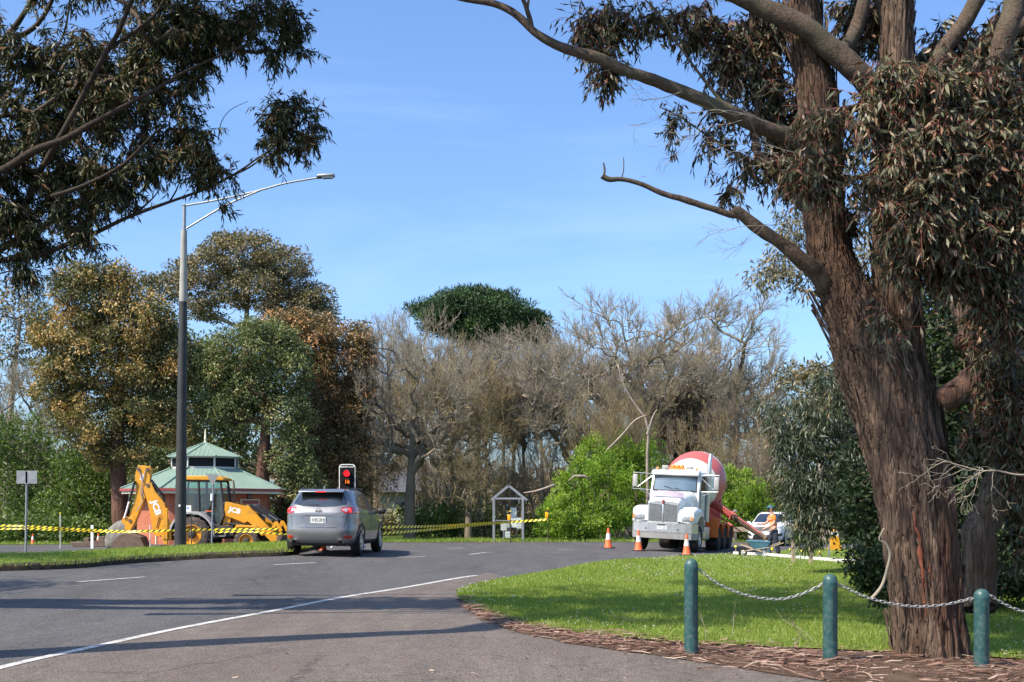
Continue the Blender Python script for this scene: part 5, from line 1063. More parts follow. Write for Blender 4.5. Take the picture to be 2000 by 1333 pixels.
def suv(label, loc, yaw, paint, rear=True):
    t = thing('parked_car' if not rear else 'car', label, 'car', loc, yaw)
    sl = [(.27, -2.10, 2.12, .80), (.36, -2.20, 2.22, .87), (.48, -2.25, 2.25, .905), (.62, -2.27, 2.27, .92), (.8, -2.235, 2.25, .92), (.95, -2.215, 2.18, .92), (1.02, -2.21, 2.02, .915), (1.08, -2.20, 1.75, .908), (1.14, -2.17, 1.28, .895), (1.2, -2.13, 1.08, .872),
          (1.28, -2.07, .93, .84), (1.4, -1.97, .70, .79), (1.5, -1.89, .5, .748), (1.58, -1.83, .3, .712), (1.64, -1.78, .1, .67), (1.675, -1.66, -.08, .60), (1.69, -1.45, -.3, .50), (1.70, -1.1, -.6, .3)]
    vs, fs = slice_body(sl); bv = bvh_of(vs, fs); body = MB().add(vs, fs).build('body', paint, t, smooth=40)
    wx = (-1.36, 1.34); cut(body, [cyl_me(x, s * .62, s * 1.2, .36, .405) for x in wx for s in (-1, 1)])
    MB().box((0, 0, .33), (3.9, 1.5, .14)).build('underside', M['dark'], t)
    for x in wx:
        for s in (-1, 1):
            wheel(t, x, s * .80, .355, .225, s, M['chrome'], 10, .66)
            ring = []; n = 22
            for k in range(n + 1):
                a = math.pi * (-.08 + 1.16 * k / n); ring.append((x + .40 * math.cos(a), .36 + .40 * math.sin(a), x + .475 * math.cos(a), .36 + .475 * math.sin(a)))
            m = MB()
            for k, (a, b, c, d) in enumerate(ring):
                for (px, pz) in ((a, b), (c, d)):
                    h = bv.ray_cast(Vector((px, s * 9, max(pz, .29))), Vector((0, -s, 0))); y = h[0].y if h[0] else s * .86
                    m.v += [(px, y + s * .012, pz), (px, y - s * .06, pz)]
                if k: o = (k - 1) * 4; m.f += [(o, o + 4, o + 6, o + 2), (o, o + 1, o + 5, o + 4), (o + 2, o + 6, o + 7, o + 3)]
            m.build('arch_trim', M['black'], t, smooth=50)
    for s in ('+', '-'):
        sy = 1 if s == '+' else -1
        patch('sill_trim', M['black'], t, bv, [(-.92, .275), (.9, .275), (.9, .38), (-.92, .38)], s + 'y', .012)
        w1 = patch('window', M['glass'], t, bv, [(-.36, 1.14), (-1.2, 1.2), (-1.16, 1.44), (-1.02, 1.54), (-.32, 1.575)], s + 'y', .005)
        patch('window', M['glass'], t, bv, [(-.24, 1.13), (.86, 1.09), (.72, 1.2), (.36, 1.42), (.1, 1.545), (-.2, 1.58)], s + 'y', .005)
        patch('window', M['glass'], t, bv, [(-1.29, 1.21), (-1.58, 1.29), (-1.5, 1.4), (-1.25, 1.5)], s + 'y', .005)
        patch('pillar_trim', M['black'], t, bv, [(-.37, 1.13), (-.23, 1.13), (-.19, 1.585), (-.33, 1.585)], s + 'y', .006)
        for dx in (-.9, .05): MB().box((dx, sy * .925, .98), (.2, .03, .035), bevel=.01).build('door_handle', paint, t, smooth=60)
        for gx in (-.26, .93): patch('door_gap', M['black'], t, bv, [(gx, .42), (gx + .012, .42), (gx + .012, 1.08), (gx, 1.08)], s + 'y', .0015)
        mr = MB().box((.78, sy * 1.03, 1.13), (.16, .22, .16), bevel=.05); mr.box((.82, sy * .9, 1.09), (.08, .12, .05)); mr.build('side_mirror', M['black'] if rear else paint, t, smooth=60)
        MB().tube([(-1.45, sy * .62, 1.665), (-1.3, sy * .64, 1.7), (.0, sy * .64, 1.7), (.15, sy * .62, 1.66)], .016, 6).build('roof_rail', M['black'], t, smooth=60)
    # rear
    patch('rear_window', M['glass'], t, bv, [(-.66, 1.30), (-.4, 1.245), (0, 1.225), (.4, 1.245), (.66, 1.30), (.63, 1.4), (.57, 1.52), (.5, 1.585), (0, 1.6), (-.5, 1.585), (-.57, 1.52), (-.63, 1.4)], '-x', .006)
    sp = MB(); sp.prism([(-1.78, 1.675), (-1.99, 1.618), (-2.0, 1.6), (-1.96, 1.59), (-1.7, 1.62), (-1.6, 1.675)], -.56, .56); sp.build('spoiler', paint, t, smooth=40, bevel=.008)
    MB().box((-2.0, 0, 1.606), (.02, .24, .022)).build('brake_light', M['redlit'], t)
    for s in (-1, 1):
        tl = patch('tail_light', M['redlens'], t, bv, [(s * .52, 1.17), (s * .62, 1.215), (s * .8, 1.23), (s * .9, 1.215), (s * .9, 1.085), (s * .84, 1.06), (s * .66, 1.065)], '-x', .012, rings=5)
        patch('tail_light_wing', M['redlens'], t, bv, [(-2.12, 1.08), (-1.75, 1.13), (-1.72, 1.17), (-2.1, 1.22)], ('+' if s > 0 else '-') + 'y', .010)
        MB().lathe([(.001, -.012), (.045, -.010), (.056, 0), (.05, .02)], (bv.ray_cast(Vector((-9, s * .74, 1.14)), Vector((1, 0, 0)))[0].x - .012, s * .74, 1.14), 'x', 18).build('lamp_disc', M['redlit'], tl, smooth=60).location = (0, 0, 0)
        patch('reversing_lens', M['clear'], tl, bv, [(s * .56, 1.165), (s * .68, 1.2), (s * .69, 1.1)], '-x', .016, rings=4)
        patch('reflector', M['redlens'], t, bv, [(s * .6, .52), (s * .8, .535), (s * .79, .45), (s * .67, .455)], '-x', .012, rings=4)
        ex = MB().lathe([(.056, -.12), (.06, .08), (.048, .08), (.045, -.1)], (-2.2, s * .57, .37), 'x', 18, caps=False).build('exhaust_tip', M['chrome'], t, smooth=60)
        MB().lathe([(.046, -.02), (.001, -.02)], (-2.16, s * .57, .37), 'x', 14, caps=False).build('exhaust_hole', M['black'], ex)
    patch('rear_bumper_trim', M['bumpgrey'], t, bv, [(-.9, .3), (.9, .3), (.9, .6), (.62, .68), (-.62, .68), (-.9, .6)], '-x', .008)
    patch('bumper_lip', M['black'], t, bv, [(-.78, .28), (.78, .28), (.74, .34), (-.74, .34)], '-x', .016)
    patch('plate_recess', paint, t, bv, [(-.46, .79), (.46, .79), (.34, 1.0), (-.34, 1.0)], '-x', -.012, th=.01)
    patch('tailgate_seam', M['black'], t, bv, [(-.34, 1.0), (.34, 1.0), (.34, 1.012), (-.34, 1.012)], '-x', .004)
    for a, b in (((-.64, .725), (.64, .725)), ((-.64, .725), (-.69, 1.05)), ((.64, .725), (.69, 1.05))):
        a, b = Vector(a), Vector(b); d = (b - a).normalized(); nn = Vector((-d.y, d.x)) * .005; patch('tailgate_seam', M['black'], t, bv, [a - nn, b - nn, b + nn, a + nn], '-x', .0025, rings=3)
    h = bv.ray_cast(Vector((-9, 0, .9)), Vector((1, 0, 0)))[0].x
    pl = MB().box((h - .012, 0, .905), (.014, .375, .16), bevel=.004).build('number_plate', M['platew'], t); rz = (R(90), 0, R(-90))
    text('plate_text', '1HS·2HJ' if rear else '', .125, M['letterb'], pl, (h - .021, 0, .905), rz, ex=.002, sx=.78)
    if rear:
        h = bv.ray_cast(Vector((-9, 0, 1.125)), Vector((1, 0, 0)))[0].x
        bd = MB(); bd.tube([(h - .015, .072 * math.cos(a), 1.125 + .062 * math.sin(a)) for a in np.linspace(0, 2 * math.pi, 25)], .009, 6); bd.tube([(h - .017, .06, 1.145), (h - .02, .03, 1.125), (h - .02, 0, 1.112), (h - .02, -.03, 1.125), (h - .017, -.06, 1.145)], .009, 6); bd.build('badge', M['chrome'], t, smooth=60)
        wp = MB().tube([(-2.08, 0, 1.285), (-2.09, .18, 1.275), (-2.055, .36, 1.3)], .009, 6).build('rear_wiper', M['black'], t)
        MB().prism([(-1.42, 1.69), (-1.62, 1.67), (-1.6, 1.75), (-1.56, 1.76)], -.012, .012).build('roof_fin', paint, t)
        for yy, s in ((.62, 'CX-5'), (-.55, 'AWD')): 
            h = bv.ray_cast(Vector((-9, yy, 1.03)), Vector((1, 0, 0)))[0].x; text('badge_text', s, .055, M['chrome'], t, (h - .008, yy, 1.03), rz, ex=.002)
    # front
    patch('windscreen', M['glass'], t, bv, [(-.74, 1.17), (.74, 1.17), (.66, 1.45), (.56, 1.59), (0, 1.615), (-.56, 1.59), (-.66, 1.45)], '+x', .006)
    patch('grille', M['black'], t, bv, [(-.42, .72), (.42, .72), (.5, .94), (0, .96), (-.5, .94)], '+x', .01)
    patch('lower_grille', M['black'], t, bv, [(-.6, .34), (.6, .34), (.52, .56), (-.52, .56)], '+x', .01)
    for s in (-1, 1):
        patch('headlight', M['clear'], t, bv, [(s * .5, .88), (s * .84, .92), (s * .88, 1.02), (s * .6, .98)], '+x', .012, rings=4); patch('fog_light', M['black'], t, bv, [(s * .62, .5), (s * .84, .55), (s * .82, .66), (s * .66, .62)], '+x', .012, rings=4)
    ch = MB().tube([(2.262, -.44, .93), (2.275, -.2, .74), (2.28, .2, .74), (2.262, .44, .93)], .02, 6).build('grille_trim', M['chrome'], t, smooth=60)
    if not rear: MB().box((2.275, 0, .62), (.016, .37, .12)).build('number_plate', M['platew'], t)
    return t
M['bumpgrey'] = mat('bumper_grey', (.16, .16, .16), rough=.5, metal=.3, var=.08)
M['platew'] = mat('plate_white', (.66, .66, .63), rough=.4, var=.12, scale=12)
M['silver'] = mat('silver_metallic', (.2, .2, .205), rough=.34, metal=.55, var=.04, scale=3, coat=1.0, dirt=(.33, .33, .33), dscale=4, damt=.25)
def place_on(o, l, w, x0=0):
    """tilt an object to the ground under it"""
    yaw = o.rotation_euler.z; d = Vector((math.cos(yaw), math.sin(yaw), 0)); s = Vector((-math.sin(yaw), math.cos(yaw), 0)); p = o.location
    zF, zB = zf(*(p + d * l / 2).xy), zf(*(p - d * l / 2).xy); zl, zr = zf(*(p + s * w / 2).xy), zf(*(p - s * w / 2).xy)
    o.location.z = max((zF + zB) / 2, (zl + zr) / 2)
    o.rotation_euler = (math.atan2(zl - zr, w), -math.atan2(zF - zB, l), yaw)
c0 = onground(640, 31.0); c0.x += .0
car = suv('silver family car seen from behind, brake lights lit, waiting at the red signal', (-4.84, 31.2, 0), R(90 - 3.4), M['silver']); place_on(car, 2.7, 1.6)
# bring the tilt down to a plausible camber
car.rotation_euler.x *= .6; car.scale = (1.05, 1.05, 1.04)
wc = suv('white wagon coming towards the camera behind the worker', onground(1507, 57.5), R(-90 - 22), M['white'], rear=False); place_on(wc, 2.7, 1.6)

# ------------------------------------------------------------------ concrete mixer truck
TY = R(-90 - 21)
tr = thing('concrete_mixer_truck', 'white bonneted concrete mixer truck with red and white drum pouring at the kerb', 'truck', (5.6, 42.4, 0), TY)
place_on(tr, 5, 2.2); tr.rotation_euler.x = R(-2.8)
# local frame: x forward (front bumper at 0), y to its left, z up
bm_ = MB()
def ext_yz(poly, x0, x1): return MB().prism(poly, x0, x1, 'yz')
# bumper with wrapped ends
bp = MB(); prof = [(-1.25, -.62), (-1.235, -.3), (-1.12, -.04), (-.85, .03), (.85, .03), (1.12, -.04), (1.235, -.3), (1.25, -.62)]
for z0, z1, ins in ((.74, 1.10, 0), (.5, .737, .05)):
    vs = [(x - ins * (1 if z < .7 and z == z0 else .2), y * (1 - ins * .3 * (z == z0)), z) for z in (z0, z1) for y, x in prof] + [(x - .06 - ins, y * .97, z) for z in (z0, z1) for y, x in prof]
    n = 8; fs = [(i, i + 1, n + i + 1, n + i) for i in range(7)] + [(2 * n + i, 3 * n + i, 3 * n + i + 1, 2 * n + i + 1) for i in range(7)] + [(i, 2 * n + i, 2 * n + i + 1, i + 1) for i in range(7)] + [(n + i, n + i + 1, 3 * n + i + 1, 3 * n + i) for i in range(7)]
    MB().add(vs, fs).build('bumper' if z0 > .6 else 'lower_valance', M['chrome'] if z0 > .6 else M['grey'], tr, smooth=30)
for y, z, w, h in ((-.02, 1.02, .28, .04), (-.62, .86, .06, .05), (.62, .86, .06, .05)): MB().box((.036, y, z), (.012, w, h), bevel=.005).build('bumper_slot', M['black'], tr)
for y in (-.5, .5):
    for z in (.95, 1.04): MB().lathe([(.001, .045), (.012, .045), (.012, .03)], (0, y, z), 'x', 8).build('bolt', M['dark'], tr)
tp_ = MB().box((.04, 0, .9), (.012, .37, .12), bevel=.003).build('number_plate', M['platew'], tr)
text('plate_text', 'XV·55EJ', .105, M['letterb'], tp_, (.048, 0, .905), (R(90), 0, R(90)), ex=.002, sx=.78)
# bonnet: loft of sections from grille (x=-.05) to firewall (x=-1.75)
def sect(x, w, z0, z1, r=.18, crown_=.04, n=7):
    p = [(x, -w, z0)]
    for k in range(n + 1):
        a = math.pi - math.pi / 2 * k / n; p.append((x, -w + r + r * math.cos(a), z1 - r + r * math.sin(a)))
    for k in range(n + 1):
        a = math.pi / 2 - math.pi / 2 * k / n; p.append((x, w - r + r * math.cos(a), z1 - r + r * math.sin(a)))
    p.append((x, w, z0)); return [(a, b, c + crown_ * (1 - (b / w) ** 2) * (c > (z0 + z1) / 2)) for a, b, c in p]
def loft(name, secs, m, parent, smooth=35, cap=True, bevel=0):
    n = len(secs[0]); vs = [p for s in secs for p in s]; fs = [(i * n + j, i * n + j + 1, (i + 1) * n + j + 1, (i + 1) * n + j) for i in range(len(secs) - 1) for j in range(n - 1)]
    fs += [((i + 1) * n, i * n, i * n + n - 1, (i + 1) * n + n - 1) for i in range(len(secs) - 1)]
    if cap: fs += [tuple(range(n)), tuple(range(len(vs) - 1, len(vs) - n - 1, -1))]
    return MB().add(vs, fs).build(name, m, parent, smooth=smooth, bevel=bevel)
loft('bonnet', [sect(-.06, .60, 1.12, 1.93, .12), sect(-.3, .63, 1.1, 2.02, .16), sect(-.7, .68, 1.05, 2.12, .2), (sect(-1.2, .76, 1.05, 2.24, .22)), sect(-1.78, .88, 1.05, 2.34, .26)], M['white'], tr)
# grille: frame, two meshes of vertical bars, centre bar, crest
gr = MB(); gr.prism([(-.585, 1.1), (.585, 1.1), (.585, 1.86), (.3, 1.92), (-.3, 1.92), (-.585, 1.86)], -.055, -.02, 'yz'); gf = gr.build('grille_frame', M['chrome'], tr, bevel=.006)
for s in (-1, 1):
    a, b = sorted((s * .055, s * .535)); MB().prism([(a, 1.16), (b, 1.16), (b, 1.775), (a, 1.80)], -.018, -.012, 'yz').build('grille_mesh', M['dark'], gf)
    for k in range(15):
        y = s * (.075 + .0318 * k); MB().box((.001, y, 1.47), (.018, .014, .61)).build('grille_bar', M['chrome'], gf)
MB().box((.004, 0, 1.48), (.03, .075, .68), bevel=.01).build('centre_bar', M['chrome'], gf, smooth=40)
cr_ = MB().prism([(-.035, 1.80), (.035, 1.80), (.05, 1.9), (.04, 1.96), (-.04, 1.96), (-.05, 1.9)], -.005, .035, 'yz').build('crest', M['crestred'], gf, bevel=.008)
loft('bug_deflector', [[(-.42, -.68, 2.13), (-.42, .68, 2.13), (-.42, .68, 2.14)], [(-.22, -.66, 2.12), (-.22, .66, 2.12), (-.22, .66, 2.125)], [(-.30, -.66, 2.29), (-.30, .66, 2.29), (-.30, .66, 2.295)]], M['tint'] if 'tint' in M else M['chrome'], tr) if False else None
dfl = MB(); ys = np.linspace(-.65, .65, 15)
for y in ys:
    zc = 2.06 + .07 * (1 - (y / .65) ** 2) ; xb = -.36 - .12 * (y / .65) ** 2; dfl.v += [(xb + .05, y, zc), (xb + .01, y, zc + .19), (xb, y, zc), (xb - .02, y, zc + .19)]
for i in range(14): o = i * 4; dfl.f += [(o, o + 4, o + 5, o + 1), (o + 2, o + 3, o + 7, o + 6), (o + 1, o + 5, o + 7, o + 3), (o, o + 2, o + 6, o + 4)]
M['tint'] = mat('tinted_acrylic', (.42, .34, .42), rough=.12, var=.15, scale=2, coat=1)
dfl.build('bug_deflector', M['tint'], tr, smooth=60)
# fenders
for s in (-1, 1):
    secs = []
    for x, zt, zo, yo in ((-.02, 1.42, 1.12, .98), (-.08, 1.60, 1.12, 1.17), (-.3, 1.70, 1.12, 1.24), (-.7, 1.75, 1.3, 1.25), (-1.1, 1.72, 1.42, 1.25), (-1.5, 1.62, 1.38, 1.25), (-1.85, 1.35, 1.0, 1.24), (-1.92, 1.05, .82, 1.22)):
        yi = .58; p = []
        for k in range(9):
            u = k / 8; a = math.pi / 2 * max(0, (u - .45) / .55); y = yi + (yo - .16 - yi) * min(1, u / .45) + .16 * math.sin(a) ; z = zt - .16 * (1 - math.cos(a)) - .02 * u; p.append((x, s * y, z))
        p.append((x, s * yo, zo)); p.append((x, s * (yo - .04), zo)); p.append((x, s * yi, zo + .05)); secs.append(p)
    loft('fender', secs, M['white'], tr, smooth=40)
    hl = MB().box((.005, s * .93, 1.30), (.05, .42, .19), bevel=.02).build('headlight', M['clear'], tr, smooth=50)
    MB().lathe([(.001, .02), (.065, .02), (.07, 0), (.001, 0)], (.022, s * .86, 1.3), 'x', 16).build('lamp_bowl', M['chrome'], hl, smooth=50)
    MB().lathe([(.001, .02), (.055, .02), (.06, 0), (.001, 0)], (.022, s * .99, 1.3), 'x', 16).build('lamp_bowl', M['chrome'], hl, smooth=50)
    MB().box((.012, s * 1.11, 1.3), (.056, .07, .18), bevel=.01).build('indicator', M['amber'], hl)
# cab
cb = [sect(-1.78, .96, 1.0, 2.42, .12, 0), sect(-1.95, .97, 1.0, 2.95, .14, 0), sect(-2.06, .97, 1.0, 3.12, .16, .03), sect(-2.3, .97, 1.0, 3.18, .2, .04), sect(-3.2, .97, 1.0, 3.2, .2, .04), sect(-3.3, .95, 1.0, 3.15, .2, .03)]
loft('cab', cb, M['white'], tr)
ws = MB(); 
def wsp(y, z):  # windscreen plane with a slight wrap
    t = (z - 2.42) / .53; x = -1.70 - .165 * t - .06 * (abs(y) / .85) ** 3; return (x, y, z)
ny, nz_ = 13, 5; ws.v = [wsp(y * (1 - .04 * k / 4), 2.38 + .56 * k / 4) for k in range(nz_) for y in np.linspace(-.85, .85, ny)]
ws.f = [(k * ny + j, k * ny + j + 1, (k + 1) * ny + j + 1, (k + 1) * ny + j) for k in range(nz_ - 1) for j in range(ny - 1)]
M['trglass'] = glassmat('windscreen_glass', (.05, .085, .11), .05)
w_ = ws.build('windscreen', M['trglass'], tr, smooth=180)
fr = MB().tube([wsp(-.86, 2.37), wsp(0, 2.365), wsp(.86, 2.37), wsp(.83, 2.95), wsp(0, 2.96), wsp(-.83, 2.95), wsp(-.86, 2.37)], .022, 6).build('windscreen_seal', M['black'], tr, smooth=60)
MB().tube([wsp(-.05, 2.42), (wsp(-.3, 2.50)[0] + .02, -.3, 2.50), (wsp(-.42, 2.52)[0] + .02, -.42, 2.52)], .012, 5).tube([wsp(.25, 2.42), (wsp(0, 2.47)[0] + .02, 0, 2.47)], .012, 5).build('wiper', M['black'], tr)
MB().prism([(-1.72, 2.95), (-1.66, 3.0), (-1.72, 3.13), (-2.1, 3.2), (-2.1, 3.1), (-1.95, 2.97)], -.93, .93).build('sun_visor', M['white'], tr, smooth=40, bevel=.015)
lt5 = [(-.78, 'amber'), (.78, 'amber')]
for y, mm in lt5: MB().box((-2.0, y, 3.24), (.1, .1, .08), bevel=.02).build('marker_light', M[mm], tr)
for y in (-.48, .48): MB().box((-2.05, y, 3.29), (.16, .26, .13), bevel=.03).build('roof_light', M['grey'], tr, smooth=50)
bc = MB()
for y in (-.17, 0, .17): bc.box((-2.1, y, 3.31), (.2, .17, .17), bevel=.045)
bc.box((-2.1, 0, 3.24), (.18, .6, .06)); bc.build('beacon_bar', M['amber'], tr, smooth=60)
for s in (-1, 1):
    MB().prism([(-2.05, 2.35), (-2.95, 2.35), (-2.95, 2.98), (-2.2, 2.98), (-2.08, 2.7)], s * .966, s * .978).build('side_window', M['darkglass'], tr)
    MB().box((-2.0, s * .985, 1.7), (.02, .02, 1.3)).box((-3.02, s * .985, 2.05), (.02, .02, 2.0)).build('door_seam', M['dark'], tr)
    MB().tube([(-2.05, s * 1.03, 1.3), (-2.05, s * 1.05, 2.3)], .018, 6).tube([(-3.1, s * 1.03, 1.3), (-3.1, s * 1.05, 2.4)], .018, 6).build('grab_rail', M['chrome'], tr, smooth=60)
    MB().box((-2.5, s * 1.0, .75), (1.1, .42, .5), bevel=.03).build('fuel_tank', M['chrome'], tr, smooth=50)
    arm = MB(); yo = s * 1.62
    for z in (2.38, 3.02): arm.tube([(-1.95, s * .96, z - .02), (-1.85, yo - s * .22, z), (-1.84, yo + s * .08, z)], .015, 6)
    arm.tube([(-1.84, yo + s * .08, 2.38), (-1.84, yo + s * .08, 3.02)], .015, 6).tube([(-1.84, yo - s * .22, 2.38), (-1.84, yo - s * .22, 3.02)], .015, 6).tube([(-1.95, s * .97, 2.92), (-1.84, yo - s * .1, 2.45)], .013, 6).tube([(-1.95, s * .97, 2.15), (-1.84, yo - s * .22, 2.35)], .013, 6)
    am = arm.build('mirror_arm', M['chrome'], tr, smooth=60); MB().box((-1.82, yo, 2.70), (.07, .2, .5), bevel=.03).build('mirror', M['grey'], am, smooth=50)
MB().prism([(-1.3, 1.72), (-1.12, 1.72), (-1.2, 1.9)], .80, .815).build('bonnet_badge', M['chrome'], tr)
dl = MB().box((-2.4, .975, 1.98), (.24, .01, .12)).build('door_sticker', M['amber'], tr)
MB().tube([(-3.4, 1.0, 1.2), (-3.4, 1.0, 3.1), (-3.4, 1.0, 3.6), (-3.46, 1.0, 3.78), (-3.56, 1.0, 3.9)], [.085, .085, .085, .085, .09], 12, caps=False).build('exhaust_stack', M['chrome'], tr, smooth=60)
MB().tube([(-1.98, -1.05, 3.1), (-1.98, -1.05, 3.7)], .006, 4).build('aerial', M['black'], tr)
MB().box((-4.6, .42, .95), (8.2, .1, .28)).box((-4.6, -.42, .95), (8.2, .1, .28)).box((-1.0, 0, .68), (.2, 2.0, .14)).box((-6.4, 0, .62), (1.9, 1.4, .2)).box((-3.9, 0, .7), (.9, 1.7, .5)).build('chassis', M['dark'], tr)
wheel(tr, -1.15, 1.05, .53, .32, 1, M['chrome'], 8, .55); wheel(tr, -1.15, -1.05, .53, .32, -1, M['chrome'], 8, .55)
for x in (-5.1, -6.35, -7.65):
    for s in (-1, 1):
        rr_ = .5 if x > -5.2 else .53
        wheel(tr, x, s * .98, rr_, .5, s, M['rust'], 8, .5)
        g_ = MB(); n = 14
        for k in range(n + 1):
            a = math.pi * (.02 + .96 * k / n); g_.v += [(x + .62 * math.cos(a), s * .70, .55 + .62 * math.sin(a)), (x + .62 * math.cos(a), s * 1.26, .55 + .62 * math.sin(a)), (x + .64 * math.cos(a), s * .70, .55 + .64 * math.sin(a)), (x + .64 * math.cos(a), s * 1.26, .55 + .64 * math.sin(a))]
            if k: o = (k - 1) * 4; g_.f += [(o, o + 1, o + 5, o + 4), (o + 2, o + 6, o + 7, o + 3), (o + 1, o + 3, o + 7, o + 5)]
        g_.build('mudguard', M['orange'], tr, smooth=60)
MB().box((-4.3, 1.14, .98), (.06, .34, .8), bevel=.02).build('mud_flap', M['orange'], tr)
# drum: axis tilted up to the rear
AX = Vector((-math.cos(R(13)), 0, math.sin(R(13)))); D0 = Vector((-3.7, 0, 2.44))
def drum_ring(prof, n=48):
    e1 = Vector((0, 1, 0)); e2 = AX.cross(e1); vs = [tuple(D0 + AX * h + (e1 * math.cos(2 * math.pi * k / n) + e2 * math.sin(2 * math.pi * k / n)) * r) for r, h in prof for k in range(n)]
    fs = [(i * n + k, i * n + (k + 1) % n, (i + 1) * n + (k + 1) % n, (i + 1) * n + k) for i in range(len(prof) - 1) for k in range(n)]; return MB().add(vs, fs)
dr_ = drum_ring([(.01, -.02), (.5, 0), (.72, .06), (1.05, .85), (1.13, 1.1)]).build('drum', M['cream'], tr, smooth=30)
drum_ring([(1.13, 1.1), (1.22, 1.45), (1.26, 1.7), (1.27, 1.95), (1.26, 2.2)]).build('red_band', M['red'], dr_, smooth=30)
drum_ring([(1.26, 2.2), (1.2, 2.55), (1.0, 3.2)]).build('white_band', M['cream'], dr_, smooth=30)
drum_ring([(1.0, 3.2), (.62, 4.3), (.55, 4.5), (.01, 4.5)]).build('rear_cone', M['red'], dr_, smooth=30)
MB().box((-3.72, 0, 1.7), (.25, 1.3, 1.3)).box((-3.62, 0, 2.2), (.3, .6, .6)).build('drum_pedestal', M['grey'], tr, bevel=.02)
MB().box((-7.7, 0, 1.9), (.25, 1.5, 1.7)).build('rear_pedestal', M['red'], tr, bevel=.02)
MB().prism([(-7.9, 3.0), (-8.7, 3.75), (-7.9, 3.9)], -.5, .5).build('charge_hopper', M['red'], tr)
MB().tube([(-4.0, -1.0, 1.2), (-4.0, -1.0, 3.3)], .09, 8).build('water_tank', M['white'], tr, smooth=60)
tr_m = None
bpy.context.view_layer.update()
inv = tr.matrix_world.inverted()
# chute from under the drum mouth down to the barrow, swung to the near side
chA, chB = Wp(1372, 972, 47.2), Wp(1493, 1052, 45.6)
a_, b_ = inv @ chA, inv @ chB; d_ = (b_ - a_).normalized(); s_ = d_.cross(Vector((0, 0, 1))).normalized(); u_ = s_.cross(d_)
def trough(p, q, w0, w1):
    m = MB(); n = 9
    for (pt, w) in ((p, w0), (q, w1)):
        for rr_ in (1, .9):
            for k in range(n): a = math.pi + math.pi * k / (n - 1); m.v.append(tuple(pt + s_ * math.cos(a) * w * rr_ + u_ * (math.sin(a) * w * .9 * rr_ + w * .5)))
    for k in range(n - 1): m.f += [(k, k + 1, 2 * n + k + 1, 2 * n + k), (n + k, 3 * n + k, 3 * n + k + 1, n + k + 1), (k, n + k, n + k + 1, k + 1), (2 * n + k, 2 * n + k + 1, 3 * n + k + 1, 3 * n + k)]
    for k in (0, n - 1): m.f.append((k, 2 * n + k, 3 * n + k, n + k))
    return m
L_ = (b_ - a_).length
trough(a_, a_ + d_ * L_ * .5, .34, .29).build('chute', M['red'], tr, smooth=50)
ce = trough(a_ + d_ * L_ * .42, b_, .26, .2).build('chute_extension', M['rust'], tr, smooth=50)
MB().tube([a_ + d_ * L_ * .2 + u_ * .22 + s_ * .28, a_ + d_ * L_ * .95 + u_ * .12 + s_ * .19], .03, 6).tube([a_ + d_ * L_ * .45 - s_ * .3 - u_ * .15, a_ + d_ * L_ * .47 + u_ * .3, a_ + d_ * L_ * .5 + s_ * .3 - u_ * .1], .02, 6).tube([a_ + d_ * L_ * .2 - u_ * .3, a_ + d_ * L_ * .7 - u_ * .28 + s_ * .1], .03, 6).build('chute_ribs', M['red'], tr, smooth=60)
MB().box(a_ + d_ * L_ * .48 + u_ * .3, (.3, .12, .08)).build('chute_lock', M['steel'], tr)
MB().box(a_ + Vector((-.1, -.5, -.25)), (.9, 1.2, .12)).tube([a_ - u_ * .25, a_ + Vector((0, -1.0, -1.0))], .05, 8).build('chute_bracket', M['rust'], tr)

# ------------------------------------------------------------------ backhoe loader (side on, nose to the right)
YJ = 47.0
jl = onground(389.2, YJ); jl.z = CAM_H - (1078 - HORIZON) / FPX * YJ
jc = thing('backhoe_loader', 'yellow backhoe loader parked side-on before the brick pavilion', 'digger', jl)
for s in (-1, 1):
    wheel(jc, 0, s * .92, .74, .46, s, M['yellow'], 0, .56, M['mudtyre'], lugs=18, hub=.36); wheel(jc, 2.2, s * .92, .49, .34, s, M['yellow'], 0, .58, M['mudtyre'], lugs=16, hub=.42)
def side(name, poly, y0, y1, m, parent=jc, bevel=.012): return MB().prism(poly, y0, y1).build(name, m, parent, bevel=bevel)
side('chassis', [(-.9, .55), (2.7, .55), (2.9, .8), (2.6, 1.0), (-.9, 1.05)], -.4, .4, M['dark'])
side('bonnet', [(1.15, 1.15), (2.45, 1.15), (2.6, 1.3), (2.55, 1.62), (1.2, 1.78)], -.42, .42, M['yellow'])
side('front_grille', [(2.55, 1.1), (2.68, 1.12), (2.66, 1.6), (2.55, 1.6)], -.4, .4, M['black'])
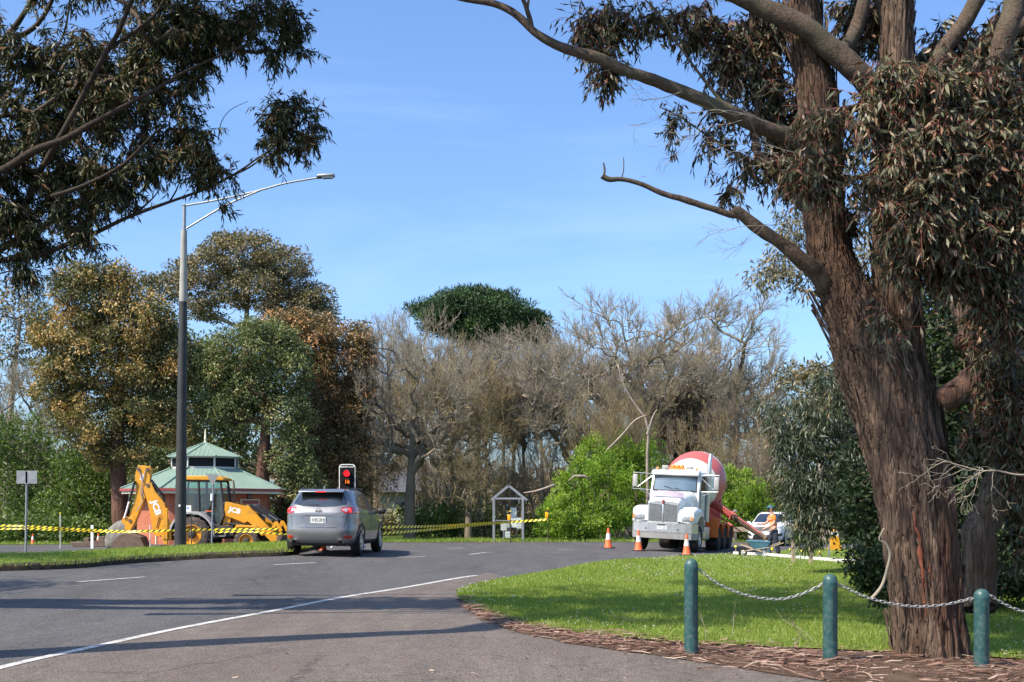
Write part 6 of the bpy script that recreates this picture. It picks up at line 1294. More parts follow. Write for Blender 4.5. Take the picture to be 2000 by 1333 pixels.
for s in (-1, 1):
    g_ = MB(); n = 18
    for k in range(n + 1):
        a = math.pi * (.0 + .93 * k / n); c, d = math.cos(a), math.sin(a)
        g_.v += [(.86 * c, s * .62, .74 + .86 * d), (.86 * c, s * 1.18, .74 + .86 * d), (.93 * c, s * .62, .74 + .95 * d), (.93 * c, s * 1.17, .74 + .95 * d)]
        if k: o = (k - 1) * 4; g_.f += [(o, o + 1, o + 5, o + 4), (o + 2, o + 6, o + 7, o + 3), (o + 1, o + 3, o + 7, o + 5), (o, o + 4, o + 6, o + 2)]
    g_.build('rear_mudguard', M['grey'], jc, smooth=50)
    side('front_mudguard', [(1.72, .98), (1.8, 1.14), (2.6, 1.1), (2.82, .85), (2.9, .72), (2.84, .68), (2.7, .86), (2.5, 1.02), (1.9, 1.03)], s * .78, s * 1.08, M['yellow'])
    side('loader_tower', [(1.05, .7), (1.28, .7), (1.55, 1.6), (1.5, 2.06), (1.27, 2.06), (1.2, 1.6)], s * .5, s * .6, M['yellow'])
    la = side('loader_arm', [(1.27, 2.05), (1.36, 2.08), (2.1, 1.90), (2.22, 1.94), (2.3, 1.85), (3.42, .66), (3.62, .32), (3.5, .22), (3.3, .33), (2.2, 1.28), (2.05, 1.2), (1.9, 1.28), (1.3, 1.5), (1.25, 1.75)], s * .62, s * .78, M['yellow'])
    pipe(jc, 'lift_ram', [(1.25, 1.2, 0), (2.35, 1.08, 0)] and [(1.25, s * .7 , 1.2), (2.35, s * .7, 1.07)], .05, M['black'])
    pipe(jc, 'tilt_ram', [(2.2, s * .6, 1.93), (2.75, s * .6, 1.56)], .055, M['black']); pipe(jc, 'tilt_rod', [(2.75, s * .6, 1.56), (3.15, s * .6, 1.3)], .028, M['chrome'])
    pipe(jc, 'tilt_link', [(2.3, s * .66, 1.98), (3.3, s * .66, 1.28)], .035, M['black'])
    side('bucket_link', [(3.1, .9), (3.28, 1.28), (3.4, 1.28), (3.62, .9), (3.5, .8), (3.36, 1.1), (3.24, .88)], s * .6, s * .68, M['yellow'])
    side('step', [(.62, .62), (.9, 1.12), (1.62, 1.1), (1.66, .7), (.8, .55)], s * .62, s * .9, M['dark'])
    st = MB()
    for z in (.98, .68): st.box((1.1, s * .96, z), (.46, .16, .03))
    for x in (.87, 1.33): st.box((x, s * .94, .83), (.03, .1, .34))
    st.build('access_step', M['grey'], jc)
    text('lettering', 'JCB', .27, M['letter'], jc, (1.68, s * .785, 1.72), (R(90), R(14), 0) if s < 0 else (R(90), R(-14), R(180)), ex=.003, sx=1.15, bold=.012)
# front bucket
side('loader_bucket', [(3.45, .62), (3.5, .12), (4.2, .02), (4.25, .06), (3.65, .22), (3.6, .5), (3.75, .75), (3.6, .78)], -1.1, 1.1, M['rust'])
# cab
side('cab_floor', [(-.72, 1.32), (-.72, 1.5), (.55, 1.5), (.72, 1.16), (1.02, 1.16), (1.2, 1.55), (1.2, 1.42), (1.02, 1.04), (.62, 1.04), (.42, 1.32)], -.66, .66, M['black'])
cg = MB()
for s in (-1, 1):
    for a, b, r in (((-.76, 1.5), (-.62, 2.98), .045), ((.18, 1.5), (.14, 2.98), .06), ((1.2, 1.6), (1.04, 2.98), .055), ((.45, 1.45), (.75, 1.12), .05), ((.75, 1.12), (1.02, 1.12), .05), ((1.02, 1.12), (1.22, 1.6), .05), ((-.76, 1.5), (.45, 1.5), .045), ((-.62, 2.95), (1.04, 2.95), .045)):
        cg.tube([(a[0], s * .66, a[1]), (b[0], s * .66 if b[1] < 2.9 else s * .6, b[1])] if b[1] > 2.9 and a[1] < 2.9 else [(a[0], s * (.66 if a[1] < 2.9 else .6), a[1]), (b[0], s * (.66 if b[1] < 2.9 else .6), b[1])], r, 6)
for x, z in ((-.76, 1.5), (1.2, 1.6)): cg.tube([(x, -.66, z), (x, .66, z)], .04, 6)
cg.build('cab_frame', M['black'], jc, smooth=50)
def thin_glass(name, tint=(.55, .75, .7)):
    m = bpy.data.materials.new(name); m.use_nodes = True; N = m.node_tree.nodes; L = m.node_tree.links; N.clear(); o = N.new('ShaderNodeOutputMaterial'); t = N.new('ShaderNodeBsdfTransparent'); g_ = N.new('ShaderNodeBsdfGlossy'); f = N.new('ShaderNodeFresnel'); f.inputs[0].default_value = 1.5
    mx = N.new('ShaderNodeMixShader'); t.inputs[0].default_value = (*tint, 1); g_.inputs['Roughness'].default_value = .04; ad = N.new('ShaderNodeMath'); ad.operation = 'ADD'; ad.inputs[1].default_value = .06; L.new(f.outputs[0], ad.inputs[0]); L.new(ad.outputs[0], mx.inputs[0]); L.new(t.outputs[0], mx.inputs[1]); L.new(g_.outputs[0], mx.inputs[2]); L.new(mx.outputs[0], o.inputs[0]); return m
M['tintglass'] = thin_glass('tinted_cab_glass')
for s in (-1, 1):
    MB().add([(-.74, s * .655, 1.52), (.16, s * .655, 1.52), (.14, s * .605, 2.93), (-.61, s * .605, 2.93)], [(0, 1, 2, 3)]).build('cab_window', M['tintglass'], jc, fix=False)
    MB().add([(.2, s * .655, 1.52), (.45, s * .655, 1.5), (.76, s * .66, 1.14), (1.01, s * .66, 1.14), (1.19, s * .655, 1.6), (1.03, s * .605, 2.93), (.18, s * .605, 2.93)], [(0, 1, 2, 3, 4, 5, 6)]).build('cab_door', M['tintglass'], jc, fix=False)
side('cab_roof', [(-.78, 2.98), (-.74, 3.09), (-.4, 3.15), (.9, 3.15), (1.16, 3.07), (1.22, 2.96)], -.72, .72, M['yellow'], bevel=.03)
MB().box((.15, 0, 1.75), (.5, .5, .14), bevel=.05).box((-.06, 0, 2.1), (.14, .48, .66), bevel=.05).build('seat', M['black'], jc, smooth=50)
MB().tube([(.85, 0, 1.2), (.75, 0, 1.95)], .04, 6).tube([(.75 + .16 * math.cos(a) * .5, .19 * math.sin(a), 1.98 + .1 * math.cos(a)) for a in np.linspace(0, 6.28, 14)], .018, 5).build('steering_wheel', M['black'], jc)
MB().box((-.28, -.675, 1.8), (.27, .008, .26)).build('window_notice', M['letter'], jc); M['bluedot'] = mat('blue_print', (.1, .25, .6), rough=.6)
MB().lathe([(.05, -.682), (.001, -.682)], (-.28, 0, 1.82), 'y', 14, caps=False).build('notice_emblem', M['bluedot'], jc); MB().box((-.35, -.676, 1.64), (.32, .006, .05)).build('window_sticker', M['letter'], jc)
MB().box((.6, -.668, 1.7), (.34, .006, .04)).build('door_sticker', M['coneor'], jc)
pipe(jc, 'exhaust_stack', [(1.52, -.3, 1.7), (1.52, -.3, 2.7), (1.5, -.3, 2.98)], [.05, .04, .035], M['rust'])
MB().box((1.38, -.8, 2.62), (.07, .16, .26), bevel=.02).tube([(1.1, -.62, 2.8), (1.36, -.78, 2.74)], .012, 5).build('mirror', M['black'], jc)
MB().box((1.25, -.7, 2.0), (.12, .12, .16), bevel=.03).build('work_lamp', M['black'], jc)
for x in (-.5, .95):
    for s in (-1, 1): MB().box((x, s * .5, 3.03), (.12, .16, .1), bevel=.02).build('roof_lamp', M['black'], jc)
# rear frame, stabilisers, kingpost
side('rear_frame', [(-1.25, .5), (-.85, .5), (-.85, 1.25), (-1.02, 1.3), (-1.25, 1.0)], -1.05, 1.05, M['yellow'])
for s in (-1, 1):
    side('stabiliser', [(-1.16, .35), (-.98, .35), (-.98, 1.82), (-1.16, 1.82)], s * 1.0, s * 1.14, M['yellow']); MB().box((-1.08, s * 1.08, .3), (.32, .2, .06), bevel=.01).build('stabiliser_foot', M['dark'], jc)
side('kingpost', [(-1.42, .6), (-1.2, .55), (-1.2, 1.3), (-1.36, 1.3), (-1.36, 1.0)], -.2, .2, M['dark']); side('slew_casting', [(-1.6, .68), (-1.38, .66), (-1.38, .82), (-1.6, .84)], -.24, .24, M['yellow']); side('slew_casting', [(-1.5, 1.1), (-1.34, 1.1), (-1.34, 1.2), (-1.5, 1.2)], -.24, .24, M['yellow'])
for k, y in enumerate((-.2, -.1, .05, .15)): MB().tube([(-1.25, y, 1.2 - .05 * k), (-1.42, y * 1.4, 1.5 + .03 * k), (-1.6, y, 1.45), (-1.72, y, 1.0 + .07 * k)], .018, 5).build('hose', M['black'], jc, smooth=60)
bo = side('boom', [(-2.28, 2.62), (-2.14, 2.88), (-1.95, 2.86), (-1.78, 2.5), (-1.40, 2.02), (-1.33, 1.76), (-1.42, .74), (-1.58, .62), (-1.84, .7), (-1.92, 1.0), (-1.98, 1.5), (-2.12, 2.1)], -.17, .17, M['yellow'])
text('lettering', 'JCB', .34, M['letter'], bo, (-1.745, -.176, 1.83), (R(90), R(71), 0), ex=.003, sx=1.2, bold=.015)
text('lettering', 'JCB', .34, M['letter'], bo, (-1.745, .176, 1.83), (R(90), R(-71), R(180)), ex=.003, sx=1.2, bold=.015)
MB().tube([(-1.95, 0, 2.75), (-1.55, 0, 2.42)], .06, 8).build('crowd_ram', M['black'], jc, smooth=60)
for k in range(3): MB().tube([(-2.0, -.12 + .1 * k, 3.0), (-1.78, -.12 + .1 * k, 2.72), (-1.5, -.1 + .09 * k, 2.35), (-1.45, -.1 + .09 * k, 2.0)], .02, 5).build('hose', M['black'], jc, smooth=60)
dp = side('dipper', [(-2.62, 3.3), (-2.52, 3.6), (-2.3, 3.6), (-2.02, 3.54), (-1.96, 3.4), (-2.02, 3.1), (-2.02, 2.9), (-2.12, 2.75), (-2.15, 2.4), (-2.42, 1.75), (-2.62, 1.3), (-2.82, 1.12), (-2.98, 1.22), (-2.86, 1.6), (-2.66, 2.1), (-2.6, 2.5), (-2.64, 3.0)], -.13, .13, M['yellow'])
text('lettering', 'JCB', .17, M['letter'], dp, (-2.35, -.136, 3.1), (R(90), R(-75), 0), ex=.003, bold=.006)
for x, z, r in ((-2.5, 3.45, .07), (-2.1, 3.42, .08), (-2.1, 2.78, .08), (-2.84, 1.3, .07)): MB().lathe([(r, -.2), (r, .2)], (x, 0, z), 'y', 14).build('pivot_pin', M['rust'], dp, smooth=40)
MB().tube([(-2.62, .0 - .19, 2.95), (-2.86, -.19, 2.1)], .055, 8).build('bucket_ram', M['black'], jc, smooth=60); MB().tube([(-2.86, -.19, 2.1), (-3.06, -.19, 1.4)], .04, 8).build('bucket_rod', M['letter'], jc, smooth=60)
MB().tube([(-2.45, -.16, 3.4), (-2.3, -.18, 2.9), (-2.4, -.18, 2.5), (-2.3, -.18, 2.1), (-2.55, -.18, 1.7)], .022, 5).tube([(-2.2, -.16, 3.4), (-2.35, -.18, 2.7), (-2.25, -.18, 2.3)], .02, 5).build('hose', M['steel'], jc, smooth=60)
side('bucket_linkage', [(-3.2, 1.25), (-3.12, 1.48), (-2.95, 1.42), (-2.7, 1.5), (-2.6, 1.3), (-2.75, 1.0), (-2.9, .75), (-3.08, .7), (-3.05, 1.1)], -.16, .16, M['yellow'])
bk = MB(); prof = [(-2.95, .8), (-3.2, .72), (-3.48, .45), (-3.56, .2), (-3.4, .04), (-2.0, .02), (-2.12, .14), (-2.32, .62), (-2.5, .7)]
side('digging_bucket', prof, -.42, .42, M['rust'], bevel=.02)
for k in range(5): MB().box((-2.08, -.36 + .18 * k, .09), (.2, .05, .04)).build('tooth', M['steel'], jc)

# ------------------------------------------------------------------ brick pavilion with a green octagonal roof
BY = 55.5; bx = (401 - 1000) / FPX * BY; bz = zf(bx, BY) - .02
M['brick'] = brickmat('red_brick'); M['fascia'] = mat('red_fascia', (.3, .055, .045), rough=.5); M['soffit'] = mat('cream_trim', (.66, .6, .46), rough=.6, var=.08); M['roofg'] = mat('green_roof_sheet', (.19, .275, .225), rough=.45, metal=.1, var=.12, scale=1.2, dirt=(.24, .3, .25), dscale=1.4, damt=.6)
M['darkpane'] = mat('dark_interior_pane', (.012, .013, .015), rough=.8, spec=.2)  # matt black lantern panes, the unlit interior put into their colour
M['frame'] = mat('window_frame', (.5, .5, .46), rough=.5)
pv = thing('pavilion', 'octagonal red brick pavilion with pale green metal roof and glazed lantern', 'building', (bx, BY, bz), 0)
PH = R(-90 + 8)
def octv(ap, z, k): a = PH - R(22.5) + R(45) * k; r = ap / math.cos(R(22.5)); return Vector((r * math.cos(a), r * math.sin(a), z))
def uvquad(me, us):
    uv = me.uv_layers.new(name='UVMap'); 
    for p in me.polygons:
        nrm = p.normal; t = Vector((-nrm.y, nrm.x, 0)).normalized() if abs(nrm.z) < .9 else Vector((1, 0, 0))
        for li in p.loop_indices: co = me.vertices[me.loops[li].vertex_index].co; uv.data[li].uv = (co.dot(t), co.z)
for k in range(8):
    a, b = octv(3.02, 0, k), octv(3.02, 0, k + 1); ai, bi = octv(2.8, 0, k), octv(2.8, 0, k + 1); H_ = 2.62; up = Vector((0, 0, H_))
    w = MB().add([a, b, b + up, a + up, ai, bi, bi + up, ai + up], [(0, 1, 2, 3), (5, 4, 7, 6), (3, 2, 6, 7), (0, 4, 5, 1)]).build('wall', M['brick'], pv); uvquad(w.data, 1)
    e0, e1 = octv(3.72, 2.62, k), octv(3.72, 2.62, k + 1); l0, l1 = octv(1.56, 3.62, k), octv(1.56, 3.62, k + 1); cen = (e0 + e1 + l0 + l1) / 4
    nrm = (e1 - e0).cross(l0 - e0).normalized(); nrm = nrm if nrm.z > 0 else -nrm
    def sheet(q0, q1, p0, p1, name):
        m = MB().add([q0, q1, p1, p0, q0 - Vector((0, 0, .03)), q1 - Vector((0, 0, .03)), p1 - Vector((0, 0, .03)), p0 - Vector((0, 0, .03))], [(0, 1, 2, 3), (7, 6, 5, 4), (0, 4, 5, 1)])
        nr = int((q1 - q0).length / .2); nn = (q1 - q0).cross(p0 - q0).normalized(); nn = nn if nn.z > 0 else -nn; ax = (q1 - q0).normalized(); Lr = (q1 - q0).length; mid = (q0 + q1) / 2; pm = (p0 + p1) / 2; sl_ = pm - mid; half_top = (p1 - p0).length / 2
        for j in range(1, nr):
            s0 = (j / nr - .5) * Lr; t1 = 1.0 if abs(s0) <= half_top else (Lr / 2 - abs(s0)) / (Lr / 2 - half_top); A_ = mid + ax * s0; B_ = A_ + sl_ * t1
            w_ = .018; m.add([A_ - ax * w_, A_ + nn * .015, A_ + ax * w_, B_ - ax * w_, B_ + nn * .015, B_ + ax * w_], [(0, 1, 4, 3), (1, 2, 5, 4), (0, 2, 1)])
        return m.build(name, M['roofg'], pv, fix=False)
    sheet(e0, e1, l0, l1, 'roof_sheet')
    f0, f1 = octv(3.74, 2.44, k), octv(3.74, 2.44, k + 1); MB().prism([(0, 0)] * 0 or [(0, 0), (1, 0), (1, 1)], 0, 0) if False else None
    def band(ap0, ap1, z0, z1, name, m): return MB().add([octv(ap0, z0, k), octv(ap0, z0, k + 1), octv(ap0, z1, k + 1), octv(ap0, z1, k), octv(ap1, z0, k), octv(ap1, z0, k + 1), octv(ap1, z1, k + 1), octv(ap1, z1, k)], [(0, 1, 2, 3), (5, 4, 7, 6), (3, 2, 6, 7), (1, 0, 4, 5)]).build(name, m, pv)
    band(3.76, 3.70, 2.52, 2.64, 'gutter', M['fascia']); band(3.68, 3.62, 2.40, 2.515, 'fascia_board', M['soffit']); band(3.61, 3.03, 2.41, 2.43, 'soffit', M['soffit'])
    MB().tube([e0 + Vector((0, 0, .03)), l0 + Vector((0, 0, .03))], .05, 6).build('hip_cap', M['roofg'], pv)
    # lantern
    band(1.5, 1.42, 3.60, 3.72, 'lantern_sill', M['frame']); band(1.5, 1.42, 4.14, 4.22, 'lantern_head', M['frame'])
    MB().tube([octv(1.5, 3.7, k), octv(1.5, 4.16, k)], .05, 6).build('lantern_post', M['frame'], pv)
    MB().add([octv(1.47, 3.72, k), octv(1.47, 3.72, k + 1), octv(1.47, 4.14, k + 1), octv(1.47, 4.14, k)], [(0, 1, 2, 3)]).build('lantern_pane', M['darkpane'], pv)
    sheet(octv(1.72, 4.22, k), octv(1.72, 4.22, k + 1), Vector((0, 0, 4.93)), Vector((0, 0, 4.93)) + (e1 - e0) * .001, 'lantern_roof_sheet')
    MB().tube([octv(1.72, 4.24, k), Vector((0, 0, 4.95))], .035, 6).build('hip_cap', M['roofg'], pv)
MB().lathe([(.09, 4.9), (.06, 5.0), (.045, 5.1), (.07, 5.16), (.045, 5.22), (.035, 5.5), (.01, 5.62)], (0, 0, 0), 'z', 12).build('finial', M['soffit'], pv, smooth=50)
M['signgrey'] = mat('sign_grey', (.22, .23, .23), rough=.6, var=.08)
def on_face(k, along, z, out=.03): a, b = octv(3.02, 0, k), octv(3.02, 0, k + 1); d = (b - a).normalized(); n_ = Vector((d.y, -d.x, 0)); return (a + b) / 2 + d * along + n_ * out + Vector((0, 0, z)), math.atan2(d.y, d.x)
p_, az = on_face(1, 0.25, 1.65); rot = Matrix.Rotation(az, 3, 'Z')
sg = MB().box(p_, (1.15, .05, 1.0), rot=rot, bevel=.02).build('notice_board', M['soffit'], pv); q_, _ = on_face(1, .25, 2.0, .062); MB().box(q_, (1.0, .012, .18), rot=rot).build('notice_header', M['fascia'], sg)
q_, _ = on_face(1, .25, 1.5, .062); MB().box(q_, (1.0, .012, .62), rot=rot).build('notice_sheet', M['signgrey'], sg); q_, _ = on_face(1, .2, 1.6, .072); MB().box(q_, (.36, .012, .22), rot=rot).build('notice_panel', M['fascia'], sg)
p_, az = on_face(1, .2, 2.28); MB().box(p_, (.2, .03, .26), rot=rot).build('info_sign', M['black'], pv)
text('info_letter', 'i', .2, M['letter'], pv, on_face(1, .2, 2.28, .05)[0], (R(90), 0, az), ex=.003, bold=.006)
p_, az = on_face(7, .3, 1.0); MB().box(p_, (.06, .05, 2.0), rot=Matrix.Rotation(az, 3, 'Z')).build('door_edge', M['soffit'], pv)
path, _, _ = ruled('path', [(-19.5, 50.6), (-15, 50.8), (-10.5, 51.2)], [(-19.5, 58.5), (-15, 59), (-10.5, 59)], 10, 6, .03, M['asphalt'])

# ------------------------------------------------------------------ street light
LY = 32.4; lp = G(352, 1066, .22) ; lpp = Vector((Wp(352, 1066, LY).x, LY, CAM_H - (1067 - HORIZON) / FPX * LY))
sl_ = thing('street_light', 'tall street light on the median, pole black below and grey above', 'street light', lpp)
M['conc'] = mat('pole_concrete', (.31, .3, .27), rough=.85, var=.15, scale=4, bump=.2); M['poleblk'] = mat('pole_black_paint', (.022, .021, .022), rough=.6, var=.25, scale=2.5, dirt=(.05, .048, .046), dscale=3, damt=.6)
def pr(py): return (lpp.z - 0) and (CAM_H - (py - HORIZON) / FPX * LY - lpp.z)
h1, h2, h3 = pr(590), pr(450), pr(402); tx = lambda h: 8 * LY / FPX * h / pr(402)
MB().tube([(0, 0, -.1), (tx(h1), 0, h1)], [.165, .115], 20).build('lower_pole', M['poleblk'], sl_, smooth=60); MB().tube([(tx(h1), 0, h1 + .002), (tx(h2), 0, h2)], [.1148, .085], 20).build('upper_pole', M['conc'], sl_, smooth=60)
MB().tube([(tx(h2), 0, h2), (tx(h3), 0, h3)], .055, 14).tube([(tx(h3), 0, h3), (tx(h3), 0, h3 + .05)], [.07, .03], 12).build('spigot', M['steel'], sl_, smooth=60)
am = [tuple(Wp(a, b, LY) - lpp) for a, b in ((362, 402), (430, 390), (500, 374), (560, 358), (625, 347))]; MB().tube(resample(am, 24).tolist(), .028, 8).build('arm', M['steel'], sl_, smooth=60)
am = [tuple(Wp(a, b, LY) - lpp) for a, b in ((364, 447), (400, 425), (440, 402), (480, 384), (512, 371))]; MB().tube(resample(am, 24).tolist(), .028, 8).build('arm', M['steel'], sl_, smooth=60)
hc = Wp(637, 344, LY) - lpp; rt = Matrix.Rotation(R(-3), 3, 'Y'); ld = MB().box(hc, (.5, .22, .09), rot=rt, bevel=.035).build('lamp_head', M['steel'], sl_, smooth=50); MB().box(hc + Vector((.05, 0, -.055)), (.3, .17, .04), rot=rt, bevel=.015).build('lamp_lens', M['clear'], ld); MB().box(hc + Vector((-.2, 0, -.04)), (.14, .15, .06), rot=rt, bevel=.01).build('lamp_driver', M['black'], ld)
MB().box((0.03, -.165, pr(988)), (.05, .01, .06)).build('pole_tag', M['letter'], sl_)

# ------------------------------------------------------------------ road signs seen from behind
def post_sign(label, px, Y, py_top, py_base, name='sign'):
    b = Vector(((px - 1000) / FPX * Y, Y, CAM_H - (py_base - HORIZON) / FPX * Y)); t = thing(name, label, 'sign', b); return t, (py_base - py_top) / FPX * Y
t, h = post_sign('grey back of a rectangular road sign on a thin post at the far left', 50, 29.5, 920, 1082); MB().tube([(0, 0, -.2), (.035, 0, h)], .03, 10).build('post', M['steel'], t, smooth=60)
MB().box((.05, -.04, h - .17), (.54, .004, .34), bevel=.0015).box((.04, -.036, h - .17), (.05, .012, .3)).build('plate', M['steel'], t); 
t, h = post_sign('grey back of a give way sign in front of the digger cab', 413, 38, 926, 1064)
MB().tube([(0, 0, -.3), (.07, 0, h)], .028, 10).build('post', M['steel'], t, smooth=60); MB().prism([(-.17, h), (.27, h), (.05, h - .42)], -.045, -.04).build('plate', M['signgrey'], t); MB().tube([(.02, -.04, h * .62), (.028, -.04, h * .72)], .045, 8).build('bracket', M['letter'], t)

# ------------------------------------------------------------------ steel kiosk frame
KY = 60.0; kb = onground(994, KY); kb.z = CAM_H - (1058 - HORIZON) / FPX * KY
ki = thing('kiosk_frame', 'open steel shelter frame with a gabled top and pale boards inside', 'shelter', kb)
def kp(px, py): q = Wp(px, py, KY) - kb; return (q.x, 0, q.z)
for a, b in ((kp(964, 1060), kp(964.5, 974)), (kp(1021, 1060), kp(1022, 974))):
    for y in (0, 1.3): MB().box(((a[0] + b[0]) / 2, y, (a[2] + b[2]) / 2), (.11, .08, b[2] - a[2]), bevel=.01).build('post', M['steel'], ki)
for y in (0, 1.3):
    for a, b in ((kp(960, 976), kp(994, 948)), (kp(993, 948), kp(1029, 977))):
        a, b = Vector(a), Vector(b); m = (a + b) / 2; MB().box(m + Vector((0, y, 0)), ((b - a).length + .04, .09, .11), rot=Matrix.Rotation(-math.atan2(b.z - a.z, b.x - a.x), 3, 'Y')).build('rafter', M['steel'], ki)
    a, b = kp(966, 974), kp(1020, 974); MB().box(((a[0] + b[0]) / 2, y, a[2]), (b[0] - a[0], .07, .09)).build('cross_beam', M['steel'], ki)
a, b = kp(966, 1017), kp(1019, 1017); MB().box(((a[0] + b[0]) / 2, .02, a[2]), (b[0] - a[0], .06, .05)).build('rail', M['steel'], ki)
M['board'] = mat('pale_board', (.5, .53, .5), rough=.6, var=.1, scale=2)
for x0, y0, x1, y1, dy in ((997, 992, 1009, 1031, .5), (1009, 1012, 1019, 1034, .3), (978, 1022, 990, 1037, .6), (986, 1039, 996.5, 1051, .3), (991, 1020, 995, 1031, .4)):
    a, b = kp(x0, y0), kp(x1, y1); bd = MB().box(((a[0] + b[0]) / 2, dy, (a[2] + b[2]) / 2), (b[0] - a[0], .08, a[2] - b[2]), bevel=.008)
    ob = bd.build('board', M['board'], ki)
    for k in range(3): MB().box(((a[0] + b[0]) / 2, dy - .045, b[2] + (a[2] - b[2]) * (k + 1) / 4), ((b[0] - a[0]) * .96, .012, .01)).build('slat', M['steel'], ob)
MB().box((.0, .6, .5), (.06, .06, 1.0)).box((-.3, .6, .3), (.05, .05, .6)).build('stub_post', M['steel'], ki)

# ------------------------------------------------------------------ traffic signal
M['sigblack'] = mat('signal_black', (.006, .006, .007), rough=.7, spec=.15)
TYs = 36.5; tb = onground(678, TYs); ts = thing('traffic_signal', 'portable traffic signal head showing red with an amber 16 countdown above the car roof', 'traffic light', tb, R(-3))
k = TYs / FPX; zt = CAM_H - (907 - HORIZON) * k - tb.z; w = 32 * k; hh = 62 * k
def rrect(w, h, r, n=6, cx=0, cz=0): return [(cx + sx * (w / 2 - r) + r * math.cos(a0 + math.pi / 2 * j / n), cz + sz * (h / 2 - r) + r * math.sin(a0 + math.pi / 2 * j / n)) for sx, sz, a0 in ((1, 1, 0), (-1, 1, math.pi / 2), (-1, -1, math.pi), (1, -1, 1.5 * math.pi)) for j in range(n + 1)]
MB().prism(rrect(w, hh, .1, cz=zt - hh / 2), 0, .03).build('backboard_edge', M['letter'], ts); MB().prism(rrect(w - .05, hh - .05, .08, cz=zt - hh / 2), -.012, -.001).build('backboard', M['sigblack'], ts)
M['sigred'] = mat('signal_red', (.3, .01, .01), emit=(1, .012, .02), estr=1.3); M['sigamb'] = mat('signal_amber', (.3, .1, .01), emit=(1, .2, .012), estr=.7)
text('signal_text', 'BARROW LIGHT', .062, M['letter'], ts, (0, -.018, zt - .09), (R(90), 0, 0), ex=.002, bold=.0015)
cz = zt - 18 * k; MB().lathe([(6.3 * k, -.05), (6.0 * k, -.052), (.001, -.06)], (0, 0, cz), 'y', 28, caps=False).build('red_lens', M['sigred'], ts, smooth=50)
for c in (cz, cz - 16.5 * k, cz - 33 * k):
    vz = MB(); 
    for j in range(17):
        a = math.pi * (-.08 + 1.16 * j / 16); 
        for r_ in (7.6 * k, 7.0 * k): vz.v += [(r_ * math.cos(a), -.012, c + r_ * math.sin(a)), (r_ * math.cos(a), -.2, c + r_ * math.sin(a) - .02)]
        if j: o = (j - 1) * 4; vz.f += [(o, o + 4, o + 5, o + 1), (o + 2, o + 3, o + 7, o + 6), (o + 1, o + 5, o + 7, o + 3)]
    vz.build('lens_hood', M['black'], ts, smooth=50)
text('countdown', '16', .17, M['sigamb'], ts, (0, -.03, cz - 16.5 * k), (R(90), 0, 0), ex=.006, bold=.006)
for c in (cz - 33 * k,): MB().lathe([(6 * k, -.03), (.001, -.035)], (0, 0, c), 'y', 24, caps=False).build('dark_lens', M['darkglass'], ts, smooth=50)
MB().tube([(0, .06, .3), (0, .06, zt - .2)], .04, 10).build('mast', M['steel'], ts, smooth=60); MB().box((0, .05, .35), (.7, .5, .3), bevel=.03).build('battery_box', M['orange'], ts)
for x in (-.5, .5): MB().tube([(0, .06, .5), (x, -.2, .02)], .02, 6).tube([(0, .06, .5), (x, .5, .02)], .02, 6).build('leg', M['steel'], ts)
# stop sign lying ahead of the car, seen under it
st = thing('stop_sign', 'white board with red STOP lettering seen beneath the silver car', 'sign', onground(588, 34.0)); MB().box((0, 0, .28), (.6, .02, .5)).build('plate', M['letter'], st); MB().tube([(-.2, .02, .3), (-.25, .3, 0)], .015, 5).tube([(.2, .02, .3), (.25, .3, 0)], .015, 5).build('stand', M['steel'], st)
text('stop_text', 'STOP', .2, M['redlens'], st, (0, -.014, .3), (R(90), 0, 0), ex=.002, bold=.008)

# ------------------------------------------------------------------ cones
def make_cone(label, loc, h, group, worn=0.0):
    t = thing('traffic_cone', label, 'traffic cone', loc, random.random() * 3, group); s = h / .72
    bs = MB().box((0, 0, .02 * s), (.37 * s, .37 * s, .04 * s), bevel=.012).build('base', M['dark'], t)
    r0, r1 = .135 * s, .028 * s
    def rr_(u): return r0 + (r1 - r0) * u
    MB().lathe([(rr_(0) + .012, .04 * s), (rr_(0), .06 * s), (rr_(.40), .04 * s + .68 * s * .40)], (0, 0, 0), 'z', 24, caps=False).build('skirt', M['coneor'], t, smooth=50)
    MB().lathe([(rr_(.40) + .002, .04 * s + .68 * s * .40), (rr_(.72) + .002, .04 * s + .68 * s * .72)], (0, 0, 0), 'z', 24, caps=False).build('reflective_band', M['conewh'], t, smooth=50)
    MB().lathe([(rr_(.72), .04 * s + .68 * s * .72), (rr_(1), .72 * s), (rr_(1) * .8, .722 * s), (rr_(1) * .7, .68 * s)], (0, 0, 0), 'z', 24, caps=False).build('tip', M['coneor'], t, smooth=50); return t
gcn = 'orange and white traffic cones around the roadworks'
for lab, px, py, hp in (('leftmost of the three traffic cones by the truck, standing alone on the road', 1188, 1071.5, 40), ('traffic cone in front of the truck bumper on the left', 1247, 1076.5, 41), ('traffic cone in front of the truck bumper on the right, nearest the grass', 1341, 1085, 42), ('traffic cone on the far left verge beside the grey sign post', 64, 1063.5, 21), ('traffic cone just right of the white marker board', 192, 1063.5, 22), ('traffic cone whose base shows under the silver car', 630, 1077, 42)):
    p = G(px, py); make_cone(lab, p, hp * p.y / FPX, gcn)

